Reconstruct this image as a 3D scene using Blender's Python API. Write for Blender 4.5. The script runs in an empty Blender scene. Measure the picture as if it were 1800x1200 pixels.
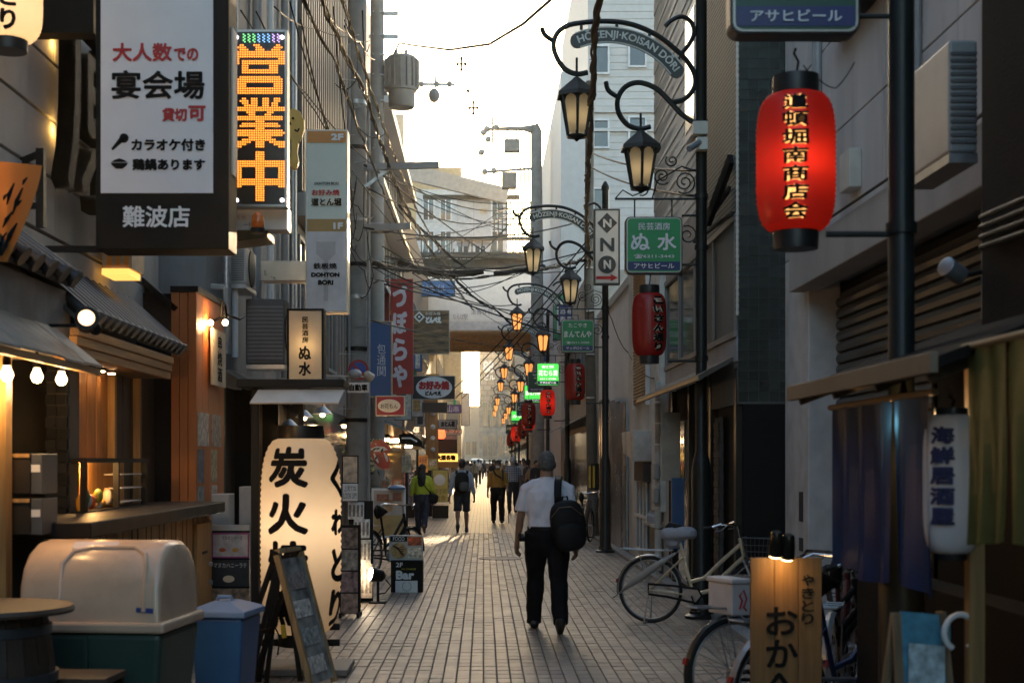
import bpy, bmesh, math, random
from mathutils import Vector, Matrix, noise, Quaternion
random.seed(7)
R = math.radians
sc = bpy.context.scene
C = sc.collection
# ------------------------------------------------------------------ camera
# the photograph was taken at about eye height with a 50 mm lens looking along +Y, verticals kept upright by a lens shift
K, CX, CY, H = 2500.0, 850.0, 810.0, 1.6
cam = bpy.data.cameras.new('camera'); cam_o = bpy.data.objects.new('camera', cam); C.objects.link(cam_o)
cam_o.location = (0, 0, H); cam_o.rotation_euler = (R(90), 0, 0)
cam.sensor_width = 36; cam.lens = 50
cam.shift_x = (900 - CX) / 1800; cam.shift_y = (CY - 600) / 1800
cam.clip_start = .1; cam.clip_end = 3000
cam.dof.use_dof = True; cam.dof.focus_distance = 24.0; cam.dof.aperture_fstop = 3.6
sc.camera = cam_o
# ------------------------------------------------------------------ sky, sun, exposure
SUN_EL, SUN_AZ = R(8.2), R(3.2)          # low sun at the far end of the street, a little to the right
w = bpy.data.worlds.new('World'); sc.world = w; w.use_nodes = True
nt = w.node_tree; bg = nt.nodes['Background']
sky = nt.nodes.new('ShaderNodeTexSky'); sky.sky_type = 'NISHITA'; sky.sun_disc = False
sky.sun_elevation = SUN_EL; sky.sun_rotation = SUN_AZ; sky.air_density = 1.0; sky.dust_density = 1.6; sky.ozone_density = 1.5
nt.links.new(sky.outputs[0], bg.inputs[0]); bg.inputs[1].default_value = .15
sun = bpy.data.lights.new('sun', 'SUN'); sun.energy = 4.0; sun.angle = R(.6); sun.color = (1, .76, .5)
sun_o = bpy.data.objects.new('sun', sun); C.objects.link(sun_o)
sdir = Vector((math.sin(SUN_AZ) * math.cos(SUN_EL), math.cos(SUN_AZ) * math.cos(SUN_EL), math.sin(SUN_EL)))
sun_o.rotation_euler = sdir.to_track_quat('Z', 'Y').to_euler(); sun_o.location = sdir * 60
sc.view_settings.view_transform = 'Standard'; sc.view_settings.look = 'None'
sc.view_settings.gamma = 1; sc.view_settings.use_curve_mapping = False
sc.view_settings.exposure = 2.25
sc.view_settings.use_white_balance = True; sc.view_settings.white_balance_temperature = 7100; sc.view_settings.white_balance_tint = 10
sc.cycles.use_denoising = True
sc.cycles.max_bounces = 6; sc.cycles.diffuse_bounces = 3; sc.cycles.glossy_bounces = 3
sc.cycles.transmission_bounces = 4; sc.cycles.volume_bounces = 0; sc.cycles.transparent_max_bounces = 6
sc.cycles.caustics_reflective = False; sc.cycles.caustics_refractive = False
sc.cycles.sample_clamp_indirect = 4
# ------------------------------------------------------------------ helpers
def P(px, py, D):
    """point of the place seen at that spot of the photograph, D metres down the street"""
    return Vector(((px - CX) * D / K, D, H + (CY - py) * D / K))
def ZG(py): return H * K / (py - CY)          # distance of a spot of the ground

class MB:
    def __init__(s): s.v = []; s.f = []; s.mi = []; s.cur = 0
    def add(s, vs, fs):
        n = len(s.v); s.v += [Vector(v) for v in vs]
        for f in fs: s.f.append([i + n for i in f]); s.mi.append(s.cur)
        return s
    def box(s, x0, x1, y0, y1, z0, z1):
        if x0 > x1: x0, x1 = x1, x0
        if y0 > y1: y0, y1 = y1, y0
        if z0 > z1: z0, z1 = z1, z0
        return s.add([(x0,y0,z0),(x1,y0,z0),(x1,y1,z0),(x0,y1,z0),(x0,y0,z1),(x1,y0,z1),(x1,y1,z1),(x0,y1,z1)],
            [(0,3,2,1),(4,5,6,7),(0,1,5,4),(1,2,6,5),(2,3,7,6),(3,0,4,7)])
    def obox(s, c, size, rot):
        """box turned by rot = (rx, ry, rz) about its centre"""
        from mathutils import Euler
        M_ = Euler(rot).to_matrix(); c = Vector(c); a, b, d = [q / 2 for q in size]
        vs = [c + M_ @ Vector((x, y, z)) for z in (-d, d) for (x, y) in ((-a,-b),(a,-b),(a,b),(-a,b))]
        return s.add(vs, [(0,3,2,1),(4,5,6,7),(0,1,5,4),(1,2,6,5),(2,3,7,6),(3,0,4,7)])
    def bar(s, p0, p1, wx, wz, up=(0,0,1)):
        """square bar from p0 to p1"""
        p0, p1 = Vector(p0), Vector(p1); t = (p1 - p0).normalized(); u = Vector(up)
        if abs(t.dot(u)) > .95: u = Vector((0, 1, 0))
        a = t.cross(u).normalized(); b = a.cross(t)
        vs = [p + a * sx * wx / 2 + b * sz * wz / 2 for p in (p0, p1) for sx, sz in ((-1,-1),(1,-1),(1,1),(-1,1))]
        return s.add(vs, [(0,1,2,3),(7,6,5,4),(0,4,5,1),(1,5,6,2),(2,6,7,3),(3,7,4,0)])
    def cyl(s, p0, p1, r0, r1=None, n=10): return s.tube([p0, p1], [r0, r0 if r1 is None else r1], n)
    def tube(s, pts, r, n=6, closed=False, flat=1.0, cap=True):
        pts = [Vector(p) for p in pts]; m = len(pts)
        rs = r if isinstance(r, (list, tuple)) else [r] * m
        tg = []
        for i in range(m):
            a = pts[(i - 1) % m] if (closed or i > 0) else pts[i]
            b = pts[(i + 1) % m] if (closed or i < m - 1) else pts[i]
            d = b - a; tg.append(d.normalized() if d.length > 1e-9 else Vector((0, 0, 1)))
        u = Vector((0, 1, 0)) if abs(tg[0].y) < .9 else Vector((1, 0, 0))
        a = tg[0].cross(u).normalized(); base = len(s.v); vs = []
        for i in range(m):
            a = (a - tg[i] * a.dot(tg[i])).normalized(); b = tg[i].cross(a)
            q = rs[i]; qa, qb = q if isinstance(q, tuple) else (q, q * flat)
            for k in range(n):
                t = 2 * math.pi * k / n
                vs.append(pts[i] + a * math.cos(t) * qa + b * math.sin(t) * qb)
        fs = []
        for i in range(m if closed else m - 1):
            j = (i + 1) % m
            for k in range(n):
                l = (k + 1) % n
                fs.append((i*n + k, i*n + l, j*n + l, j*n + k))
        if not closed and cap: fs += [tuple(range(n - 1, -1, -1)), tuple((m-1)*n + k for k in range(n))]
        return s.add(vs, fs)
    def lathe(s, c, prof, n=16, axis=(0,0,1), sx=1.0, sy=1.0, ph=0.):
        """turned shape; prof = [(radius, height)]"""
        q = Vector((0,0,1)).rotation_difference(Vector(axis)); c = Vector(c); vs = []; fs = []
        for r, z in prof:
            for k in range(n):
                t = 2 * math.pi * k / n + ph
                vs.append(c + q @ Vector((r * math.cos(t) * sx, r * math.sin(t) * sy, z)))
        for i in range(len(prof) - 1):
            for k in range(n):
                l = (k + 1) % n; fs.append((i*n + k, i*n + l, (i+1)*n + l, (i+1)*n + k))
        fs += [tuple(range(n - 1, -1, -1)), tuple((len(prof)-1)*n + k for k in range(n))]
        return s.add(vs, fs)
    def ball(s, c, r, n=10, m=7):
        rr = r if isinstance(r, (tuple, list)) else (r, r, r); c = Vector(c); vs = []; fs = []
        for i in range(1, m):
            a = math.pi * i / m
            for k in range(n):
                t = 2 * math.pi * k / n
                vs.append(c + Vector((rr[0]*math.sin(a)*math.cos(t), rr[1]*math.sin(a)*math.sin(t), -rr[2]*math.cos(a))))
        for i in range(m - 2):
            for k in range(n):
                l = (k + 1) % n; fs.append((i*n + k, i*n + l, (i+1)*n + l, (i+1)*n + k))
        b = len(vs); vs += [c - Vector((0,0,rr[2])), c + Vector((0,0,rr[2]))]
        for k in range(n):
            l = (k + 1) % n; fs.append((b, l, k)); fs.append((b + 1, (m-2)*n + k, (m-2)*n + l))
        return s.add(vs, fs)
    def prism(s, poly, d0, d1, ax='y'):
        """outline poly (a, b) pulled from d0 to d1 along ax: y -> (x,z), x -> (y,z), z -> (x,y)"""
        f = {'y': lambda a, b, d: (a, d, b), 'x': lambda a, b, d: (d, a, b), 'z': lambda a, b, d: (a, b, d)}[ax]
        n = len(poly); vs = [f(a, b, d0) for a, b in poly] + [f(a, b, d1) for a, b in poly]
        fs = [tuple(range(n)), tuple(range(2*n - 1, n - 1, -1))] + [(i, i + n, (i+1) % n + n, (i+1) % n) for i in range(n)]
        return s.add(vs, fs)
    def quad(s, a, b, c, d): return s.add([a, b, c, d], [(0,1,2,3)])
    def build(s, name, mats, parent=None, smooth=False, bevel=0, recalc=True, col=None):
        off = Vector(parent.matrix_world.translation) if parent is not None and parent.get('_w') else Vector()
        me = bpy.data.meshes.new(name); me.from_pydata([v - off for v in s.v], [], s.f)
        ml = mats if isinstance(mats, (list, tuple)) else [mats]
        for m_ in ml: me.materials.append(m_)
        if len(ml) > 1: me.polygons.foreach_set('material_index', s.mi)
        if recalc:
            bm = bmesh.new(); bm.from_mesh(me); bmesh.ops.recalc_face_normals(bm, faces=bm.faces); bm.to_mesh(me); bm.free()
        if smooth:
            me.polygons.foreach_set('use_smooth', [True] * len(me.polygons))
            if smooth != 'all': me.set_sharp_from_angle(angle=R(38))
        o = bpy.data.objects.new(name, me); C.objects.link(o)
        if parent is not None: o.parent = parent
        if bevel:
            b = o.modifiers.new('edge', 'BEVEL'); b.width = bevel; b.segments = 2; b.limit_method = 'ANGLE'; b.angle_limit = R(40)
        return o

def props(o, label=None, cat=None, group=None, kind=None):
    if label: o['label'] = label
    if cat: o['category'] = cat
    if group: o['group'] = group
    if kind: o['kind'] = kind
    return o
def thing(name, label, cat, loc, rotz=0, group=None):
    """an Empty at the thing's base; parts given in the place's own metres are moved under it"""
    o = bpy.data.objects.new(name, None); C.objects.link(o); o.empty_display_size = .1
    o.location = loc; o.rotation_euler = (0, 0, rotz); o.matrix_world = Matrix.Translation(Vector(loc)) @ Matrix.Rotation(rotz, 4, 'Z')
    props(o, label, cat, group); return o
def wthing(name, label, cat, loc, group=None):
    o = thing(name, label, cat, loc, 0, group); o['_w'] = 1; return o
def copy_tree(o, parent=None):
    c = o.copy(); C.objects.link(c); c.parent = parent
    for ch in o.children: copy_tree(ch, c)
    return c
def struct(name, mb, m, **k): return props(mb.build(name, m, **k), kind='structure')

# ------------------------------------------------------------------ materials (all procedural)
MATS = {}
def _n(t, typ, **kw):
    n = t.nodes.new(typ)
    for k, v in kw.items(): setattr(n, k, v)
    return n
def mat(name, col, rough=.6, metal=0., var=.14, scale=5., bump=0., bscale=70., dirt=0., dscale=1.3, spec=.5, stretch=(1,1,1), rand=0., coat=0., dcol=(.03,.025,.02), world=False):
    if name in MATS: return MATS[name]
    m = bpy.data.materials.new(name); m.use_nodes = True; t = m.node_tree; b = t.nodes['Principled BSDF']; L = t.links.new
    b.inputs['Roughness'].default_value = rough; b.inputs['Metallic'].default_value = metal
    b.inputs['Specular IOR Level'].default_value = spec; b.inputs['Coat Weight'].default_value = coat
    tc = _n(t, 'ShaderNodeTexCoord'); mp = _n(t, 'ShaderNodeMapping'); mp.inputs['Scale'].default_value = stretch
    L(_n(t, 'ShaderNodeNewGeometry').outputs['Position'] if world else tc.outputs['Object'], mp.inputs[0])
    nz = _n(t, 'ShaderNodeTexNoise'); nz.inputs['Scale'].default_value = scale; nz.inputs['Detail'].default_value = 5
    L(mp.outputs[0], nz.inputs[0])
    mr = _n(t, 'ShaderNodeMapRange'); mr.inputs[1].default_value = .3; mr.inputs[2].default_value = .7
    mr.inputs[3].default_value = 1 - var; mr.inputs[4].default_value = 1 + var; L(nz.outputs[0], mr.inputs[0])
    val = mr.outputs[0]
    if rand:
        oi = _n(t, 'ShaderNodeObjectInfo'); ge = _n(t, 'ShaderNodeNewGeometry')
        ad = _n(t, 'ShaderNodeMath', operation='ADD'); L(oi.outputs['Random'], ad.inputs[0]); L(ge.outputs['Random Per Island'], ad.inputs[1])
        fr = _n(t, 'ShaderNodeMath', operation='FRACT'); L(ad.outputs[0], fr.inputs[0])
        r2 = _n(t, 'ShaderNodeMapRange'); r2.inputs[3].default_value = 1 - rand; r2.inputs[4].default_value = 1 + rand; L(fr.outputs[0], r2.inputs[0])
        mu = _n(t, 'ShaderNodeMath', operation='MULTIPLY'); L(val, mu.inputs[0]); L(r2.outputs[0], mu.inputs[1]); val = mu.outputs[0]
    vm = _n(t, 'ShaderNodeVectorMath', operation='SCALE'); vm.inputs[0].default_value = col[:3]; L(val, vm.inputs['Scale'])
    out = vm.outputs[0]
    if dirt:
        n2 = _n(t, 'ShaderNodeTexNoise'); n2.inputs['Scale'].default_value = dscale; n2.inputs['Detail'].default_value = 7; n2.inputs['Roughness'].default_value = .65
        L(mp.outputs[0], n2.inputs[0])
        m2 = _n(t, 'ShaderNodeMapRange'); m2.inputs[1].default_value = .48; m2.inputs[2].default_value = .72; m2.inputs[4].default_value = dirt; L(n2.outputs[0], m2.inputs[0])
        mx = _n(t, 'ShaderNodeMix', data_type='RGBA'); L(m2.outputs[0], mx.inputs[0]); L(out, mx.inputs[6]); mx.inputs[7].default_value = (*dcol, 1); out = mx.outputs[2]
    L(out, b.inputs['Base Color'])
    rr = _n(t, 'ShaderNodeMapRange'); rr.inputs[3].default_value = max(.02, rough - .1); rr.inputs[4].default_value = min(1, rough + .1)
    L(nz.outputs[0], rr.inputs[0]); L(rr.outputs[0], b.inputs['Roughness'])
    if bump:
        n3 = _n(t, 'ShaderNodeTexNoise'); n3.inputs['Scale'].default_value = bscale; n3.inputs['Detail'].default_value = 3; L(mp.outputs[0], n3.inputs[0])
        bp = _n(t, 'ShaderNodeBump'); bp.inputs['Strength'].default_value = bump; bp.inputs['Distance'].default_value = .01; L(n3.outputs[0], bp.inputs['Height']); L(bp.outputs[0], b.inputs['Normal'])
    MATS[name] = m; return m
def lit(name, col, strength, base=None):
    """a surface that gives off light (bulb, LED, lit screen)"""
    if name in MATS: return MATS[name]
    m = bpy.data.materials.new(name); m.use_nodes = True; b = m.node_tree.nodes['Principled BSDF']
    b.inputs['Base Color'].default_value = (*(base or col), 1); b.inputs['Emission Color'].default_value = (*col, 1); b.inputs['Emission Strength'].default_value = strength
    MATS[name] = m; return m
def paper(name, col, trans=.5, rough=.7, rib=0., var=.05):
    """thin paper, cloth or plastic that lets the lamp behind it shine through"""
    if name in MATS: return MATS[name]
    m = bpy.data.materials.new(name); m.use_nodes = True; t = m.node_tree; t.nodes.remove(t.nodes['Principled BSDF']); L = t.links.new
    o = t.nodes['Material Output']; d = _n(t, 'ShaderNodeBsdfDiffuse'); tr = _n(t, 'ShaderNodeBsdfTranslucent'); mx = _n(t, 'ShaderNodeMixShader')
    tc = _n(t, 'ShaderNodeTexCoord'); nz = _n(t, 'ShaderNodeTexNoise'); nz.inputs['Scale'].default_value = 9; L(tc.outputs['Object'], nz.inputs[0])
    mr = _n(t, 'ShaderNodeMapRange'); mr.inputs[3].default_value = 1 - var * 2; mr.inputs[4].default_value = 1; L(nz.outputs[0], mr.inputs[0])
    vm = _n(t, 'ShaderNodeVectorMath', operation='SCALE'); vm.inputs[0].default_value = col; L(mr.outputs[0], vm.inputs['Scale'])
    L(vm.outputs[0], d.inputs[0]); L(vm.outputs[0], tr.inputs[0])
    mx.inputs[0].default_value = trans; L(d.outputs[0], mx.inputs[1]); L(tr.outputs[0], mx.inputs[2])
    gl = _n(t, 'ShaderNodeBsdfGlossy'); gl.inputs['Roughness'].default_value = .35; m2 = _n(t, 'ShaderNodeMixShader'); m2.inputs[0].default_value = .04
    L(mx.outputs[0], m2.inputs[1]); L(gl.outputs[0], m2.inputs[2]); L(m2.outputs[0], o.inputs[0])
    MATS[name] = m; return m
def glass(name, col=(.02,.025,.028), rough=.04):
    return mat(name, col, rough, var=.2, scale=1.2, spec=.9)
def wood(name, col, axis='z', var=.35, rough=.6, dirt=.25):
    st = {'z': (9, 9, .6), 'x': (.6, 9, 9), 'y': (9, .6, 9)}[axis]
    return mat(name, col, rough, var=var, scale=3.2, bump=.25, bscale=14, dirt=dirt, dscale=.5, stretch=st, rand=.16)
def bricktex(name, c1, c2, mortar, plane, bw, bh, msize=.01, rough=.6, offset=.5, bump=.4, spec=.5, dirt=.2):
    """far or tiny masonry where single pieces can no longer be told apart"""
    if name in MATS: return MATS[name]
    m = bpy.data.materials.new(name); m.use_nodes = True; t = m.node_tree; b = t.nodes['Principled BSDF']; L = t.links.new
    ge = _n(t, 'ShaderNodeNewGeometry'); sx = _n(t, 'ShaderNodeSeparateXYZ'); cb = _n(t, 'ShaderNodeCombineXYZ'); L(ge.outputs['Position'], sx.inputs[0])
    a, c = {'yz': (1, 2), 'xz': (0, 2), 'xy': (0, 1), 'yx': (1, 0)}[plane]; L(sx.outputs[a], cb.inputs[0]); L(sx.outputs[c], cb.inputs[1])
    br = _n(t, 'ShaderNodeTexBrick'); br.offset = offset; br.inputs['Scale'].default_value = 1
    br.inputs['Color1'].default_value = (*c1, 1); br.inputs['Color2'].default_value = (*c2, 1); br.inputs['Mortar'].default_value = (*mortar, 1)
    br.inputs['Brick Width'].default_value = bw; br.inputs['Row Height'].default_value = bh; br.inputs['Mortar Size'].default_value = msize; br.inputs['Mortar Smooth'].default_value = .1
    L(cb.outputs[0], br.inputs['Vector'])
    nz = _n(t, 'ShaderNodeTexNoise'); nz.inputs['Scale'].default_value = 1.1; nz.inputs['Detail'].default_value = 6; L(ge.outputs['Position'], nz.inputs[0])
    mr = _n(t, 'ShaderNodeMapRange'); mr.inputs[1].default_value = .3; mr.inputs[2].default_value = .7; mr.inputs[3].default_value = 1 - dirt; mr.inputs[4].default_value = 1 + dirt; L(nz.outputs[0], mr.inputs[0])
    vm = _n(t, 'ShaderNodeVectorMath', operation='SCALE'); L(br.outputs[0], vm.inputs[0]); L(mr.outputs[0], vm.inputs['Scale']); L(vm.outputs[0], b.inputs['Base Color'])
    bp = _n(t, 'ShaderNodeBump'); bp.invert = True; bp.inputs['Strength'].default_value = bump; bp.inputs['Distance'].default_value = .01; L(br.outputs['Fac'], bp.inputs['Height']); L(bp.outputs[0], b.inputs['Normal'])
    b.inputs['Roughness'].default_value = rough; b.inputs['Specular IOR Level'].default_value = spec
    MATS[name] = m; return m

BLACK = mat('black_paint', (.008,.008,.008), .5, bump=.1, spec=.2)
POST = mat('dark_green_black_paint', (.014,.017,.016), .38, dirt=.3, dcol=(.03,.028,.025), spec=.3)
INK = mat('black_ink', (.008,.008,.008), .8, var=.05, spec=.15)
WHITE = mat('white_paint', (.74,.74,.73), .5, var=.05, dirt=.12, dcol=(.4,.38,.34))
WINK = mat('white_ink', (.78,.78,.78), .6, var=.03)
RED = mat('red_ink', (.5,.02,.02), .6, var=.06)
REDP = mat('red_paint', (.36,.022,.02), .5, var=.08)
STEEL = mat('galvanised_steel', (.42,.43,.44), .38, .7, var=.15, scale=20)
CHROME = mat('bright_chrome', (.7,.7,.7), .18, 1., var=.05)
RUBBER = mat('black_rubber', (.015,.015,.015), .75)
GREY = mat('grey_paint', (.3,.3,.3), .5, dirt=.25)
CONC = mat('weathered_concrete', (.3,.295,.285), .85, var=.16, scale=3, bump=.3, dirt=.4, dscale=.9, dcol=(.09,.085,.08))
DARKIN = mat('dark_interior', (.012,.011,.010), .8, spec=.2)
SHOPGL = glass('shop_glass')

# ------------------------------------------------------------------ lettering
_TC = {}
WORK = bpy.data.scenes.new('workbench')      # glyphs and skins are worked out here, away from the place
def glyphs(body):
    """outline mesh of a line of lettering, scaled to a 1 x 1 box: (verts, faces, width/height)"""
    if body in _TC: return _TC[body]
    cu = bpy.data.curves.new('t', 'FONT'); cu.body = body; cu.resolution_u = 3
    o = bpy.data.objects.new('t', cu); WORK.collection.objects.link(o); WORK.view_layers[0].update()
    me = bpy.data.meshes.new_from_object(o.evaluated_get(WORK.view_layers[0].depsgraph))
    vs = [(v.co.x, v.co.y) for v in me.vertices]; fs = [tuple(p.vertices) for p in me.polygons]
    bpy.data.objects.remove(o); bpy.data.curves.remove(cu); bpy.data.meshes.remove(me)
    if not vs: vs, fs = [(0,0),(1,0),(1,1)], []
    x0, x1 = min(v[0] for v in vs), max(v[0] for v in vs); y0, y1 = min(v[1] for v in vs), max(v[1] for v in vs)
    W, Hh = max(x1 - x0, 1e-4), max(y1 - y0, 1e-4)
    _TC[body] = ([((a - x0) / W, (b - y0) / Hh) for a, b in vs], fs, W / Hh); return _TC[body]
def text_into(mb, body, u0, u1, v0, v1, fn, bold=0., vert=False, keep=False, seg=0.):
    """lay lettering into the rectangle u0..u1, v0..v1; fn(u, v, lift) gives the point in space"""
    items = []
    if vert:
        n = len(body); ch = (v1 - v0) / n
        for i, c in enumerate(body):
            if c == ' ': continue
            b1 = v1 - i * ch; m_ = .06 * ch
            if c == 'ー': items.append(('l', (u0 + u1) / 2 - .06 * (u1 - u0), (u0 + u1) / 2 + .06 * (u1 - u0), b1 - ch + m_, b1 - m_)); continue
            items.append((c, u0, u1, b1 - ch + m_, b1 - m_))
    else: items.append((body, u0, u1, v0, v1))
    offs = [(0, 0)] if not bold else [(0, 0), (bold, 0), (-bold, 0), (0, bold), (0, -bold), (bold*.7, bold*.7), (-bold*.7, bold*.7), (bold*.7, -bold*.7), (-bold*.7, -bold*.7)]
    for body_, a0, a1, b0, b1 in items:
        vs, fs, asp = glyphs(body_)
        a0, a1, b0, b1 = a0 + bold, a1 - bold, b0 + bold, b1 - bold
        if keep or vert:
            st_ = 1.7 if vert else 1.25
            if (a1 - a0) / max(b1 - b0, 1e-6) > asp * st_:
                cx = (a0 + a1) / 2; hw = (b1 - b0) * asp * st_ / 2; a0, a1 = cx - hw, cx + hw
            elif (a1 - a0) / max(b1 - b0, 1e-6) < asp / 1.25:
                cz = (b0 + b1) / 2; hh = (a1 - a0) / asp * 1.25 / 2; b0, b1 = cz - hh, cz + hh
        pts = [(a0 + (a1 - a0) * x, b0 + (b1 - b0) * y) for x, y in vs]
        if seg:
            bm = bmesh.new(); bv = [bm.verts.new((x, y, 0)) for x, y in pts]
            for f in fs:
                try: bm.faces.new([bv[i] for i in f])
                except ValueError: pass
            for _ in range(4):
                es = [e for e in bm.edges if e.calc_length() > seg]
                if not es: break
                bmesh.ops.subdivide_edges(bm, edges=es, cuts=1)
            bmesh.ops.triangulate(bm, faces=bm.faces)
            bm.verts.index_update(); pts = [(v.co.x, v.co.y) for v in bm.verts]; fs = [tuple(v.index for v in f.verts) for f in bm.faces]; bm.free()
        for q, (dx, dy) in enumerate(offs):
            mb.add([fn(x + dx, y + dy, .0004 * q) for x, y in pts], fs)
    return mb
def front(D, lift=.004):
    """lettering on a face that looks back towards the camera, D metres away"""
    return lambda u, v, l: Vector((u, D - lift - l, v))
def letter(parent, body, px0, py0, px1, py1, D, m, bold=0., vert=False, keep=False, name='lettering', lift=.004):
    a, b = P(px0, py1, D), P(px1, py0, D); mb = MB()
    text_into(mb, body, a.x, b.x, a.z, b.z, front(D, lift), bold, vert, keep)
    return mb.build(name, m, parent, recalc=False)
def rect(px0, py0, px1, py1, D):
    a, b = P(px0, py1, D), P(px1, py0, D); return a.x, b.x, a.z, b.z
def sign(name, label, cat, px0, py0, px1, py1, D, t, face, frame, border=4, texts=(), group=None, rounded=0., lamp=None, bevel=.006):
    """a box sign across the street: frame, face, lettering"""
    x0, x1, z0, z1 = rect(px0, py0, px1, py1, D); s = D / K; bd = border * s
    th = wthing(name, label, cat, ((x0 + x1) / 2, D + t / 2, z0), group)
    if border:
        fm = MB()
        fm.box(x0, x0 + bd, D, D + t, z0, z1).box(x1 - bd, x1, D, D + t, z0, z1).box(x0 + bd, x1 - bd, D, D + t, z0, z0 + bd).box(x0 + bd, x1 - bd, D, D + t, z1 - bd, z1)
        fm.box(x0 + bd, x1 - bd, D + t - .008, D + t - .002, z0 + bd, z1 - bd)
        fm.build('frame', frame, th, bevel=bevel)
        MB().box(x0 + bd, x1 - bd, D + .006, D + .012, z0 + bd, z1 - bd).build('face', face, th)
        fd = D + .006
    else:
        MB().box(x0, x1, D, D + t, z0, z1).build('face', face, th, bevel=bevel); fd = D
    for tx in texts:
        body, a, b, c, d, m = tx[:6]; k = tx[6] if len(tx) > 6 else {}
        letter(th, body, a, b, c, d, fd, m, **k)
    if lamp: inner_lamp(th, ((x0 + x1) / 2, D + t * .6, (z0 + z1) / 2), lamp[0], lamp[1], lamp[2] if len(lamp) > 2 else .05)
    return th
def inner_lamp(parent, loc, power, col=(1, .62, .3), rad=.05):
    l = bpy.data.lights.new('lamp_light', 'POINT'); l.energy = power * .14; l.color = col; l.shadow_soft_size = rad
    o = bpy.data.objects.new('lamp_light', l); C.objects.link(o); o.location = Vector(loc) - (Vector(parent.location) if parent.get('_w') else Vector()); o.parent = parent; return o
def rail(px0, py0, px1, py1, D, r, mb): return mb.cyl(P(px0, py0, D), P(px1, py1, D), r, n=8)
# ================================================================== GROUND
struct('ground', MB().box(-400, 400, -30, 900, -.3, -.05), mat('far_ground', (.12,.115,.11), .9))
PAVE = mat('paving_brick_grey', (.265,.22,.185), .48, var=.2, scale=16, bump=.25, bscale=90, rand=.2, dirt=.6, dscale=1.1, dcol=(.1,.085,.075), spec=.5, world=True)
JOINT = mat('paving_joint_sand', (.075,.066,.058), .95)
PX0, PX1 = -2.4, 2.3
street = struct('street', MB().box(PX0, PX1, -12, 31.7, -.06, -.007), JOINT)
struct('far_street', MB().box(PX0, PX1, 31.7, 420, -.06, 0), bricktex('far_paving', (.24,.2,.17), (.2,.165,.14), (.06,.055,.05), 'xy', .1, .2, .009, .48, 0, .2))
def paver_mesh(mb, cx, cy):
    a, b, h, c = .0465, .098, 0, .004
    z = random.uniform(-.0014, .0014); tx, ty = random.uniform(-.002, .002), random.uniform(-.002, .002)
    top = [(cx - a + c, cy - b + c), (cx + a - c, cy - b + c), (cx + a - c, cy + b - c), (cx - a + c, cy + b - c)]
    low = [(cx - a, cy - b), (cx + a, cy - b), (cx + a, cy + b), (cx - a, cy + b)]
    vs = [(x, y, z + (x - cx) * tx * 10 + (y - cy) * ty * 10) for x, y in top] + [(x, y, z - c) for x, y in low] + [(x, y, -.02) for x, y in low]
    mb.add(vs, [(0,1,2,3)] + [(i + 4, (i+1) % 4 + 4, (i+1) % 4, i) for i in range(4)] + [(i + 8, (i+1) % 4 + 8, (i+1) % 4 + 4, i + 4) for i in range(4)])
cells = []
for i in range(-6, 108):
    for j in range(47):
        cells.append((PX0 + .05 + j * .1, 10.2 + i * .2))
near = sorted([c for c in cells if 10.25 < c[1] and 595 < CX + K * c[0] / c[1] < 1180], key=lambda c: c[1])[:290]
ns = set(near); rest = MB(); variants = []
for k in range(6):
    v = MB(); paver_mesh(v, 0, 0); o = v.build('paving_brick', PAVE); variants.append(o.data); bpy.data.objects.remove(o)
for c in cells:
    if c in ns:
        o = bpy.data.objects.new('paving_brick', random.choice(variants)); C.objects.link(o); o.parent = street; o.location = (c[0], c[1], 0)
    else: paver_mesh(rest, *c)
props(rest.build('paving', PAVE, street, recalc=False), kind='stuff')
random.seed(17); gum = MB()
for k in range(150):
    x, y = random.uniform(-2.2, 2.1), random.uniform(10.2, 31); r_ = random.uniform(.008, .022); n_ = 9
    gum.add([(x + r_*random.uniform(.7, 1.2)*math.cos(2*math.pi*q/n_), y + r_*random.uniform(.7, 1.2)*math.sin(2*math.pi*q/n_), .0034) for q in range(n_)], [tuple(range(n_))])
props(gum.build('gum_spots', mat('old_gum', (.09,.082,.075), .8, rand=.6), street, recalc=False), kind='stuff')
drn = MB().box(-1.28, -.98, 20.0, 20.5, -.01, .003).build('drain_frame', mat('drain_iron', (.1,.095,.09), .5, .6), street)
for k in range(7): MB().box(-1.25 + k*.036, -1.232 + k*.036, 20.03, 20.47, .003, .0065).build('drain_bar', MATS['drain_iron'], street)
SIDE = mat('side_concrete', (.2,.19,.18), .85, var=.2, bump=.3, dirt=.4, dcol=(.08,.075,.07))
KERB = mat('granite_kerb', (.3,.29,.28), .7, var=.25, scale=30, dirt=.3)
struct('right_pavement', MB().box(2.45, 14, -12, 420, -.06, .04), SIDE)
struct('left_pavement', MB().box(-14, -2.55, -12, 420, -.06, .03), SIDE)
kr = struct('right_kerb', MB().box(2.3, 2.45, -12, 14, -.06, .05), KERB)
for i in range(40): MB().box(2.3, 2.45, 14 + i*.8 + .006, 14.8 + i*.8, -.06, .05 + .002 * (i % 3)).build('kerb_stone', KERB, kr, bevel=.008)
MB().box(2.3, 2.45, 46, 420, -.06, .05).build('kerb_run', KERB, kr)
struct('left_gutter', MB().box(-2.55, -2.4, -12, 420, -.06, -.004), mat('gutter_concrete', (.16,.155,.15), .8, dirt=.4))
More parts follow.
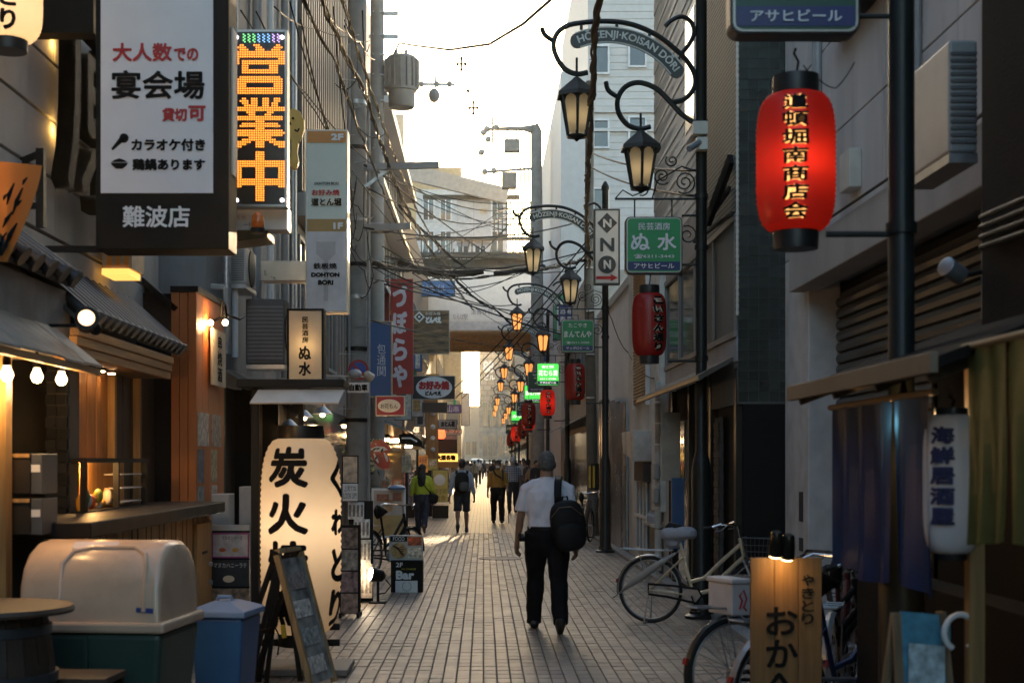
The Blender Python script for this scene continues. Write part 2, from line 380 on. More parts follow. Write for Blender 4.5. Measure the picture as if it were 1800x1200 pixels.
# manhole in the paving
D = ZG(981); mh = wthing('manhole_cover', 'round dark manhole cover flush in the paving ahead of the walking man', 'manhole', (P(880, 981, D).x, D, 0))
IRON = mat('cast_iron', (.06,.055,.05), .55, .6, bump=.4, bscale=40)
mb = MB(); mb.tube([(mh.location.x + .36*math.cos(t*math.pi/16), D + .36*math.sin(t*math.pi/16), -.002) for t in range(32)], .008, 6, True); mb.build('rim', IRON, mh, smooth=True)
mb = MB(); mb.lathe((mh.location.x, D, -.01), [(.001, 0), (.34, 0), (.34, .014), (.001, .014)], 32); mb.build('lid', mat('manhole_lid', (.24,.2,.17), .6, var=.2, bump=.6, bscale=25), mh)

# ================================================================== BUILDING KIT
def windows_street(th, X, side, D0, D1, z0, z1, n, fm, gm, t=.05, split=True):
    """n windows in a street-side face at X; side +1 = right-hand building. Each window a part, its pane a sub-part"""
    step = (D1 - D0) / n; s = -side
    for i in range(n):
        a, b = D0 + i*step + step*.16, D0 + (i+1)*step - step*.16
        f = MB(); f.box(X, X + s*t, a, b, z0, z0 + .06).box(X, X + s*t, a, b, z1 - .06, z1).box(X, X + s*t, a, a + .06, z0 + .06, z1 - .06).box(X, X + s*t, b - .06, b, z0 + .06, z1 - .06)
        if split: f.box(X, X + s*t*.8, (a+b)/2 - .03, (a+b)/2 + .03, z0 + .06, z1 - .06)
        w_ = f.build('window', fm, th)
        p = MB().box(X, X + s*.012, a + .06, b - .06, z0 + .06, z1 - .06).build('pane', gm); p.data.transform(Matrix.Translation(-Vector(th.location))); p.parent = w_
def windows_front(th, Y, x0, x1, z0, z1, n, fm, gm, t=.05, split=True):
    step = (x1 - x0) / n
    for i in range(n):
        a, b = x0 + i*step + step*.15, x0 + (i+1)*step - step*.15
        f = MB(); f.box(a, b, Y - t, Y, z0, z0 + .06).box(a, b, Y - t, Y, z1 - .06, z1).box(a, a + .06, Y - t, Y, z0 + .06, z1 - .06).box(b - .06, b, Y - t, Y, z0 + .06, z1 - .06)
        if split: f.box((a+b)/2 - .025, (a+b)/2 + .025, Y - t*.8, Y, z0 + .06, z1 - .06)
        w_ = f.build('window', fm, th); off = Vector(th.location)
        p = MB().box(a + .06, b - .06, Y - .012, Y, z0 + .06, z1 - .06).build('pane', gm); p.data.transform(Matrix.Translation(-off)); p.parent = w_
def building(name, label, x0, x1, y0, y1, z0, z1, m, cat='building', group=None):
    th = wthing(name, label, cat, ((x0+x1)/2, (y0+y1)/2, z0), group)
    MB().box(x0, x1, y0, y1, z0, z1).build('wall', m, th); return th
FRM = mat('window_frame_metal', (.22,.22,.22), .45, .4)
WFR = mat('white_window_frame', (.7,.7,.7), .5)
WGL = glass('window_glass', (.05,.06,.065), .05)

# the street goes on behind the viewpoint between unseen rows of houses, set to shade its near end
BEH = mat('street_row_render', (.3,.27,.24), .8, dirt=.3)
struct('left_street_row', MB().box(-9, -2.8, -48, 4.3, -.05, 6.2), BEH); struct('right_street_row', MB().box(2.75, 9, -48, 3.1, -.05, 6.2), BEH)
# ================================================================== RIGHT SIDE, from near to far
# --- concrete building with the roller shutter
PANEL = mat('concrete_panel', (.56,.53,.51), .8, var=.1, scale=2.5, bump=.25, bscale=110, dirt=.65, dscale=1.6, stretch=(1,1,.22), dcol=(.2,.185,.17))
PANEL2 = mat('concrete_ledge', (.4,.385,.365), .85, var=.14, scale=3, bump=.3, dirt=.5, dscale=1.5, stretch=(1,1,.35), dcol=(.12,.115,.11))
th = wthing('concrete_building', 'pale concrete building with wide ledge above a dark roller shutter', 'building', (4.5, 9.5, 0))
MB().box(3.0, 6, 4.2, 13.68, 3.2, 12).build('wall', CONC, th)
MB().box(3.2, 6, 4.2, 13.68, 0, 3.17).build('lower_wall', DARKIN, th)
zs = [3.5, 4.3, 5.1, 5.9, 6.7, 7.5]; ds = [4.2, 6.5, 8.7, 10.3, 11.9, 13.68]
for i in range(len(zs) - 1):
    for j in range(len(ds) - 1):
        MB().box(2.9, 2.99, ds[j] + .006, ds[j+1] - .006, zs[i] + .006, zs[i+1] - .006).build('wall_panel', PANEL, th, bevel=.006)
MB().box(2.76, 3.0, 4.2, 12.85, 3.12, 3.48).build('ledge', PANEL2, th, bevel=.01)
MB().box(2.9, 3.19, 12.7, 13.68, 0, 3.5).build('pillar', mat('pillar_paint', (.62,.6,.58), .7, dirt=.2, dcol=(.25,.24,.22)), th, bevel=.01)
MB().box(2.9, 3.19, 7.3, 8.3, 0, 3.12).build('pillar', CONC, th, bevel=.01)
sh = MB().box(3.19, 3.2, 8.3, 12.7, .04, 3.1).build('shutter', mat('shutter_metal', (.1,.1,.095), .45, .5, dirt=.3), th)
for k in range(30):
    z = .06 + k*.1
    q = MB().prism([(3.185, z), (3.15, z + .012), (3.14, z + .05), (3.15, z + .085), (3.185, z + .096)], 8.32, 12.68, 'y')
    o = q.build('shutter_slat', MATS['shutter_metal'], th)
    o.parent = sh
# painted name plates on the pillar
MB().box(2.893, 2.899, 12.9, 13.05, 1.05, 1.32).build('name_plate', mat('plate_dark', (.06,.06,.06), .5), th)
MB().box(2.893, 2.899, 12.9, 13.05, .78, .9).build('name_plate', MATS['plate_dark'], th)
for (y, r) in ((12.2, .03), (12.35, .02), (9.4, .025)): MB().cyl((2.87, y, 3.5), (2.87, y, 7.4), r, n=8).build('conduit', GREY, th, smooth=True)
for k in range(5): MB().box(2.84, 2.9, 12.12, 12.42, 3.8 + k*.75, 3.83 + k*.75).build('pipe_clip', STEEL, th)
MB().tube([(2.74, 4.4, 3.55), (2.74, 8, 3.5), (2.74, 12.6, 3.53)], .012, 6).build('wall_cable', BLACK, th); MB().box(2.8, 2.9, 10.9, 11.2, 3.7, 4.0).build('meter_box', mat('beige_plastic', (.6,.57,.5), .5), th, bevel=.01)
MB().box(2.72, 2.89, 6.6, 11.5, 4.98, 5.2).build('canopy_beam', BLACK, th, bevel=.01)
# --- very dark pier at the near right edge
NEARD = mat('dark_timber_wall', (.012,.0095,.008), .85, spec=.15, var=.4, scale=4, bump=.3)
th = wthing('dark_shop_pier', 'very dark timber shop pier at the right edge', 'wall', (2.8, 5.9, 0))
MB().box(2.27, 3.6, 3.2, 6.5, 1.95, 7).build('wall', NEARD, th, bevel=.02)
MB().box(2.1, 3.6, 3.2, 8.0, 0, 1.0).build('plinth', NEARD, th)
mb = MB()
for k in range(4): mb.cyl((2.24, 4.4, 2.5 + k*.05), (2.24, 6.4, 2.56 + k*.045), .014)
mb.build('conduit', BLACK, th)
# --- dark tiled tower
TILE_B = mat('dark_green_tile', (.028,.036,.032), .22, var=.2, scale=9, rand=.35, spec=.7)
th = wthing('tiled_tower', 'tall dark green tiled tower with a window band and an awning below', 'building', (3.6, 16.4, 0))
GROUT = mat('tile_grout', (.11,.12,.115), .8)
MB().box(2.452, 5, 13.7, 15.7, 2.15, 12).build('wall', GROUT, th)
tilemesh = MB().box(-.046, .046, -.006, .006, -.046, .046).build('tile', TILE_B); td = tilemesh.data; bpy.data.objects.remove(tilemesh)
for i in range(5):
    for k in range(56):
        o = bpy.data.objects.new('tile', td); C.objects.link(o); o.parent = th
        o.location = Vector((2.5 + i*.1, 13.697, 2.22 + k*.1)) - th.location
SMT = bricktex('mosaic_tile', (.03,.037,.034), (.024,.03,.027), (.24,.25,.24), 'yz', .047, .047, .005, .65, 0, .4, spec=.15)
MB().box(2.44, 2.451, 13.7, 15.7, 3.95, 12).build('mosaic_face', SMT, th)
cn = MB()
for k in range(110): cn.lathe((2.444, 13.692, 3.0 + k*.06), [(.011, 0), (.016, .02), (.016, .04), (.011, .06)], 8)
props(cn.build('corner_beading', mat('corner_bead', (.6,.55,.48), .5), th, smooth=True), kind='stuff')
# window band and panels under it
gl = MB().box(2.46, 2.47, 13.72, 19.1, 2.86, 3.93).build('window', SHOPGL, th)
for k in range(5):
    y = 13.76 + k*1.32; MB().box(2.43, 2.46, y, y + .05, 2.86, 3.93).build('mullion', FRM, th)
MB().box(2.425, 2.46, 13.72, 19.1, 3.93, 3.99).build('window_head', FRM, th); MB().box(2.42, 2.46, 13.72, 19.1, 2.8, 2.86).build('window_sill', FRM, th)
MB().box(2.45, 2.6, 15.7, 19.1, 3.99, 4.5).build('upper_band', mat('band_grey', (.34,.33,.32), .7, dirt=.4), th)
MB().box(2.44, 2.6, 13.72, 19.1, 2.56, 2.8).build('lower_band', mat('blue_grey_panel', (.27,.3,.34), .55, dirt=.3), th, bevel=.01)
aw = MB().add([(2.44, 13.9, 2.62), (2.44, 19.4, 2.62), (2.1, 19.4, 2.44), (2.1, 13.9, 2.44), (2.44, 13.9, 2.58), (2.44, 19.4, 2.58), (2.1, 19.4, 2.38), (2.1, 13.9, 2.38)],
    [(0,1,2,3),(7,6,5,4),(3,2,6,7),(0,4,5,1),(0,3,7,4),(1,5,6,2)]).build('awning', mat('awning_cloth', (.1,.085,.07), .8, dirt=.5), th)
MB().box(2.085, 2.1, 13.9, 19.4, 2.39, 2.43).build('awning_rail', mat('rail_brass', (.4,.32,.2), .4, .8), th)
MB().box(2.5, 3.4, 13.7, 19.2, 0, 2.15).build('shop_front', DARKIN, th)
MB().box(2.6, 3.4, 13.75, 19.2, 2.15, 2.56).build('shop_head', DARKIN, th)
for y in (13.75, 15.3, 16.9, 18.4): MB().box(2.44, 2.5, y, y + .12, 0, 2.5).build('door_post', mat('dark_bronze', (.03,.027,.024), .4, .5), th)
BRK = mat('dark_brick', (.05,.042,.036), .7, var=.3, rand=.35)
for k in range(26):
    for c in range(2):
        MB().box(2.415, 2.47, 14.62 + c*.155 + (k % 2)*.02, 14.76 + c*.155 + (k % 2)*.02, .06 + k*.075, .125 + k*.075).build('brick', BRK, th)
MB().box(2.43, 2.46, 14.6, 14.95, 0, 2.05).build('brick_pier', JOINT, th)
MB().box(2.455, 2.49, 17.1, 17.9, .1, 2.1).build('glass_door', SHOPGL, th)
# folded steel brackets on the tower
br = wthing('steel_bracket', 'dark folded steel bracket fixed to the tiled tower', 'bracket', (2.38, 14.6, 4.05))
mb = MB(); mb.bar((2.42, 13.9, 4.55), (2.3, 14.6, 4.05), .05, .12).bar((2.42, 14.0, 4.28), (2.28, 15.4, 3.98), .03, .05).bar((2.42, 13.8, 4.0), (2.28, 15.4, 3.98), .03, .03); mb.build('arm', BLACK, br)
# --- narrow white building with louvre, pipe and rusty hood
WPL = mat('stained_white_render', (.62,.61,.58), .8, var=.1, bump=.25, dirt=.55, dscale=1.1, stretch=(1,1,.5), dcol=(.16,.15,.14))
th = wthing('narrow_white_building', 'narrow stained white building front with rusty pipe and brown louvre', 'building', (3.6, 21.8, 0))
MB().box(2.5, 5, 19.2, 24.5, 0, 4.9).build('wall', WPL, th)
MB().box(2.42, 2.52, 19.5, 20.5, .9, 4.85).build('pilaster', mat('pale_render', (.75,.75,.7), .8, dirt=.3, dcol=(.3,.28,.25)), th, bevel=.01)
LOUV = mat('brown_louvre', (.6,.42,.24), .6, dirt=.3)
lv = MB(); 
for k in range(46): lv.obox((2.46, 22.35, 2.52 + k*.052), (.06, 1.7, .02), (0, R(35), 0))
props(lv.build('louvre', LOUV, th), kind='stuff')
MB().box(2.44, 2.5, 21.4, 21.46, 2.45, 4.95).build('louvre_frame', WHITE, th); MB().box(2.44, 2.5, 23.25, 23.31, 2.45, 4.95).build('louvre_frame', WHITE, th)
RUST = mat('rusty_white_metal', (.6,.57,.52), .6, var=.12, dirt=.75, dscale=2.2, dcol=(.22,.085,.03))
hood = MB().prism([(20.9, 2.05), (22.7, 2.05), (22.4, 1.72), (20.9, 1.6)], 2.2, 2.5, 'x').build('vent_hood', RUST, th, bevel=.01)
MB().box(2.35, 2.5, 20.95, 22.2, 1.3, 1.59).build('vent_duct', mat('dark_rust', (.07,.05,.04), .8), th)
pp = MB(); 
for k in range(9): pp.cyl((2.4, 19.55, .1 + k*.29), (2.4, 19.55, .1 + k*.29 + .27), .045 + .004*(k % 2), n=12)
pp.build('drain_pipe', RUST, th, smooth=True)
for z in (1.35, 1.02):
    m_ = MB().box(2.33, 2.4, 19.42, 19.7, z, z + .22).build('meter', mat('meter_grey', (.4,.41,.4), .5), th, bevel=.02)
wf = MB().box(2.44, 2.5, 21.2, 22.7, .25, 1.28).build('side_window', mat('blue_grey_glass', (.12,.15,.18), .2), th)
for k in range(4): MB().box(2.425, 2.44, 21.2 + k*.48, 21.24 + k*.48, .25, 1.28).build('glazing_bar', WHITE, th)
MB().box(2.41, 2.44, 21.15, 22.75, .73, .77).build('glazing_bar', WHITE, th)
MB().box(2.35, 2.5, 19.7, 21.1, .68, .72).build('shelf', RUST, th)
for k in range(3): MB().lathe((2.4, 20.0 + k*.22, .72), [(.05, 0), (.055, .1), (.03, .13), (.03, .16)], 10).build('jar', mat('jar_glass', (.4,.4,.42), .2), th, smooth=True)
MB().box(2.46, 2.5, 19.75, 21.1, .02, .66).build('door_panel', mat('steel_panel', (.14,.14,.135), .5, .3, dirt=.5), th)
MB().box(2.462, 2.5, 19.75, 21.1, .76, 1.55).build('wall_patch', mat('patched_panel', (.2,.23,.25), .6, var=.35, scale=3, dirt=.6), th)
# weathered hanging board between awning and door
s_ = wthing('weathered_board', 'weathered cream hanging board with peeling blue edge below the awning', 'board', (2.3, 17.6, 1.35))
MB().box(2.2, 2.43, 17.55, 17.6, 1.36, 2.2).build('face', mat('peeling_board', (.5,.45,.36), .7, dirt=.7, dscale=3, dcol=(.09,.15,.19)), s_, bevel=.006)
MB().box(2.25, 2.4, 17.0, 17.05, .55, 1.4).build('side_strip', mat('blue_strip', (.05,.13,.28), .5), s_)
# --- corrugated fence and white wall behind
th = wthing('corrugated_fence', 'tall translucent grey corrugated sheet fence with pinkish top', 'fence', (2.45, 27, 0))
COR = mat('corrugated_plastic', (.75,.72,.69), .25, .85, var=.25, scale=1.4, dirt=.5, dscale=.8, dcol=(.26,.16,.11), spec=.7)
for j in range(5):
    mb = MB(); y0 = 24.55 + j*1.05; pts = []
    for k in range(29):
        y = y0 + k*.0375; pts.append((2.43 + .018*math.cos(k*math.pi/2), y))
    top = 2.62 + .06*j
    for k in range(28):
        (xa, ya), (xb, yb) = pts[k], pts[k+1]
        mb.quad((xa, ya, .05), (xb, yb, .05), (xb, yb, top), (xa, ya, top)); mb.quad((xa + .012, ya, .05), (xb + .012, yb, .05), (xb + .012, yb, top), (xa + .012, ya, top))
    mb.build('sheet', COR, th, smooth='all', recalc=False)
for k in range(4): MB().box(2.455, 2.5, 24.6 + k*1.65, 24.66 + k*1.65, .04, 2.6).build('fence_post', STEEL, th)
th = building('white_rendered_building', 'plain white rendered building behind the corrugated fence', 2.75, 7, 24.6, 34, 0, 5.0, mat('white_render', (.8,.8,.81), .8, var=.05, dirt=.15, dcol=(.4,.4,.4)))
MB().box(2.7, 2.75, 24.6, 34, 4.9, 5.06).build('parapet', STEEL, th)
# --- siding building above, tall white building with windows further back
SID = mat('cream_siding', (.75,.7,.62), .75, var=.06, dirt=.2, dcol=(.3,.27,.22))
th = wthing('siding_building', 'cream lap-sided building rising behind the first lamp post', 'building', (4, 19, 4.5))
MB().box(2.62, 6, 15.75, 21.8, 4.5, 13).build('wall', SID, th)
for k in range(28):
    z = 4.5 + k*.3
    MB().add([(2.62, 15.76, z), (2.62, 21.79, z), (2.604, 21.79, z + .004), (2.604, 15.76, z + .004), (2.617, 15.76, z + .296), (2.617, 21.79, z + .296)], [(3,2,1,0),(3,5,4,2),(0,5,3),(1,2,4)]).build('siding_board', SID, th)
f_ = MB().box(2.55, 2.6, 17.1, 18.0, 5.6, 7.2).build('window', WFR, th); p_ = MB().box(2.54, 2.55, 17.18, 17.92, 5.7, 7.1).build('pane', WGL, th); p_.parent = f_
f_ = MB().box(2.55, 2.6, 17.1, 18.0, 8.0, 9.6).build('window', WFR, th); p_ = MB().box(2.54, 2.55, 17.18, 17.92, 8.1, 9.5).build('pane', WGL, th); p_.parent = f_
WCL = mat('white_cladding', (.62,.6,.58), .7, var=.05)
D = 45.0
th = wthing('white_clad_tower', 'tall white clad tower with small square windows behind the arch sign', 'building', (5, 48, 0))
MB().box(3.3, 8, D, 60, 0, 19).build('wall', WCL, th)
MB().box(2.45, 3.295, D, 60, 0, 13.9).build('stair_wing', WCL, th)
for k in range(60): MB().box(3.3, 8, D - .02, D - .004, 5 + k*.23, 5.2 + k*.23).build('cladding_board', WCL, th)
for (a, b, c, d) in ((1040, 80, 1072, 132), (1102, 78, 1138, 120), (1040, 210, 1072, 262), (1102, 205, 1138, 250), (1040, 330, 1072, 380)):
    x0, x1, z0, z1 = rect(a, b, c, d, D); windows_front(th, D - .02, x0 - .1, x1 + .1, z0, z1, 1, WFR, WGL, .09, False)
MB().box(3.28, 8, D - .12, D, 12.6, 12.75).build('string_course', WCL, th); MB().box(3.28, 8, D - .12, D, 12.0, 12.1).build('string_course', WCL, th)
# --- low and tall shops further down on the right
BE = mat('beige_render', (.42,.38,.32), .8, dirt=.3); TAN = mat('tan_panel', (.45,.37,.27), .75, dirt=.2); GR2 = mat('mid_grey_panel', (.33,.33,.34), .7, dirt=.25)
def row(label, side, X, D0, D1, zt, m, floors=2, bays=3, depth=6, zf=3.2, fh=2.9, shop=True, group='shop houses lining the street'):
    s = side; x0, x1 = (X, X + depth) if s > 0 else (X - depth, X)
    th = building('shop_house', label, x0, x1, D0, D1 - .03, 0, zt, m, 'building', group)
    for f in range(floors): windows_street(th, X, s, D0 + .3, D1 - .3, zf + f*fh, zf + f*fh + 1.6, bays, FRM, WGL)
    if shop:
        MB().box(X, X - s*.02, D0 + .2, D1 - .2, .05, 2.35).build('shop_front', SHOPGL, th)
        MB().add([(X, D0 + .2, 2.75), (X, D1 - .2, 2.75), (X - s*.55, D1 - .2, 2.45), (X - s*.55, D0 + .2, 2.45)], [(0,1,2,3)]).build('awning', mat('awning_' + str(len(C.objects) % 5), random.choice([(.09,.08,.07), (.12,.05,.03), (.05,.08,.07), (.16,.13,.09)]), .8), th)
    return th
row('beige shop house behind the second row of red lanterns', 1, 2.55, 34.2, 44.9, 6.2, BE, 1, 4)
row('grey shop house past the white tower on the right', 1, 2.6, 60.1, 72, 9.5, GR2, 2, 4)
row('tan shop house on the right beyond the bridge building', 1, 2.6, 84, 97, 4.1, TAN, 0, 4)
row('low grey shop house on the far right of the street', 1, 2.6, 97, 118, 4.4, GR2, 0, 5)
row('farthest beige shop house on the right side', 1, 2.6, 118, 145, 13, BE, 3, 6)
# ================================================================== LEFT SIDE, from near to far
WALLP = mat('grey_wall_panel', (.43,.43,.41), .8, var=.12, scale=2.2, bump=.3, bscale=70, dirt=.5, dscale=1.4, stretch=(1,1,.6), dcol=(.14,.135,.125))
th = wthing('timber_restaurant', 'timber-fronted restaurant with tiled eaves and grey panel upper wall', 'restaurant', (-4, 10, 0))
MB().box(-6, -3.06, 4.5, 13.2, 2.6, 9).build('upper_wall', mat('panel_gap', (.05,.05,.048), .9), th)
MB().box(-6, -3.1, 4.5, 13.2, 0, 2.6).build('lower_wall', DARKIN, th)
zz = [2.75 + .405*k for k in range(12)]; dd = [5.6, 7.2, 8.55, 9.95, 11.4, 13.15]
for i in range(len(zz) - 1):
    for j in range(len(dd) - 1):
        MB().box(-3.055, -3.0 + random.uniform(-.004, .004), dd[j] + .006, dd[j+1] - .006, zz[i] + .012, zz[i+1] - .012).build('wall_panel', WALLP, th, bevel=.004)
# tiled eave with round end tiles
TILE = mat('grey_roof_tile', (.03,.031,.033), .45, var=.3, rand=.3, spec=.35)
def tiled_eave(parent, x_edge, z_edge, x_in, z_in, D0, D1, n, cap=.055):
    ev = MB().add([(x_edge, D0, z_edge), (x_edge, D1, z_edge), (x_in, D1, z_in), (x_in, D0, z_in), (x_edge, D0, z_edge - .03), (x_edge, D1, z_edge - .03), (x_in, D1, z_in - .03), (x_in, D0, z_in - .03)],
        [(0,1,2,3),(7,6,5,4),(0,4,5,1),(0,3,7,4),(1,5,6,2)]).build('eave', mat('eave_board', (.05,.045,.04), .8), parent)
    for k in range(n):
        y = D0 + (k + .5) * (D1 - D0) / n; mb = MB()
        a = Vector((x_edge + .03, y, z_edge + .03)); b = Vector((x_in, y, z_in + .03)); d = (a - b).normalized()
        mb.cyl(b, a, cap*.8, cap*.85, 10); mb.cyl(a, a + d*.025, cap, cap, 14)
        o = mb.build('roof_tile', TILE, parent, smooth=True); o.parent = ev
        y2 = y + .5 * (D1 - D0) / n; mb = MB()
        for q in range(4):
            t0, t1 = q/4, (q+1)/4; pa, pb = b.lerp(a, t0), b.lerp(a, t1)
            mb.add([(pa.x, y, pa.z - .01 + .012), (pa.x, y2 + (y2-y)*.8, pa.z + .0), (pb.x, y2 + (y2-y)*.8, pb.z + .012), (pb.x, y, pb.z + .022)], [(0,1,2,3)])
        o = mb.build('pan_tile', TILE, parent, recalc=False); o.parent = ev
tiled_eave(th, -2.6, 2.72, -3.02, 3.05, 6.0, 9.05, 12, .06)
MB().box(-3.05, -2.66, 4.6, 9.15, 2.25, 2.68).build('plaster_wall', mat('grey_plaster', (.27,.26,.25), .9, var=.2, bump=.3, dirt=.4), th)
tiled_eave(th, -2.58, 2.52, -3.02, 2.93, 9.0, 12.1, 17, .05)
FAS = wood('fascia_wood', (.42,.21,.07), 'y')
for k in range(3): MB().box(-2.62 - .004*k, -2.56 - .012*k, 9.0, 11.75, 2.46 - (k+1)*.062, 2.455 - k*.062).build('fascia_plank', FAS, th, bevel=.004)
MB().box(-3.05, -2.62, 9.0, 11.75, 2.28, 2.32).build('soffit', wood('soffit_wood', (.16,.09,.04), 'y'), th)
# sheet-metal awning with its three bulbs
AWM = mat('worn_tin', (.33,.3,.265), .55, .25, var=.22, scale=7, dirt=.45, dscale=2.2, dcol=(.13,.11,.09))
awn = wthing('tin_awning', 'worn tin lean-to awning over the restaurant door with bare bulbs', 'awning', (-2.6, 7.2, 2.2))
for k in range(9):
    y0 = 5.3 + k*.39; a = random.uniform(-.008, .008)
    MB().add([(-2.36, y0, 2.19 + a), (-2.36, y0 + .382, 2.19 + a), (-2.67, y0 + .382, 2.44 + a), (-2.67, y0, 2.44 + a), (-2.36, y0, 2.175 + a), (-2.36, y0 + .382, 2.175 + a), (-2.67, y0 + .382, 2.425 + a), (-2.67, y0, 2.425 + a)],
        [(0,1,2,3),(7,6,5,4),(0,4,5,1),(1,5,6,2),(2,6,7,3),(3,7,4,0)]).build('tin_sheet', AWM, awn)
MB().box(-2.4, -2.37, 5.3, 8.82, 2.13, 2.17).build('front_batten', wood('awn_batten', (.3,.17,.07), 'y'), awn)
for y in (5.5, 6.8, 8.2): MB().bar((-2.38, y, 2.15), (-2.67, y, 2.38), .04, .04).build('rafter', MATS['awn_batten'], awn)
def bulb(x, y, z, label, r=.034, power=9, col=(1,.6,.26), sh=True):
    b = wthing('light_bulb', label, 'lamp', (x, y, z), 'bare bulbs under the tin awning' if sh else None)
    MB().lathe((x, y, z - r*.9), [(.001, 0), (r*.6, r*.15), (r, r*.9), (r*.9, r*1.4), (r*.55, r*2.1), (r*.5, r*2.5)], 14).build('glass', lit('bulb_glow', (1,.72,.4), 3), b, smooth='all')
    MB().lathe((x, y, z + r*1.5), [(r*.6, 0), (r*.66, .03), (r*.4, .06), (.008, .09)], 12).build('socket', BLACK, b, smooth=True)
    inner_lamp(b, (x, y, z - r*1.5), power*2.2, col, .03); return b
for (px, py, l) in ((12, 660, 'bare round bulb nearest the left edge under the tin awning'), (65, 663, 'middle bare round bulb under the tin awning'), (108, 668, 'bare round bulb nearest the tip of the tin awning')):
    D = 2.46*K/(CX - px); q = P(px, py, D); bulb(q.x, q.y, q.z, l)
# timber parts of the front
YW = wood('yellow_timber', (.38,.22,.08)); DW = wood('dark_timber', (.07,.042,.022)); OW = wood('orange_timber', (.34,.16,.055))
MB().box(-2.62, -2.52, 7.5, 7.6, 0, 2.2).build('door_post', YW, th)
for k in range(14):
    MB().box(-2.96, -2.9 + .004*(k % 2), 10.0 + k*.13, 10.125 + k*.13, .9, 2.4).build('plank', OW if k < 8 else DW, th)
for y in (10.95, 11.75, 12.7): MB().box(-2.93, -2.84, y, y + .06, .9, 2.42).build('wall_post', YW, th)
MB().box(-2.97, -2.9, 11.85, 12.7, .9, 2.4).build('timber_panel', DW, th)
# dark brick pier
pr = MB().box(-2.83, -2.7, 9.22, 9.5, 0, 2.3).build('brick_pier', JOINT, th)
for k in range(30):
    for c in range(2):
        q = MB().box(-2.835 + c*.07 + (k % 2)*.008, -2.77 + c*.07 + (k % 2)*.006, 9.2, 9.26, .04 + k*.074, .108 + k*.074).build('brick', mat('charcoal_brick', (.012,.012,.014), .7, var=.3, rand=.4, spec=.2), th); q.parent = pr
# spots washing the timber wall (three lit down-lights in the eave)
for k, y in enumerate((10.15, 10.42, 10.7)):
    dl = wthing('down_light', ('small recessed down-light nearest the brick pier above the timber wall', 'middle small recessed down-light above the timber wall', 'small recessed down-light farthest along the timber wall')[k], 'lamp', (-2.78, y, 2.3), 'down-lights in the restaurant eave')
    MB().cyl((-2.8, y, 2.26), (-2.8, y, 2.31), .035, n=12).build('housing', BLACK, dl); MB().cyl((-2.8, y, 2.252), (-2.8, y, 2.258), .026, n=12).build('lens', lit('warm_lens', (1,.6,.3), 12), dl)
    l = bpy.data.lights.new('spot_light', 'SPOT'); l.energy = 7; l.color = (1,.5,.2); l.spot_size = R(44); l.spot_blend = .8; l.shadow_soft_size = .03
    o = bpy.data.objects.new('spot_light', l); C.objects.link(o); o.parent = dl; o.location = (-.02, 0, -.06); o.rotation_euler = (0, R(-9), 0)
# showcase window and counter
sw = wthing('display_case', 'small lit display case with food models on the counter', 'showcase', (-2.7, 10.2, 1.2))
a, b = 9.3, 11.0
f = MB(); f.box(-2.75, -2.6, a, b, 1.62 - .03, 1.62).box(-2.75, -2.6, a, b, 1.24, 1.27)
for y in (a, (a+b)/2 - .02, b - .04): f.box(-2.64, -2.6, y, y + .04, 1.27, 1.59)
f.build('frame', BLACK, sw)
MB().box(-2.8, -2.78, a, b, 1.27, 1.59).build('back_panel', wood('lit_back', (.5,.25,.08)), sw)
inner_lamp(sw, (-2.72, 9.8, 1.56), 22, (1,.55,.2), .04)
fd = [(.6,.3,.05), (.55,.1,.03), (.6,.5,.2), (.2,.25,.05), (.7,.6,.45)]
for k in range(16):
    y = 9.4 + .052*k; o = MB().ball((-2.72 + random.uniform(-.06, .06), y, 1.29 + random.uniform(0, .07)), (.035, .03, random.uniform(.03, .07)), 8, 6).build('food_model', mat('food_%d' % (k % 5), fd[k % 5], .4), sw, smooth='all')
for k in range(3): MB().box(-2.75, -2.62, 10.3, 10.9, 1.3 + k*.1, 1.306 + k*.1).build('shelf', WHITE, sw)
ct = wthing('food_counter', 'street food counter with dark top and worn plank front', 'counter', (-2.4, 10, 0))
MB().box(-2.85, -2.18, 7.9, 12.0, 1.17, 1.26).build('top', mat('black_counter', (.009,.008,.008), .5, spec=.2), ct, bevel=.01)
for k in range(30): 
    y = 8.0 + k*.13
    MB().box(-2.36, -2.30 + .005*((k*7) % 3), y, y + .124, .06, 1.165).build('plank', mat('worn_counter_wood', (.32,.19,.085), .65, var=.35, scale=3, bump=.3, bscale=14, dirt=.6, dscale=.55, stretch=(9,9,.6), rand=.2), ct)
dr = MB().box(-2.29, -2.265, 11.25, 11.85, .12, 1.1).build('door', YW, ct, bevel=.004)
for z in (.75, .6): MB().cyl((-2.265, 11.75, z), (-2.24, 11.75, z), .02, n=10).build('lock', STEEL, ct).parent = dr
MB().box(-2.264, -2.26, 11.45, 11.65, .85, .87).build('letter_slot', BLACK, ct)
MB().box(-2.9, -2.37, 8, 12, 0, 1.16).build('body', DARKIN, ct)
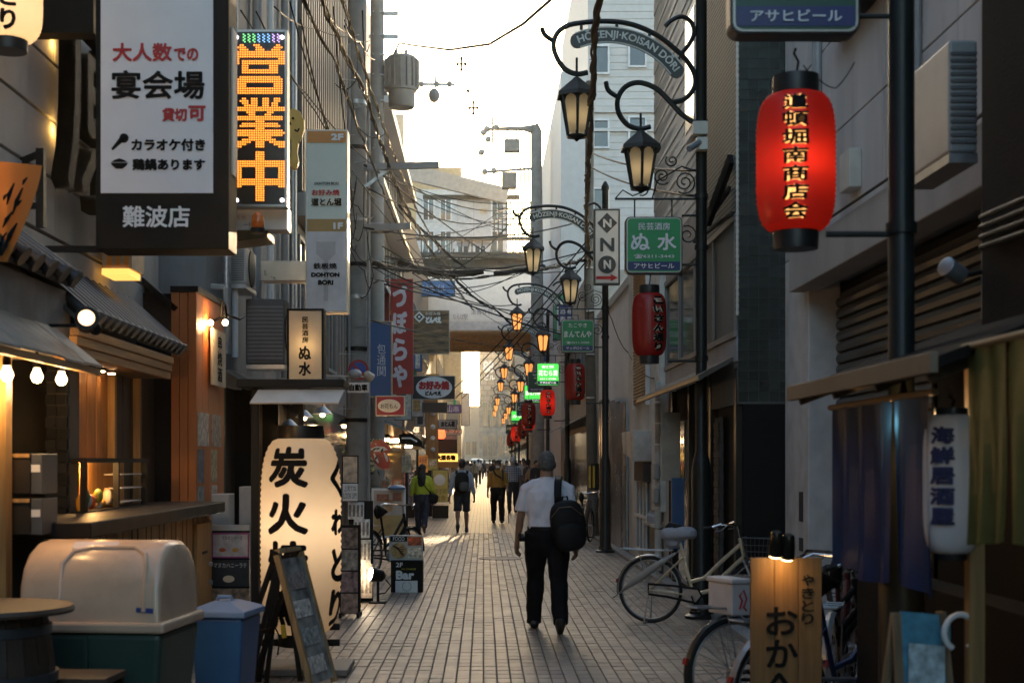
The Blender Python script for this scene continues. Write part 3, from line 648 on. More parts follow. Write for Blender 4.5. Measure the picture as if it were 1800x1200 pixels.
# mail boxes
for k, (py0, py1, l) in enumerate(((797, 868, 'upper grey metal mail box by the restaurant door'), (876, 940, 'lower grey metal mail box by the restaurant door'))):
    D = 7.7; x0, x1, z0, z1 = rect(14, py1, 72, py0, D); z0, z1 = min(z0, z1), max(z0, z1)
    m_ = wthing('mail_box', l, 'mailbox', (x0, D, z0), 'mail boxes by the restaurant door')
    MB().box(x0, x1 - .06, D, D + .3, z0, z1).build('body', mat('mailbox_brown', (.03,.024,.018), .5, spec=.2), m_, bevel=.006)
    MB().box(x1 - .06, x1, D + .02, D + .3, z0, z1).build('front', mat('mailbox_grey', (.12,.125,.13), .4, .4), m_, bevel=.004)
    MB().box(x1 - .058, x1 - .01, D + .016, D + .02, z1 - .1, z1 - .06).build('label_card', WHITE, m_); MB().box(x0, x1 - .06, D - .012, D, z1 - .02, z1).build('lip', YW, m_)
# arm spotlight on the plaster wall
al = wthing('arm_spotlight', 'black arm spotlight with a glowing lens on the plaster wall', 'lamp', P(62, 575, 8.7))
q0, q1 = P(58, 572, 8.7), P(140, 572, 8.7)
mb = MB(); mb.cyl(q0 + Vector((-.02, 0, 0)), q0 + Vector((.03, 0, 0)), .05, n=12); mb.cyl(q0, q1, .011, n=8); mb.build('arm', BLACK, al, smooth=True)
hd = P(152, 560, 8.6); ax = Vector((.25, -.93, .18)).normalized()
MB().lathe(hd - ax*.13, [(.02, 0), (.06, .01), (.068, .1), (.072, .15)], 18, ax).build('head', BLACK, al, smooth=True)
MB().lathe(hd + ax*.008, [(.05, .0), (.05, .012), (.001, .016)], 18, ax).build('lens', lit('spot_lens', (1,.62,.32), .7), al, smooth=True)
MB().ball(P(168, 578, 8.7), .04).build('knuckle', BLACK, al, smooth='all')
# gable board and flame-pattern box over the second eave
gb = wthing('gable_board', 'dark sloping gable board over a grey side wall', 'wall', P(270, 540, 12.6))
a, b, c = P(182, 480, 12.6), P(232, 478, 12.6), P(312, 545, 12.6); d = P(182, 545, 12.6)
MB().prism([(a.x, a.z), (b.x, b.z), (c.x, c.z), (d.x, d.z)], 12.6, 12.7).build('side_wall', mat('gable_grey', (.2,.195,.18), .85, dirt=.3), gb)
MB().bar(P(228, 474, 12.55), P(312, 545, 12.55), .1, .05).build('barge_board', BLACK, gb)
fb = wthing('flame_sign_box', 'small box sign with orange flame pattern lit from below', 'sign', P(205, 490, 11))
x0, x1, z0, z1 = rect(180, 440, 232, 490, 11)
MB().box(x0, x1, 11, 11.4, z0 + .08, z1 + .3).build('box', mat('flame_box', (.4,.3,.2), .6, var=.3), fb)
for k in range(3):
    xx = x0 + .03 + k*.065
    MB().prism([(xx, z0 + .1), (xx + .045, z0 + .1), (xx + .05, z0 + .25), (xx + .03, z0 + .42), (xx + .022, z0 + .24)], 10.99, 10.998).build('flame', mat('flame_orange', (.7,.25,.03), .6), fb)
MB().box(x0, x1 - .02, 10.98, 11.35, z0 + .03, z0 + .078).build('light_tray', lit('tray_glow', (1,.5,.12), .35), fb)
# --- orange clad pillar with posters
OR = mat('orange_board', (.5,.145,.035), .5, var=.1, scale=3, dirt=.25, dscale=1.5, dcol=(.22,.06,.02), stretch=(5,5,.6))
D = 12.5; x0 = P(300, 0, D).x; x1 = P(345, 0, D).x
op = wthing('orange_pillar', 'tall orange boarded pillar covered with posters on its street side', 'pillar', (x0, D, 0))
ztop = P(0, 513, D).z
bw = (x1 - x0) / 3
for k in range(3): MB().box(x0 + k*bw + .004, x0 + (k+1)*bw - .001, D, D + .03, .03, ztop).build('board', OR, op, bevel=.003)
for k in range(5): MB().box(x1 - .03, x1, D + .03 + k*.26, D + .29 + k*.26 - .004, .03, ztop - k*.0).build('board', OR, op, bevel=.003)
MB().box(x0 - 1.2, x1 - .035, D + .03, D + 1.3, 0, ztop - .01).build('core', DARKIN, op)
MB().box(x0, x1 + .02, D - .02, D + 1.35, ztop, ztop + .05).build('cap', BLACK, op)
PST = [mat('poster_%d' % k, c, .5, var=.6, scale=18) for k, c in enumerate([(.4,.38,.36), (.3,.25,.22), (.12,.14,.18), (.38,.34,.2), (.25,.3,.3)])]
for k in range(14):
    col = k % 2; rowi = k // 2; y0 = D + .06 + col*.62; z1 = ztop - 1.05 - rowi*.33
    if z1 < .4: break
    MB().box(x1, x1 + .004, y0, y0 + (.5 if rowi == 0 else .28), z1 - .3, z1).build('poster', PST[k % 5], op)
bn = wthing('vertical_banner', 'pale vertical lettered banner lit by a wall lamp on the orange pillar', 'banner', (x1 + .03, D + .85, 2.3))
MB().box(x1 + .03, x1 + .05, D + .5, D + 1.15, 2.3, 2.82).build('cloth', mat('banner_cloth', (.6,.5,.36), .8), bn)
mb = MB(); text_into(mb, '串焼酒', D + .62, D + 1.03, 2.33, 2.78, lambda u, v, l: Vector((x1 + .054 + l, u, v)), .004, True); mb.build('lettering', INK, bn, recalc=False)
wl = wthing('antler_lamp', 'black antler-shaped wall lamp with two bulbs above the banner', 'lamp', (x1 + .1, D + .7, 2.85))
mb = MB(); mb.tube([(x1 + .02, D + .7, 2.9), (x1 + .15, D + .6, 2.95), (x1 + .2, D + .35, 2.9), (x1 + .2, D + .3, 3.0)], .012).tube([(x1 + .15, D + .6, 2.95), (x1 + .25, D + .75, 2.92), (x1 + .26, D + 1.0, 2.98)], .012).tube([(x1 + .1, D + .65, 2.93), (x1 + .12, D + .6, 3.08)], .01); mb.build('arm', BLACK, wl, smooth=True)
for q in ((370, 567), (396, 567)):
    pt = P(q[0], q[1], D + .5); MB().ball(pt, .028).build('bulb', lit('bulb_glow2', (1,.8,.5), 5), wl, smooth='all')
inner_lamp(wl, P(378, 572, D + .45), 14, (1,.62,.3), .03)
# --- dark shop building with pipes and air-conditioners
GRW = mat('grey_service_wall', (.26,.26,.255), .75, var=.2, scale=2, dirt=.55, dscale=1.2, stretch=(1,1,.5), dcol=(.07,.068,.065))
th = wthing('service_wall_building', 'dark grey building with pipes and air-conditioners behind the box signs', 'building', (-4.5, 17, 0))
MB().box(-7, -2.72, 13.9, 20.8, 2.4, 13).build('wall', GRW, th)
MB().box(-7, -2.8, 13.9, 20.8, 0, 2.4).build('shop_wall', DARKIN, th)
for y in (14.2, 16.0, 18.0, 20.2): MB().box(-2.8, -2.6, y, y + .12, 0, 2.5).build('shop_post', BLACK, th)
for k in range(5): MB().add([(-2.2, 14 + k*.8, 2.3), (-2.2, 14.76 + k*.8, 2.3), (-2.8, 14.76 + k*.8, 2.62), (-2.8, 14 + k*.8, 2.62)], [(0,1,2,3)]).build('canopy_sheet', mat('dark_canopy', (.06,.05,.045), .6, dirt=.4), th)
for k, (y, r, m_) in enumerate(((14.6, .05, STEEL), (15.1, .035, WHITE), (16.6, .06, GREY), (17.6, .04, WHITE), (18.9, .05, GREY), (19.7, .05, STEEL))):
    MB().cyl((-2.64, y, 2.7), (-2.64, y, 12.5), r, n=10).build('pipe', m_, th, smooth=True)
for k, (y0, z0) in enumerate(((14.8, 4.3), (17.1, 5.4), (17.2, 8.0), (14.9, 7.0))):
    MB().box(-2.72, -2.66, y0, y0 + 1.2, z0, z0 + 1.3).build('window', FRM, th); MB().box(-2.66, -2.65, y0 + .06, y0 + 1.14, z0 + .06, z0 + 1.24).build('window_pane', WGL, th)
def ac_unit(label, x0, x1, y0, y1, z0, z1, body):
    a = wthing('air_conditioner', label, 'air conditioner', ((x0+x1)/2, (y0+y1)/2, z0), 'outdoor air-conditioner units')
    MB().box(x0, x1, y0, y1, z0, z1).build('casing', body, a, bevel=.015)
    g = MB(); n = 14
    for k in range(n): 
        z = z0 + (z1-z0)*(.08 + .84*k/n); g.box(x0 + .04*(x1-x0), x1 - .04*(x1-x0), y0 - .008, y0 - .001, z, z + (z1-z0)*.84/n*.5)
    g.build('grille', mat('ac_grille', (.16,.16,.16), .5), a)
    MB().lathe((x1 + .002, (y0+y1)/2, (z0+z1)/2), [(.001, 0), (.2, 0), (.2, .012), (.001, .016)], 20, (1,0,0)).build('fan_guard', BLACK, a)
    MB().box(x0, x1, y0, y1, z0 - .05, z0 - .003).build('bracket', STEEL, a); return a
ACW = mat('ac_casing_white', (.5,.5,.48), .5, dirt=.35, dcol=(.2,.19,.17)); ACD = mat('ac_casing_dark', (.09,.09,.088), .55, dirt=.3)
x0, x1, z0, z1 = rect(432, 525, 500, 640, 15.5); ac_unit('dark grille air-conditioner on the wall left of the cream box sign', x0, x1, 15.5, 15.9, z0, z1, ACD)
x0, x1, z0, z1 = rect(352, 432, 432, 498, 15.0); ac_unit('big pale air-conditioner box above the orange pillar', x0, x1, 15, 15.7, z0, z1, ACW)
x0, x1, z0, z1 = rect(1668, 70, 1719, 268, 7.0); ac_unit('white air-conditioner at the top right beside the dark pier', x0, x1, 7.0, 7.7, z0, z1, mat('ac_white2', (.42,.44,.43), .45, dirt=.3))
mb = MB(); mb.tube([P(395, 505, 14.2), P(368, 503, 14.2)], .03).tube([P(370, 505, 14.2), P(396, 508, 14.2), P(398, 570, 14.2), P(396, 600, 14.2)], .028)
dp = wthing('pale_drain_pipe', 'pale bent drain pipe beside the orange pillar', 'pipe', P(398, 600, 14.2)); mb.build('pipe', mat('pipe_pvc', (.45,.42,.38), .5), dp, smooth=True)
mp = wthing('metal_duct', 'shiny beige metal duct joining the wall and the tall sign', 'duct', P(500, 500, 16)); x0, x1, z0, z1 = rect(457, 458, 540, 494, 16.0)
MB().box(x0, x1, 16, 16.25, z0, z1).build('casing', mat('duct_metal', (.5,.43,.35), .3, .7), mp, bevel=.01)
# --- ribbed dark tower and next buildings
RIBM = mat('ribbed_dark_metal', (.1,.095,.09), .5, .3, dirt=.3)
th = wthing('ribbed_tower', 'tall building faced with dark vertical metal ribs on the left', 'building', (-5, 25, 0))
MB().box(-9, -2.8, 20.9, 31.4, 0, 19).build('wall', mat('rib_back', (.16,.15,.14), .7), th)
for k in range(36): MB().box(-2.8, -2.68, 21.0 + k*.29, 21.13 + k*.29, 5.6, 18.5).build('rib', RIBM, th)
MB().box(-2.8, -2.6, 20.9, 31.4, 5.2, 5.55).build('band', GREY, th)
windows_street(th, -2.8, -1, 21, 31, 3.2, 5.0, 5, FRM, WGL)
MB().box(-2.8, -2.78, 21.2, 31, .1, 2.5).build('shop_front', SHOPGL, th)
th = row('pinkish grey building with open gallery past the ribbed tower', -1, -2.75, 31.5, 48, 12.4, mat('pinkish_panel', (.42,.38,.36), .7, dirt=.25), 3, 5)
for k in range(3): MB().box(-2.75, -2.25, 32, 47.5, 5.6 + k*2.3, 5.72 + k*2.3).build('gallery', STEEL, th)
row('brown building with dense shop signs on the left', -1, -2.7, 48.1, 69.8, 10.5, mat('brown_render', (.3,.22,.15), .8, dirt=.3), 2, 6)
row('ochre shop house beyond the bridge on the left', -1, -2.7, 83, 104, 11, mat('ochre_render', (.42,.28,.13), .8, dirt=.3), 2, 6)
row('grey shop house in the left distance', -1, -2.7, 104, 130, 15, GR2, 3, 6)
row('farthest cream shop house on the left side', -1, -2.7, 130, 160, 15, BE, 3, 7)
# --- bridge building across the street
BRW = mat('bridge_white_panel', (.78,.76,.72), .7, var=.05, dirt=.12, dcol=(.4,.36,.3))
D = 70.0
th = wthing('bridge_building', 'white bridge building spanning the street with steel deck on top', 'building', (0, 76, 8))
MB().box(-9, 9, D, 82.5, 8.05, 11.0).build('wall', BRW, th)
for k in range(46): MB().box(-4.6 + k*.2, -4.42 + k*.2, D - .03, D - .002, 8.5, 10.9).build('wall_panel', BRW, th)
MB().box(-9, 9, D - .05, D - .001, 8.02, 8.45).build('beam', mat('bridge_beam', (.5,.5,.5), .6), th)
MB().box(-9, 9, D + .05, 82.4, 7.95, 8.048).build('soffit', mat('soffit_brown', (.82,.6,.38), .7), th)
for k in range(5): MB().box(-5, 5, D + 2 + k*2.2, D + 2.15 + k*2.2, 7.8, 7.948).build('soffit_beam', MATS['soffit_brown'], th)
MB().box(-9, -2.75, D, 82.5, 0, 8.04).build('leg_block', BE, th); MB().box(2.65, 9, D + 2.1, 82.5, 0, 8.04).build('leg_block', BE, th)
STL = mat('steel_deck', (.06,.065,.06), .6, .2, dirt=.3)
MB().box(-3.7, 2.5, D + .5, D + 1.2, 11.05, 11.6).build('deck_slab', STL, th)
for k in range(16): MB().bar((-3.5 + k*.37, D + .1, 11.0 + .1*(k % 3)), (-3.3 + k*.37, D + .1, 11.9 + .15*(k % 4)), .06, .09).build('strut', STL, th)
MB().cyl((-3.6, D + .05, 11.75), (2.4, D + .05, 11.6), .12, n=10).build('pipe', STL, th)
for z in (11.15, 11.75, 12.5): MB().box(-3.6, 2.4, D + .2, D + .45, z, z + .16).build('deck_beam', STL, th)
for k in range(13): MB().box(-3.6 + k*.5, -3.54 + k*.5, D + .15, D + .2, 11.0, 12.6).build('baluster', STL, th)
for k in range(9): MB().bar((-3.4 + k*.65, D + .25, 11.3), (-3.0 + k*.65, D + .25, 11.8), .05, .08).build('brace', STL, th)
cb = MB().box(-1.33, .35, D + .5, D + 1.6, 12.4, 14.55).build('cabinet', mat('cabinet_grey', (.45,.46,.48), .5, .2), th, bevel=.02)
MB().box(-.5, -.47, D + .48, D + .499, 12.5, 14.5).build('cabinet_joint', GREY, th); MB().box(-.2, .18, D + .48, D + .499, 13.85, 14.1).build('cabinet_vent', TAN, th)
MB().bar(P(715, 302, D), P(892, 345, D), .35, .75).build('diagonal_beam', mat('diag_beam', (.4,.37,.33), .6), th)
MB().box(-3.0, 1.8, D + .3, D + .6, 14.55, 14.75).build('roof_beam', STL, th)
for k in range(10): MB().box(.5 + .2*k, .56 + .2*k, D + .6, D + .66, 12.6, 14.5).build('rail_post', STL, th)
for k in range(7): MB().box(.45, 2.4, D + .62, D + .66, 12.8 + .26*k, 12.86 + .26*k).build('rail', STL, th)
# lettering on the bridge, too faint and small to read in full
letter(th, 'なんば駅', 796, 552, 822, 562, D - .052 - .0, mat('faint_print', (.25,.25,.26), .7), lift=.035)
letter(th, '法善寺前', 828, 543, 866, 553, D - .052, MATS['faint_print'], lift=.035)
ob = building('roof_house', 'pale plant house with window strips on the bridge roof behind the steel deck', -3.6, 1.3, 76, 82, 11.01, 16.1, mat('office_white', (.6,.58,.55), .7), 'building')
for k in range(2): windows_front(ob, 76, -3.4, 1.2, 12.6 + k*1.8, 13.9 + k*1.8, 5, WFR, WGL, .1)
tb = building('tan_block', 'tan block rising behind the bridge building', -5.2, -1.5, 96, 110, 0, 21.4, mat('tan_block_wall', (.46,.36,.22), .8), 'building')
windows_front(tb, 96, -4.6, -2.0, 18.2, 19.8, 2, WFR, WGL)
building('pale_block', 'pale grey block far behind the wire frames', -12, -5.4, 96, 112, 0, 25, BE, 'building')
b88 = wthing('grey_tower', 'grey tower at the end of the street with a round-lettered emblem', 'building', (6, 300, 0))
STN = bricktex('tower_cladding', (.26,.23,.2), (.2,.18,.155), (.12,.11,.1), 'xz', 1.6, 1.1, .12, .7)
MB().box(-.9, 14, 300, 320, 0, 32).build('wall', STN, b88)
windows_front(b88, 300, -.4, 9, 2.5, 7, 6, FRM, WGL, .3); windows_front(b88, 300, -.4, 9, 9, 14, 6, FRM, WGL, .3)
letter(b88, '88', 849, 634, 868, 655, 299.7, mat('pale_emblem', (.75,.72,.66), .6), bold=.12, lift=.1)
letter(b88, 'ビル', 851, 658, 870, 668, 299.7, MATS['pale_emblem'], bold=.06, lift=.1)
lb = building('low_far_block', 'low brown block closing the street beside the grey tower', -30, 1.0, 321, 332, 0, 14, BE, 'building')
windows_front(lb, 321, -7, -1.4, 3, 6, 4, FRM, WGL, .2)
# ================================================================== STREET LAMP POSTS WITH ARCH SIGNS
LAMPG = paper('lamp_cream_glass', (.97,.87,.68), .88)
LAMPL = lit('lamp_lit_glass', (1,.33,.075), .3, (.8,.5,.25))
def q4(cx, cy): return (cx - 965) * .00174, 6.298 - cy * .00174     # measured on the first post
def spline(pts, n=6):
    out = []; m = len(pts)
    for i in range(m - 1):
        p0, p1, p2, p3 = [Vector(pts[max(0, min(m - 1, i + d))]) for d in (-1, 0, 1, 2)]
        for k in range(n):
            t = k / n; out.append(.5 * ((2*p1) + (p2 - p0)*t + (2*p0 - 5*p1 + 4*p2 - p3)*t*t + (3*p1 - p0 - 3*p2 + p3)*t*t*t))
    out.append(Vector(pts[-1])); return out
def iron(mb, cr, r, n=7): mb.tube(spline([(q4(a, b)[0], 0, q4(a, b)[1]) for a, b in cr]), r, n)
def lamp_head(parent, cx, ytop, ybody, ybot, glass_m):
    x, zt = q4(cx, ytop); _, zr = q4(cx, ybody - 40); _, zb = q4(cx, ybot); zs_ = zr - .04
    MB().cyl((x, 0, zt), (x, 0, zr + .1), .012, n=8).build('lamp_stem', POST, parent, smooth=True)
    rf = MB(); rf.lathe((x, 0, 0), [(.03, zr + .13), (.06, zr + .1), (.14, zr + .035), (.215, zr - .03), (.225, zr - .075), (.2, zr - .07), (.17, zr - .02), (.01, zr + .05)], 6, ph=math.pi/6); rf.build('lamp_roof', mat('lamp_roof_iron', (.05,.045,.04), .5, .3), parent)
    fr = MB(); rt, rb = .175, .1
    for k in range(6):
        a = 2*math.pi*(k + .5)/6; b = 2*math.pi*(k + 1.5)/6
        pa, pb = Vector((x + rt*math.cos(a), rt*math.sin(a), zs_)), Vector((x + rb*math.cos(a), rb*math.sin(a), zb))
        fr.cyl(pa, pb, .016, .012, 6)
        pc, pd = Vector((x + rt*math.cos(b), rt*math.sin(b), zs_)), Vector((x + rb*math.cos(b), rb*math.sin(b), zb))
        c = (pa + pb + pc + pd) / 4; outl = []      # pane with an arched head and foot
        for (u, v) in ((.08,.12),(.08,.8),(.2,.92),(.5,1.0),(.8,.92),(.92,.8),(.92,.12),(.7,.03),(.5,.0),(.3,.03)):
            lo = pb.lerp(pd, u); hi = pa.lerp(pc, u); p_ = lo.lerp(hi, .03 + v*.94); outl.append(p_)
        pm = MB(); nrm = (pc - pa).cross(pb - pa).normalized()
        if nrm.dot(c - Vector((x, 0, c.z))) < 0: nrm = -nrm
        pm.add([o_ - nrm*.006 for o_ in outl], [tuple(range(len(outl)))]); pm.build('lamp_pane', glass_m, parent)
        fr.cyl(pb, pd, .014, n=6).cyl(pa, pc, .014, n=6)
    fr.lathe((x, 0, zb - .05), [(.012, 0), (.03, .02), (.1, .045), (.1, .055)], 6, ph=math.pi/6)
    fr.build('lamp_frame', POST, parent)
def scroll(mb, cx, cz, r, turns, dirn, start):
    pts = []
    for k in range(int(turns*12) + 1):
        a = start + dirn*k*math.pi/6; rr = r*(1 - k/(turns*12)*.85); pts.append((cx + rr*math.cos(a), 0, cz + rr*math.sin(a)))
    mb.tube(pts, .008, 5)
def lamp_post(label, loc, glass_m, extras=True):
    th = thing('lamp_post', label, 'lamp post', loc, 0, 'lamp posts with arched name signs')
    mb = MB(); mb.lathe((0,0,0), [(.17, 0), (.17, .03), (.13, .05), (.1, .12), (.1, 1.5), (.085, 1.62), (.058, 1.7), (.056, 6.35), (.07, 6.37), (.07, 6.42), (.03, 6.5), (.001, 6.52)], 16); mb.build('post', POST, th, smooth=True)
    a = MB(); iron(a, [(30,165),(48,205),(97,240)], .025); iron(a, [(300,425),(235,435),(165,405),(115,330),(100,260),(122,195),(180,152),(260,135),(400,125),(550,142),(700,205),(830,305),(900,385),(930,460),(915,530),(860,585),(785,602)], .027)
    iron(a, [(755,155),(790,120),(850,98),(905,130),(922,190),(900,250),(850,315)], .024); iron(a, [(945,735),(850,670),(780,595),(700,520),(600,485),(520,510),(475,580),(480,660),(530,730),(600,755),(668,742)], .027); iron(a, [(405,480),(420,530),(467,565)], .025)
    iron(a, [(930,460),(965,440)], .02)
    a.build('scroll_arch', POST, th, smooth=True)
    # curved name plate
    p1, p2, p3 = [Vector(q4(*c)) for c in ((240,240),(500,215),(820,415))]
    ax, ay, bx, by, cx, cy = p1.x, p1.y, p2.x, p2.y, p3.x, p3.y
    d = 2*(ax*(by - cy) + bx*(cy - ay) + cx*(ay - by)); ux = ((ax*ax + ay*ay)*(by - cy) + (bx*bx + by*by)*(cy - ay) + (cx*cx + cy*cy)*(ay - by))/d
    uy = ((ax*ax + ay*ay)*(cx - bx) + (bx*bx + by*by)*(ax - cx) + (cx*cx + cy*cy)*(bx - ax))/d
    rad = math.hypot(ax - ux, ay - uy); t0 = math.atan2(ay - uy, ax - ux); t1 = math.atan2(cy - uy, cx - ux); hh = .075
    outer, inner = [], []
    for k in range(25):
        t = t0 + (t1 - t0)*k/24; outer.append((ux + (rad + hh)*math.cos(t), uy + (rad + hh)*math.sin(t))); inner.append((ux + (rad - hh)*math.cos(t), uy + (rad - hh)*math.sin(t)))
    def endcap(t, s):
        cx_, cy_ = ux + rad*math.cos(t), uy + rad*math.sin(t); return [(cx_ + hh*math.cos(t + s*k*math.pi/8), cy_ + hh*math.sin(t + s*k*math.pi/8)) for k in range(1, 8)]
    pl = MB(); n = 24
    for k in range(n):
        for y in (-.02, .02): pl.add([(outer[k][0], y, outer[k][1]), (outer[k+1][0], y, outer[k+1][1]), (inner[k+1][0], y, inner[k+1][1]), (inner[k][0], y, inner[k][1])], [(0,1,2,3)])
        pl.add([(outer[k][0], -.02, outer[k][1]), (outer[k+1][0], -.02, outer[k+1][1]), (outer[k+1][0], .02, outer[k+1][1]), (outer[k][0], .02, outer[k][1])], [(0,1,2,3)]); pl.add([(inner[k][0], -.02, inner[k][1]), (inner[k+1][0], -.02, inner[k+1][1]), (inner[k+1][0], .02, inner[k+1][1]), (inner[k][0], .02, inner[k][1])], [(0,1,2,3)])
    for t, s in ((t1, -1), (t0, 1)):
        e = [(ux + (rad + hh)*math.cos(t), uy + (rad + hh)*math.sin(t))] + endcap(t, s) + [(ux + (rad - hh)*math.cos(t), uy + (rad - hh)*math.sin(t))]
        pl.prism(e, -.02, .02)
    plate = pl.build('name_plate', mat('plate_green_black', (.035,.04,.038), .45), th)
    tx = MB(); L_ = abs(t1 - t0)*rad
    text_into(tx, 'HŌZENJI·KOISAN DŌRI', -L_*.5, L_*.5, -.058, .066, lambda u, v, l: Vector((ux + (rad + v)*math.cos((t0+t1)/2 - u/rad), -.024 - l, uy + (rad + v)*math.sin((t0+t1)/2 - u/rad))), .003, seg=.05)
    tx.build('lettering', mat('pale_letters', (.6,.6,.56), .5), plate, recalc=False)
    rim = MB(); rim.tube([(x, -.02, z) for x, z in outer], .008, 5).tube([(x, -.02, z) for x, z in inner], .008, 5); rim.build('plate_rim', MATS['pale_letters'], plate)
    st = MB()
    for (u, v, u2, v2) in ((262,150,262,175),(470,135,470,175),(665,195,655,225),(845,330,830,350)): st.cyl((q4(u,v)[0], 0, q4(u,v)[1]), (q4(u2,v2)[0], 0, q4(u2,v2)[1]), .016, n=6)
    st.build('stay', POST, th)
    lamp_head(th, 235, 340, 570, 800, glass_m); lamp_head(th, 610, 665, 880, 1105, glass_m)
    if glass_m is LAMPG:
        for cx_, cy_ in ((235, 680), (610, 990)): inner_lamp(th, (q4(cx_, cy_)[0], 0, q4(cx_, cy_)[1]), 0.4, (1,.78,.48), .05)  # weak light added inside the unlit heads to brighten their glass
    # bracket that carries the shop sign and the red lantern
    b = MB(); b.cyl((-.88, 0, 4.27), (0, 0, 4.27), .012, n=6).cyl((-.34, 0, 2.62), (0, 0, 2.62), .014, n=6).cyl((-.2, 0, 4.1), (0, 0, 4.1), .012, n=6).cyl((-.2, 0, 3.6), (0, 0, 3.6), .012, n=6)
    b.cyl((0, 0, 2.6), (0, 0, 4.6), .02, n=6)
    scroll(b, -.17, 4.44, .12, 2.2, 1, -2.2); scroll(b, -.4, 4.5, .09, 1.8, -1, -.8); scroll(b, -.3, 4.66, .07, 1.5, 1, 2.5); scroll(b, -.6, 4.37, .07, 1.6, 1, -2)
    scroll(b, -.14, 3.9, .1, 1.6, -1, 2.0); b.tube([(-.88, 0, 4.27), (-.8, 0, 4.36), (-.7, 0, 4.3), (-.6, 0, 4.34)], .008, 5); b.tube([(-.5, 0, 4.27), (-.45, 0, 4.45), (-.2, 0, 4.6), (-.05, 0, 4.55)], .009, 5)
    b.build('bracket', POST, th, smooth=True)
    cl = MB()
    for z in (2.62, 3.75, 4.27, 5.02): cl.lathe((0,0,z), [(.07, 0), (.07, .05)], 14)
    cl.build('clamp', POST, th, smooth=True)
    return th
GGRN = mat('sign_green', (.015,.29,.09), .4, var=.05); GNAVY = mat('sign_navy', (.02,.03,.13), .4, var=.05); GDK = mat('sign_dark_green', (.012,.06,.04), .4, var=.05)
GLIT = lit('sign_green_lit', (.05,.6,.08), .32, (.02,.3,.06)); WLIT = lit('sign_white_lit', (1,1,.95), .25)
SFR = mat('sign_frame_dark', (.06,.055,.05), .4, .5); SFL = mat('sign_frame_pale', (.42,.4,.36), .4, .6)
def post_sign(D, X, label, lines, green, navy=GNAVY, ink=WINK, z0=3.5, wdt=.58, hgt=.58, xr=-.2, cat='sign'):
    x1 = X + xr; x0 = x1 - wdt; th = wthing('hanging_shop_sign', label, cat, ((x0+x1)/2, D, z0), 'green shop signs on the lamp posts')
    cr = .05
    def rr(a0, a1, b0, b1, r):
        out = []
        for (cx, cz, s0) in ((a1 - r, b1 - r, 0), (a0 + r, b1 - r, 90), (a0 + r, b0 + r, 180), (a1 - r, b0 + r, 270)):
            for k in range(5): t = R(s0 + k*22.5); out.append((cx + r*math.cos(t), cz + r*math.sin(t)))
        return out
    MB().prism(rr(x0, x1, z0, z0 + hgt, cr), D - .06, D + .06).build('casing', SFR, th, bevel=.008)
    MB().prism(rr(x0 + .012, x1 - .012, z0 + .012, z0 + hgt - .012, cr*.85), D - .066, D - .0605).build('rim', SFL, th)
    i0, i1, j0, j1 = x0 + .022, x1 - .022, z0 + .022, z0 + hgt - .022
    MB().prism(rr(i0, i1, j0, j1, cr*.75), D - .07, D - .0665).build('face', green, th)
    MB().box(i0 + .004, i1 - .004, D - .073, D - .0705, j0 + .012, j0 + .1).build('navy_strip', navy, th)
    rows = {0: (.78, .92, .2, .8), 1: (.4, .72, .05, .95), 2: (.245, .325, .12, .88), 3: (.055, .155, .12, .88)}
    for k, s_ in enumerate(lines):
        if not s_: continue
        f0, f1, g0, g1 = rows[k]
        if ' ' in s_:
            for q, c_ in enumerate(s_.split()):
                mb = MB(); text_into(mb, c_, i0 + (i1-i0)*(.06 + .5*q), i0 + (i1-i0)*(.42 + .5*q), j0 + (j1-j0)*f0, j0 + (j1-j0)*f1, front(D - .073), .0045, keep=True); mb.build('lettering', ink, th, recalc=False)
            continue
        mb = MB()
        text_into(mb, s_, i0 + (i1-i0)*g0, i0 + (i1-i0)*g1, j0 + (j1-j0)*f0, j0 + (j1-j0)*f1, front(D - .073), .0035 if k == 1 else .001, keep=(k == 1)); mb.build('lettering', ink, th, recalc=False)
    for xx in (x0 + .1, x1 - .1): MB().cyl((xx, D, z0 + hgt), (xx, D, z0 + hgt + .18), .008, n=6).build('hanger', POST, th)
    return th
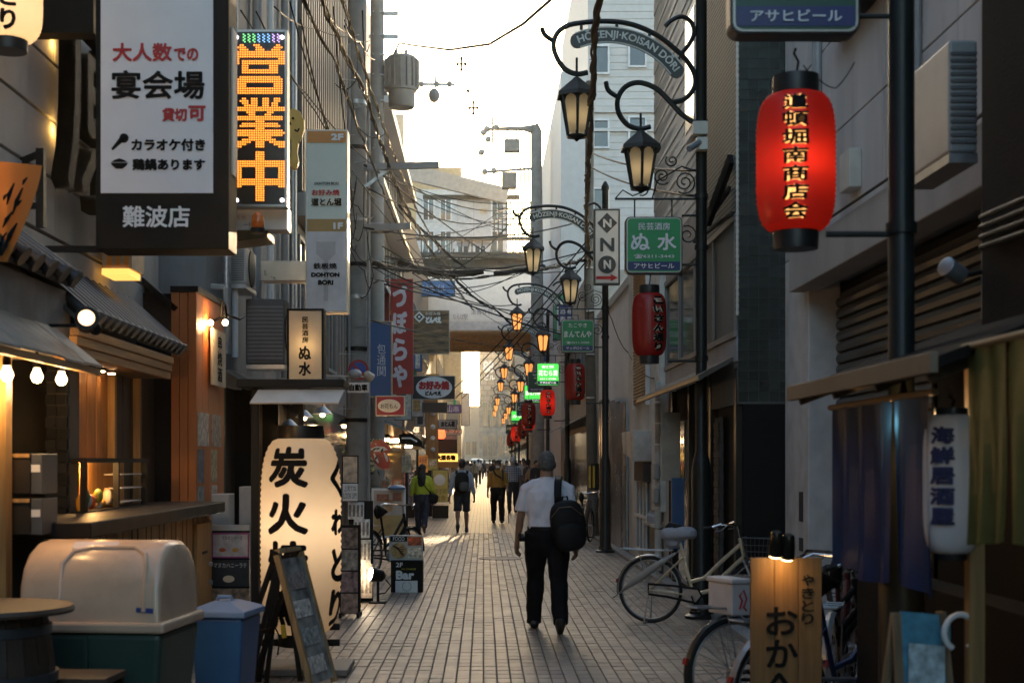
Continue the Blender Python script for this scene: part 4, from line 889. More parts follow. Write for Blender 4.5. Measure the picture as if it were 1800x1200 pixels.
def chochin(name, label, c, D, z0, z1, r, pm, body, a0=0., bold=.006, outline=None, ink=INK, cap=.085, capr=.56, lamp=None, group=None, tw=.8, nrib=26, tz=(.06, .94), hook=.12, n=28, extra=()):
    """paper lantern with ribs, end caps and wrapped lettering"""
    th = wthing(name, label, 'lantern', (c, D, z0 - cap), group)
    def rad(z):
        t = (z - z0) / (z1 - z0); t = min(1, max(0, t)); return r*(capr + (1 - capr)*(1 - abs(2*t - 1)**4.5)**.55)
    prof = []
    for k in range(nrib*2 + 1):
        z = z0 + (z1 - z0)*k/(nrib*2); prof.append((rad(z)*(1.0 if k % 2 else .972), z))
    sh = MB(); sh.lathe((c, D, 0), prof, n); sh.f = sh.f[:-2]; sh.mi = sh.mi[:-2]; sh.build('paper_shade', pm, th, smooth='all')
    cp = mat('lantern_cap_black', (.012,.012,.012), .4)
    MB().lathe((c, D, z1 - .006), [(r*capr*1.02, 0), (r*capr*1.04, .02), (r*capr*1.02, cap), (.01, cap)], 24).build('top_cap', cp, th, smooth=True)
    MB().lathe((c, D, z0 - cap + .006), [(.01, 0), (r*capr*.98, 0), (r*capr*1.02, cap - .02), (r*capr*1.0, cap)], 24).build('bottom_cap', cp, th, smooth=True)
    if hook: MB().tube([(c, D, z1 + cap - .01), (c + .012, D, z1 + cap + hook*.5), (c - .008, D, z1 + cap + hook*.8), (c, D, z1 + cap + hook)], .006, 5).build('hook', BLACK, th)
    def wrap(ao, e): return lambda u, v, l: Vector((c + (rad(v) + e + l)*math.sin(u/r + ao), D - (rad(v) + e + l)*math.cos(u/r + ao), v))
    tt = [(body, a0, tz, tw)] + list(extra)
    for bd, ao, zz_, tw_ in tt:
        if not bd: continue
        hz = z1 - z0; v0, v1 = z0 + hz*zz_[0], z0 + hz*zz_[1]; nchar = max(1, len(bd)); wch = r*tw_
        if outline:
            mb = MB(); text_into(mb, bd, -wch/2 - bold*1.4, wch/2 + bold*1.4, v0, v1, wrap(ao, .003), bold*2.3 + .0015, True, seg=.04); mb.build('lettering_edge', outline, th, recalc=False)
        mb = MB(); text_into(mb, bd, -wch/2, wch/2, v0, v1, wrap(ao, .008), bold, True, seg=.04); mb.build('lettering', ink, th, recalc=False)
    if lamp: inner_lamp(th, (c, D + (lamp[4] if len(lamp) > 4 else 0), (z0 + z1)/2 + lamp[2]*(z1 - z0)), lamp[0], lamp[1], lamp[3] if len(lamp) > 3 else .06)
    return th
REDL = paper('red_lantern_cloth', (.5,.028,.02), .4); CRM = paper('cream_lantern_paper', (.86,.74,.58), .5); PALE = mat('pale_outline', (.72,.6,.45), .6)
PX = 2.22
posts = [(6.4, 1.88), (14.5, PX), (25.0, 2.14), (36.0, 2.12), (46.5, 2.1), (57.0, 2.1), (67.5, 2.08), (84.5, 2.1), (95, 2.1), (106, 2.1)]
names = ['black lamp post nearest the camera on the right, its top out of the picture', 'first full lamp post with arched street-name sign beside the tiled tower', 'second arched lamp post carrying the takoyaki sign', 'third arched lamp post with orange lamps lit', 'fourth arched lamp post with orange lamps lit', 'fifth arched lamp post with orange lamps lit', 'sixth arched lamp post just before the bridge', 'first lamp post beyond the bridge', 'second lamp post beyond the bridge', 'farthest lamp post beyond the bridge']
proto_off = lamp_post(names[1], (PX, 14.5, 0), LAMPG); proto_on = lamp_post(names[3], (2.12, 36.0, 0), LAMPL)
for i, (D, X) in enumerate(posts):
    if i in (1, 3): continue
    o = copy_tree(proto_off if i < 3 else proto_on); o.location = (X, D, 0); o['label'] = names[i]
NL = 'red lanterns on the lamp posts'
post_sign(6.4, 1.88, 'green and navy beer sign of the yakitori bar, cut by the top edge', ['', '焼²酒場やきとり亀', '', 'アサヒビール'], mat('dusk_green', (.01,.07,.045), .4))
post_sign(14.5, PX, 'green sign with two big brush characters and phone number at the first arch', ['民芸酒房', 'ぬ 水', '☎6211-3443', 'アサヒビール'], GGRN)
post_sign(25, 2.14, 'green takoyaki sign with white kana on the second lamp post', ['たこやき', 'まんてんや', '☎6211-5000', 'サッポロビール'], mat('mid_green', (.015,.26,.085), .4))
post_sign(36, 2.12, 'brightly lit green sign with three brush characters', ['割烹', '花むら清', '6211-3288', 'アサヒビール'], GLIT, ink=WLIT)
post_sign(39.5, 2.0, 'dark green sign half hidden behind the bright green one', ['サン', 'ア', '', 'SUNTORY'], GDK)
post_sign(46.5, 2.1, 'lit green sign lower behind the dark green one', ['', '志な乃亭', '', 'サントリー'], GLIT, ink=WLIT)
post_sign(57, 2.1, 'small dark green sign on the fifth lamp post', ['スナック', 'ともえ', '', 'キリン'], GDK, z0=3.4)
post_sign(67.5, 2.08, 'tiny lit green sign on the sixth lamp post', ['', 'みや', '', ''], GLIT, ink=WLIT, z0=3.4)
post_sign(84.5, 2.1, 'small green sign in the distance beyond the bridge', ['', 'AIMS', '', ''], GDK, z0=3.2)
lz = (2.67, 3.31)
chochin('red_lantern', 'large glowing red lantern with seven black characters at the upper right', 1.88 - .475, 6.4, 2.63, 3.25, .178, REDL, '道頓堀南商店会', -.22, .003, lit('gold_self_glow', (1,.5,.16), .42, (.7,.5,.2)), lamp=(3.6, (1,.55,.3), -.02, .03, -.07), group=NL, tw=1.15, tz=(.05, .95))  # character edges glow themselves in place of lamp light through the paper
chochin('red_lantern', 'dark red unlit lantern under the brush-character sign on the first arch post', PX - .53, 14.5, *lz, .178, REDL, 'こいさん通り', .45, .006, PALE, group=NL, tw=.68, hook=.18)
chochin('red_lantern', 'dark red unlit lantern under the green takoyaki sign', 2.14 - .53, 25, *lz, .178, REDL, 'こいさん通り', .3, .006, PALE, group=NL, tw=.68)
chochin('red_lantern', 'bright red lit lantern under the brightly lit green sign', 2.12 - .5, 36, 2.75, 3.4, .19, REDL, 'こいさん通り', .1, .007, PALE, lamp=(6, (1,.4,.2), 0), group=NL, tw=.75)
for k, (D, X, dx, dz, lam, l) in enumerate(((39.5, 2.0, -.75, -.1, 0, 'dark red lantern partly behind the bright lit lantern'), (46.5, 2.1, -.62, -.05, 9, 'lit red lantern next in line after the bright one'), (57, 2.1, -.55, -.1, 0, 'dull red lantern on the fifth lamp post'), (62, 2.0, -.6, -.2, 7, 'glowing red lantern between the fifth and sixth lamp posts'), (67.5, 2.08, -.5, -.15, 6, 'small glowing red lantern on the sixth lamp post'), (74, 1.9, -.5, -.3, 0, 'small red lantern in the shade of the bridge'))):
    chochin('red_lantern', l, X + dx, D, lz[0] + dz, lz[1] + dz, .2, REDL, 'こいさん通り', .1, .007, PALE, lamp=(lam, (1,.35,.15), 0) if lam else None, group=NL, tw=.75, nrib=12, n=18)
# CCTV camera and junction box on the first arch post
cc = wthing('security_camera', 'small security camera with pale junction boxes on the first arch post', 'camera', P(1228, 262, 14.42))
x0, x1, z0, z1 = rect(1217, 215, 1243, 238, 14.4); MB().box(x0, x1, 14.34, 14.44, z0, z1).build('junction_box', mat('beige_plastic', (.6,.57,.5), .5), cc, bevel=.006)
x0, x1, z0, z1 = rect(1223, 243, 1243, 265, 14.4); MB().box(x0, x1, 14.34, 14.44, z0, z1).build('mount', MATS['beige_plastic'], cc, bevel=.006)
MB().cyl(P(1211, 262, 14.25), P(1229, 250, 14.36), .032, n=12).build('lens_barrel', mat('camera_grey', (.2,.21,.23), .4), cc, smooth=True)
# signs near the second post
N1 = mat('cream_sign', (.62,.59,.54), .5, var=.05); NK = mat('charcoal_ink', (.05,.048,.045), .6)
sg = sign('vertical_n_sign', 'tall pale sign with a diamond, an N and a red arrow', 'sign', 1044, 367, 1090, 500, 24.0, .16, N1, SFR, 3)
dm = [P(1067, 374, 24), P(1085, 392, 24), P(1067, 410, 24), P(1050, 392, 24)]; MB().prism([(p.x, p.z) for p in dm], 23.995, 24.001).build('diamond', NK, sg)
letter(sg, 'N', 1060, 385, 1075, 400, 23.99, N1, bold=.008, lift=.006); letter(sg, 'N', 1055, 418, 1080, 442, 24, NK, bold=.01)
c = P(1067, 465, 24); MB().lathe((c.x, 24.0, c.z), [(.15, 0), (.15, .006), (.001, .007)], 24, (0,-1,0)).build('disc', NK, sg)
letter(sg, 'N', 1061, 457, 1074, 473, 23.99, N1, bold=.008, lift=.006)
a, b = P(1048, 488, 24), P(1086, 488, 24)
MB().prism([(a.x, a.z - .025), (b.x - .12, a.z - .025), (b.x - .12, a.z - .06), (b.x, a.z), (b.x - .12, a.z + .06), (b.x - .12, a.z + .025), (a.x, a.z + .025)], 23.994, 24.002).build('arrow', RED, sg)
sign('small_navy_sign', 'small navy and white sign under a far lamp', 'sign', 982, 535, 1006, 572, 30, .1, GNAVY, SFR, 1, [('酒場', 984, 541, 1004, 552, WINK), ('寿司', 984, 556, 1004, 567, WINK)])
# utility pole on the right that gathers the cables
ug = wthing('service_pole', 'slim weathered grey pole with cables behind the second lamp post', 'pole', P(1037, 945, ZG(945))); D = ZG(945)
mb = MB(); mb.tube([(P(1043, 0, D).x, D, 0), (P(1035, 0, D).x, D, 5.5), (P(1037, 0, D).x, D, 9.5)], [.12, .1, .085], 12); mb.build('shaft', mat('weathered_pole', (.16,.14,.11), .8, dirt=.4), ug, smooth=True)
mb = MB(); mb.cyl((P(1043,0,D).x, D, 1.0), (P(1043,0,D).x, D, 1.55), .124, n=14); mb.build('sleeve', mat('black_sleeve', (.02,.02,.02), .5), ug)
for k in range(2): MB().box(P(1034 + k*7,0,D).x, P(1038 + k*7,0,D).x, D - .135, D - .125, 1.05, 1.5).build('yellow_stripe', mat('yellow_paint', (.6,.36,.03), .5), ug)
for k in range(4): MB().box(P(1030,0,D).x, P(1044,0,D).x, D - .15, D + .15, 2.9 + k*.9, 2.93 + k*.9).build('band', STEEL, ug)
# ================================================================== LEFT SIGNS
BANW = mat('banner_white', (.76,.72,.72), .55, var=.04); SBLK = mat('sign_black', (.007,.007,.0065), .6, spec=.15)
D = 9.0
sg = sign('banquet_sign', 'large white and black banquet-hall sign with red and black characters', 'sign', 168, -60, 402, 438, D, .3, SBLK, SBLK, 0)
x0, x1, z0, z1 = rect(178, -50, 375, 340, D); MB().box(x0, x1, D - .012, D - .002, z0, z1).build('white_panel', BANW, sg)
Dl = D - .012; k1 = dict(bold=.004); k2 = dict(bold=.005)
for b, a0, b0, a1, b1, m_, kk in (('大人数', 198, 76, 303, 109, RED, k1), ('での', 306, 85, 349, 108, RED, k1), ('宴会場', 196, 124, 360, 175, INK, k2), ('貸切', 285, 190, 329, 214, RED, k1), ('可', 331, 186, 362, 214, RED, k2),
    ('カラオケ付き', 231, 244, 361, 266, INK, k1), ('鶏鍋あります', 233, 279, 361, 300, INK, k1), ('難波店', 216, 362, 334, 400, WINK, dict(bold=.003))):
    letter(sg, b, a0, b0, a1, b1, Dl if b1 < 340 else D, m_, **kk)
mb = MB(); mb.cyl(P(197, 263, Dl), P(213, 246, Dl), .008, .017, 10).ball(P(218, 243, Dl), .03); mb.build('microphone_mark', INK, sg, smooth=True)
p = P(210, 288, Dl); mb = MB(); mb.prism([(p.x - .055, p.z + .005), (p.x + .055, p.z + .005), (p.x + .045, p.z - .012), (p.x + .02, p.z - .032), (p.x - .02, p.z - .032), (p.x - .045, p.z - .012)], Dl - .005, Dl - .002).prism([(p.x - .05, p.z + .01), (p.x + .05, p.z + .01), (p.x + .03, p.z + .024), (p.x, p.z + .034), (p.x - .03, p.z + .024)], Dl - .005, Dl - .002); mb.build('pot_mark', INK, sg)
MB().box(P(402,0,D).x, P(405,0,D).x, D + .1, D + .25, P(0,300,D).z, P(0,40,D).z).build('side_panel', N1, sg)
mb = MB(); mb.bar(P(0, 438, 9.2), P(180, 438, 9.2), .04, .04).bar(P(72, 262, 9.2), P(72, 400, 9.2), .05, .06).bar(P(0, 362, 9.25), P(75, 362, 9.25), .03, .04).bar(P(0, 300, 9.25), P(75, 268, 9.25), .03, .04); mb.build('bracket', BLACK, sg)
MB().box(P(40,0,9.1).x, P(168,0,9.1).x, 9.05, 9.2, P(0,62,9.1).z, P(0,-80,9.1).z).build('side_box', SBLK, sg)
# LED board
D = 10.2
sg = sign('led_sign', 'black LED dot sign spelling three amber characters vertically', 'sign', 400, 52, 505, 364, D, .12, mat('led_board', (.012,.01,.009), .35), mat('led_frame', (.35,.33,.31), .35, .7), 5)
dots = MB(); px = 4.05; led = lit('led_amber', (1,.27,.035), .62)
def hexdot(mb, x, y, r):
    c = P(x, y, D); mb.add([(c.x + r*math.cos(k*math.pi/3), D - .003, c.z + r*math.sin(k*math.pi/3)) for k in range(6)], [tuple(range(6))])
def inside(pt, tri):
    (x, y), (a, b, c) = pt, tri
    def cr(p, q): return (q[0]-p[0])*(y-p[1]) - (q[1]-p[1])*(x-p[0])
    d1, d2, d3 = cr(a, b), cr(b, c), cr(c, a); return not ((d1 < 0 or d2 < 0 or d3 < 0) and (d1 > 0 or d2 > 0 or d3 > 0))
for ci, ch in enumerate('営業中'):
    vs, fs, asp = glyphs(ch); x_0, y_0 = 413, 78 + ci*94
    tris = []
    for f in fs:
        for k in range(1, len(f) - 1): tris.append((vs[f[0]], vs[f[k]], vs[f[k+1]]))
    N = 22
    for i in range(N):
        for j in range(N):
            u, v = (i + .5)/N, (j + .5)/N
            if any(inside((u + du, v + dv), t) for du, dv in ((0,0), (.03,0), (-.03,0), (0,.022), (0,-.022)) for t in tris): hexdot(dots, x_0 + u*88, y_0 + (1 - v)*88, .0068)
props(dots.build('led_dots', led, sg, recalc=False), kind='stuff')
for c_, (i0, i1), nm in (((.2,.9,.3), (0, 3), 'green'), ((.2,.5,1), (3, 6), 'blue'), ((.6,.4,1), (6, 8), 'violet')):
    db = MB()
    for i in range(i0, i1):
        for j in range(6): hexdot(db, 428 + i*8.6 + (j % 2)*2.5, 61 + j*2.6, .005)
    db.build('led_strip', lit('led_' + nm, c_, .6), sg, recalc=False)
for (x, y) in ((416, 66), (496, 66), (416, 352), (496, 352)): MB().lathe(P(x, y, D), [(.014, 0), (.014, .006), (.001, .008)], 12, (0,-1,0)).build('corner_light', lit('corner_white', (1,.9,1), 1.5), sg)
sg2 = sign('white_print_sign', 'white printed sign with a black underside below the LED board', 'sign', 392, 362, 505, 404, 10.4, .2, mat('white_print', (.62,.62,.64), .5), SBLK, 0, [('さくら', 408, 377, 432, 386, RED), ('一休', 428, 390, 446, 400, INK)])
x0, x1, z0, z1 = rect(385, 405, 470, 428, 10.35); MB().add([(x0, 10.35, z0), (x1, 10.35, z1 - .05), (x1, 10.35, z1), (x0, 10.35, z1), (x0, 10.7, z0), (x1, 10.7, z1 - .05), (x1, 10.7, z1), (x0, 10.7, z1)], [(0,1,2,3),(7,6,5,4),(0,4,5,1),(1,5,6,2),(2,6,7,3),(3,7,4,0)]).build('underside', SBLK, sg2)
bc = wthing('beacon_lamp', 'small orange rotating beacon lamp under the LED sign', 'lamp', P(453, 412, 10.0)); c = P(453, 410, 10.0)
MB().lathe(c, [(.05, 0), (.055, .025), (.05, .035)], 16).build('base', BLACK, bc, smooth=True)
MB().lathe(c + Vector((0,0,.036)), [(.046, 0), (.046, .05), (.04, .085), (.022, .107), (.001, .112)], 16).build('dome', mat('orange_dome', (.75,.16,.02), .12, var=.1, coat=.5), bc, smooth='all')
# backlit carved character on the panel wall
cs = wthing('carved_wall_sign', 'dark carved character mounted on the grey wall with amber light behind', 'sign', (-2.9, 10.2, 3.45))
mb = MB()
for k in range(14): text_into(mb, '原', 9.62, 11.35, 3.42, 4.78, lambda u, v, l: Vector((-2.93 + .009*k, u, v)))
mb.build('lettering', mat('carved_dark', (.014,.012,.01), .7, spec=.2), cs, recalc=False)
for z in (3.9, 4.5): inner_lamp(cs, (-2.96, 9.9, z), 3, (1,.55,.15), .04)
# paper lantern and orange paper sign at the left edge
chochin('white_lantern', 'warm lit white lantern cut by the top left corner', P(14, 0, 8.4).x, 8.4, P(0, 72, 8.4).z, P(0, -85, 8.4).z, .2, CRM, 'やきとり', .32, .006, lamp=(6, (1,.72,.45), -.2), tw=.45, cap=.07, tz=(.02, .98))
oc = wthing('orange_paper_sign', 'curled orange paper sign with black brush strokes at the left edge', 'sign', P(10, 440, 7.6)); mb = MB(); rows_ = []
for i in range(9):
    t = i/8; py = 275 + t*185; wv = 70 - 62*t**1.4; r_ = []
    for j in range(9):
        a = j/8; xx = -90 + (90 + wv + 4)*a; y_ = 7.6 + .12*math.sin((1 - a)*2.2) - .05*math.sin(t*3); r_.append(P(xx, py + 16*a*(1-t), y_))
    rows_.append(r_)
for i in range(8):
    for j in range(8): mb.quad(rows_[i][j], rows_[i+1][j], rows_[i+1][j+1], rows_[i][j+1])
mb.build('sheet', paper('orange_paper', (.75,.27,.07), .4), oc, smooth='all', recalc=False)
mb = MB()
for (a, b, c_, d, wd) in ((25, 322, 12, 360, 4), (40, 330, 22, 378, 4), (38, 352, 30, 362, 3), (22, 372, 5, 400, 4), (30, 392, 8, 436, 5), (12, 408, 2, 428, 3), (48, 312, 40, 325, 3), (14, 340, 6, 352, 3)): mb.tube([P(a, b, 7.56), P((a+c_)/2 - 2, (b+d)/2, 7.555), P(c_, d, 7.56)], [.004, wd*.003, .003], 6, flat=.3)
mb.build('brush_stroke', INK, oc)
inner_lamp(oc, P(-10, 350, 7.9), 6, (1,.55,.22), .08)
# yellow ladle sign
ld = wthing('ladle_sign', 'yellow spoon-shaped sign with a smile behind the LED board', 'sign', P(518, 298, 13)); a = []
for (x, y) in ((507,192),(517,190),(527,196),(534,210),(535,226),(530,240),(524,252),(522,268),(525,285),(521,297),(514,298),(510,288),(512,262),(512,250),(506,240),(500,225),(500,205)): p = P(x, y, 13); a.append((p.x, p.z))
MB().prism(a, 13, 13.06).build('board', mat('ladle_yellow', (.6,.32,.03), .4), ld, bevel=.008)
mb = MB(); mb.tube([P(508, 214, 12.99), P(512, 219, 12.99)], .008).tube([P(518, 228, 12.99), P(523, 231, 12.99), P(526, 226, 12.99)], .008).ball(P(515, 208, 12.99), .012); mb.build('face_mark', INK, ld)
# tall floor-guide sign
D = 16.0; GUI = mat('guide_pale_green', (.6,.66,.6), .45, var=.03)
sg = sign('floor_guide_sign', 'tall pale floor-guide sign with orange 2F and brown 1F bands', 'sign', 537, 228, 611, 549, D, .25, GUI, SFL, 3)
def band(y0, y1, m_): x0, x1, z0, z1 = rect(540, y0, 608, y1, D); MB().box(x0, x1, D - .002, D + .004, z0, z1).build('band', m_, sg)
band(231, 251, mat('band_orange', (.62,.22,.03), .45)); band(385, 407, mat('band_ochre', (.36,.2,.05), .45)); band(407, 546, mat('guide_grey', (.58,.56,.57), .45))
for b, a0, b0, a1, b1, m_, kk in (('2F', 582, 235, 604, 247, WINK, .006), ('1F', 586, 391, 603, 403, WINK, .006), ('お好み焼', 548, 333, 597, 344, RED, .003), ('道とん堀', 547, 348, 600, 362, INK, .004), ('DOHTON BORI', 553, 320, 595, 325, INK, .001), ('鉄板焼', 551, 462, 592, 473, INK, .002), ('DOHTON', 547, 479, 597, 487, INK, .005), ('BORI', 559, 492, 586, 501, INK, .005)):
    letter(sg, b, a0, b0, a1, b1, D - .006, m_, bold=kk)
sp = [P(x, y, D) for x, y in ((556,425),(590,425),(590,446),(577,458),(577,529),(569,529),(569,458),(556,446))]; MB().prism([(p.x, p.z) for p in sp], D - .005, D - .0025).build('spatula_mark', mat('mark_grey', (.42,.41,.42), .5), sg)
# cream box sign
sign('cream_box_sign', 'warm lit cream box sign in a black frame with vertical brush characters', 'sign', 504, 542, 569, 673, 13.6, .2, paper('sign_acrylic', (.8,.72,.58), .5), SBLK, 4, [('民芸酒房', 531, 556, 542, 603, INK, dict(vert=True, bold=.002)), ('ぬ水', 525, 606, 547, 662, INK, dict(vert=True, bold=.005))], lamp=(6.0, (1,.72,.42), .05))
# --- far left cluster
D = 30
BLU = mat('sign_blue', (.02,.09,.26), .5, var=.04); BNK = mat('blue_white_ink', (.5,.58,.68), .6)
sign('blue_pharmacy_sign', 'blue vertical sign with pale serif characters behind the concrete pole', 'sign', 632, 564, 689, 698, D, .25, BLU, mat('tan_edge', (.4,.3,.18), .5), 2, [('安信薬局', 633, 585, 648, 690, BNK, dict(vert=True)), ('包通関', 663, 603, 678, 662, BNK, dict(vert=True))])
sign('red_vertical_banner', 'red vertical sign with white kana hanging over the left shops', 'sign', 687, 490, 726, 692, 33, .2, mat('banner_red', (.33,.025,.02), .5, var=.04), SFR, 0, [(c_, 690, 500 + 47*q, 716, 540 + 47*q, mat('lilac_ink', (.6,.55,.6), .6), dict(bold=.025)) for q, c_ in enumerate('づぼらや')])
sign('dark_red_banner', 'dark red banner behind the concrete pole', 'sign', 641, 490, 684, 566, 34, .2, mat('banner_dark_red', (.15,.015,.015), .5), SFR, 0)
sg = sign('food_photo_billboard', 'billboard with a brown food photograph and white logo lettering', 'sign', 725, 545, 790, 622, 44, .2, mat('food_photo', (.17,.1,.05), .5, var=.9, scale=3.5, stretch=(.7,1,3.5)), SFL, 1, [('どんぺえ', 748, 556, 776, 568, WINK, dict(bold=.02)), ('お好み焼', 748, 548, 774, 554, WINK)])
dm = [P(737, 547, 44), P(747, 557, 44), P(737, 567, 44), P(727, 557, 44)]; dm2 = [P(737, 551, 44), P(743, 557, 44), P(737, 563, 44), P(731, 557, 44)]
MB().prism([(p.x, p.z) for p in dm], 43.98, 44.0).build('diamond', WINK, sg); MB().prism([(p.x, p.z) for p in dm2], 43.96, 43.979).build('diamond', INK, sg); MB().prism([((p.x + P(737,557,44).x)/2, (p.z + P(737,557,44).z)/2) for p in dm2], 43.94, 43.959).build('diamond', WINK, sg)
sg = sign('oval_okonomiyaki_sign', 'black sign with a white oval and red okonomiyaki lettering', 'sign', 724, 660, 800, 702, 44, .2, mat('sign_black2', (.02,.02,.018), .5), SFL, 1)
c = P(763, 681, 44); MB().lathe((c.x, 44.0, c.z), [(.56, 0), (.56, .03), (.001, .032)], 28, (0,-1,0), 1, .6).build('oval', WINK, sg)
letter(sg, 'お好み焼', 736, 669, 790, 685, 43.96, RED, bold=.02); letter(sg, 'どんぺえ', 747, 687, 776, 695, 43.96, INK, bold=.012)
sg = sign('red_oval_sign', 'small crimson box sign with a cream oval and fine script', 'sign', 660, 695, 712, 731, 27, .2, mat('crimson', (.3,.02,.04), .5), SFL, 2)
c = P(684, 713, 27); MB().lathe((c.x, 27.0, c.z), [(.215, 0), (.215, .012), (.001, .013)], 28, (0,-1,0), 1, .58).build('oval', mat('cream_oval', (.7,.68,.6), .5), sg); letter(sg, 'お花もん', 669, 709, 699, 718, 26.98, INK)
lp = wthing('lips_sign', 'white square sign with big red lips and tongue, bar lettering below', 'sign', P(662, 825, 28.5)); D = 28.5
x0, x1, z0, z1 = rect(638, 771, 672, 825, D); MB().box(x0, x1, D, D + .05, z0, z1).build('board', N1, lp)
def shape(pts, d0, d1, nm, m_): MB().prism([(P(x, y, D).x, P(x, y, D).z) for x, y in pts], d0, d1).build(nm, m_, lp)
shape(((642,790),(650,781),(658,772),(664,774),(670,772),(678,778),(687,788),(681,797),(687,812),(684,822),(674,825),(664,818),(656,806),(648,798)), D - .06, D - .004, 'lips', mat('lip_red', (.42,.04,.03), .4))
shape(((650,789),(662,784),(676,785),(682,790),(672,793),(660,794)), D - .066, D - .061, 'teeth', WINK)
mb = MB(); mb.tube([P(657, 796, D - .066), P(661, 806, D - .066), P(665, 813, D - .066)], [.01, .03, .012], 6, flat=.2).tube([P(675, 795, D - .066), P(679, 803, D - .066), P(681, 811, D - .066)], [.01, .028, .012], 6, flat=.2); mb.build('highlight_mark', WINK, lp)
letter(lp, 'Bar', 640, 818, 650, 823, D, INK, bold=.006)
# no-parking roundel and plate on the concrete pole
D = 21.4; np_ = wthing('no_parking_sign', 'round red and blue no-parking sign with a plate below on the pole', 'road sign', P(630, 690, D)); c = P(630, 650, D)
MB().lathe(c, [(.155, 0), (.155, .008), (.001, .009)], 28, (0,-1,0)).build('disc', REDP, np_); MB().lathe(c + Vector((0,-.01,0)), [(.118, 0), (.118, .002), (.001, .0025)], 28, (0,-1,0)).build('blue_field', mat('roundel_blue', (.02,.07,.35), .4), np_)
MB().obox(c + Vector((0,-.016,0)), (.24, .004, .035), (0, R(45), 0)).build('bar', REDP, np_)
x0, x1, z0, z1 = rect(611, 672, 649, 690, D); MB().box(x0, x1, D - .01, D, z0, z1).build('plate', WHITE, np_); letter(np_, '自動車', 614, 675, 646, 687, D - .01, INK, bold=.004)
sl = wthing('sign_spotlight', 'cream spotlight on a thin arm in front of the no-parking sign', 'lamp', P(648, 665, 20.8)); mb = MB(); mb.cyl(P(570, 660, 20.8), P(640, 662, 20.8), .012, n=6); mb.build('arm', STEEL, sl)
MB().lathe(P(641, 655, 20.6), [(.02, 0), (.055, .03), (.065, .1), (.07, .14)], 14, (.5,.4,-.4)).build('head', mat('cream_enamel', (.55,.48,.38), .4), sl, smooth=True); MB().ball(P(624, 657, 20.7), (.1, .1, .07)).build('counterweight', mat('cw_grey', (.4,.4,.42), .4), sl, smooth='all')
# other shop signs in the distance on the left
for (l, px0, py0, px1, py1, D, m_, tx) in (('blue building name sign across the left gallery', 725, 493, 800, 521, 62, mat('sky_blue_sign', (.1,.25,.55), .5), [('千和大信ビル', 728, 500, 783, 514, WINK)]),
    ('long black canopy box over the left shops', 742, 707, 786, 725, 40, mat('ribbed_black', (.02,.02,.02), .5), []),
    ('purple sign with white characters far left', 780, 711, 811, 726, 66, mat('sign_purple', (.12,.03,.35), .5), [('山串', 786, 713, 806, 724, WINK)]),
    ('white and green vertical sign far left', 785, 704, 808, 765, 68, mat('sign_offwhite', (.6,.58,.5), .5), [('酒処', 798, 735, 805, 762, INK, dict(vert=True))]),
    ('grey lettered sign above the food stall', 770, 737, 803, 753, 55, mat('sign_grey', (.35,.33,.33), .5), [('おとん花', 775, 740, 800, 750, INK, dict(bold=.015))]),
    ('tall blank grey panel sign under the bridge', 811, 690, 826, 748, 90, mat('blank_grey', (.42,.42,.44), .5), []),
    ('small red lettered sign by the stall', 783, 754, 812, 762, 60, mat('sign_cream2', (.6,.55,.45), .5), [('ラーメン', 785, 755, 808, 761, RED, dict(bold=.01))])):
    sign('shop_sign', l, 'sign', px0, py0, px1, py1, D, .2, m_, SFR, 1, tx, 'small shop signs in the left distance')
gs = sign('green_stripe_sign', 'thin vivid green strip sign far left', 'sign', 797, 700, 801, 722, 67.5, .05, mat('vivid_green', (.05,.5,.15), .4), SFR, 0)
# blue fabric oval canopy and black curved awning
ov = wthing('domed_awning', 'dark blue domed awning hanging from the pole bracket', 'awning', P(665, 405, 27)); MB().lathe(P(662, 404, 27), [(.33, -.02), (.36, .02), (.3, .07), (.12, .12), (.01, .13)], 20).build('cover', mat('navy_cover', (.04,.05,.09), .5), ov, smooth=True)
ba = wthing('black_awning', 'black curved awning with a white stroke over a shop door', 'awning', P(725, 785, 34)); q = P(704, 764, 34); q2 = P(746, 785, 34)
MB().prism([(q.x, q.z), (q.x + .3, q.z + .02), (q2.x - .05, q2.z + .14), (q2.x, q2.z - .05), (q2.x - .08, q2.z), (q.x, q2.z + .08)], 33.4, 34.6).build('cover', SBLK, ba); MB().tube([P(706, 770, 33.38), P(722, 770, 33.38), P(733, 776, 33.38)], .02).build('stroke_mark', WINK, ba)
# ochre food stall front with hanging lanterns
fs_ = wthing('food_stall', 'ochre food stall front with lit menu boards in the left distance', 'stall', P(785, 830, 58)); D = 58.0
for k, (a, b, c_, d, m_) in enumerate(((760, 765, 803, 772, BE), (760, 772, 803, 796, mat('stall_dark', (.05,.035,.02), .7)), (764, 797, 804, 811, lit('stall_board', (1,.5,.1), .5, (.6,.35,.1))), (762, 811, 806, 822, mat('stall_ochre', (.45,.28,.08), .6)))):
    x0, x1, z0, z1 = rect(a, b, c_, d, D); MB().box(x0, x1, D, D + 1, z0 + .005, z1).build(('roof', 'opening', 'menu_board', 'shelf')[k], m_, fs_)
letter(fs_, '大阪名物', 767, 799, 801, 809, D, INK, bold=.02)
x0, x1, z0, z1 = rect(748, 690, 770, 812, 56); tp = wthing('timber_column', 'ochre timber column with a string of white globes', 'column', (x0, 56, 0)); MB().box(x0, x1, 56, 56.4, 0, z1).build('shaft', OW, tp)
for k, y in enumerate((726, 750, 770, 790)): MB().ball(P(761, y, 55.8), .1).build('globe', WHITE, tp, smooth='all')
chochin('round_red_lantern', 'small round red lantern beside the ochre column', P(774, 0, 57).x, 57, P(0, 771, 57).z, P(0, 755, 57).z, .2, lit('far_red_glow', (1,.09,.03), .9), '', 0, nrib=6, n=14)
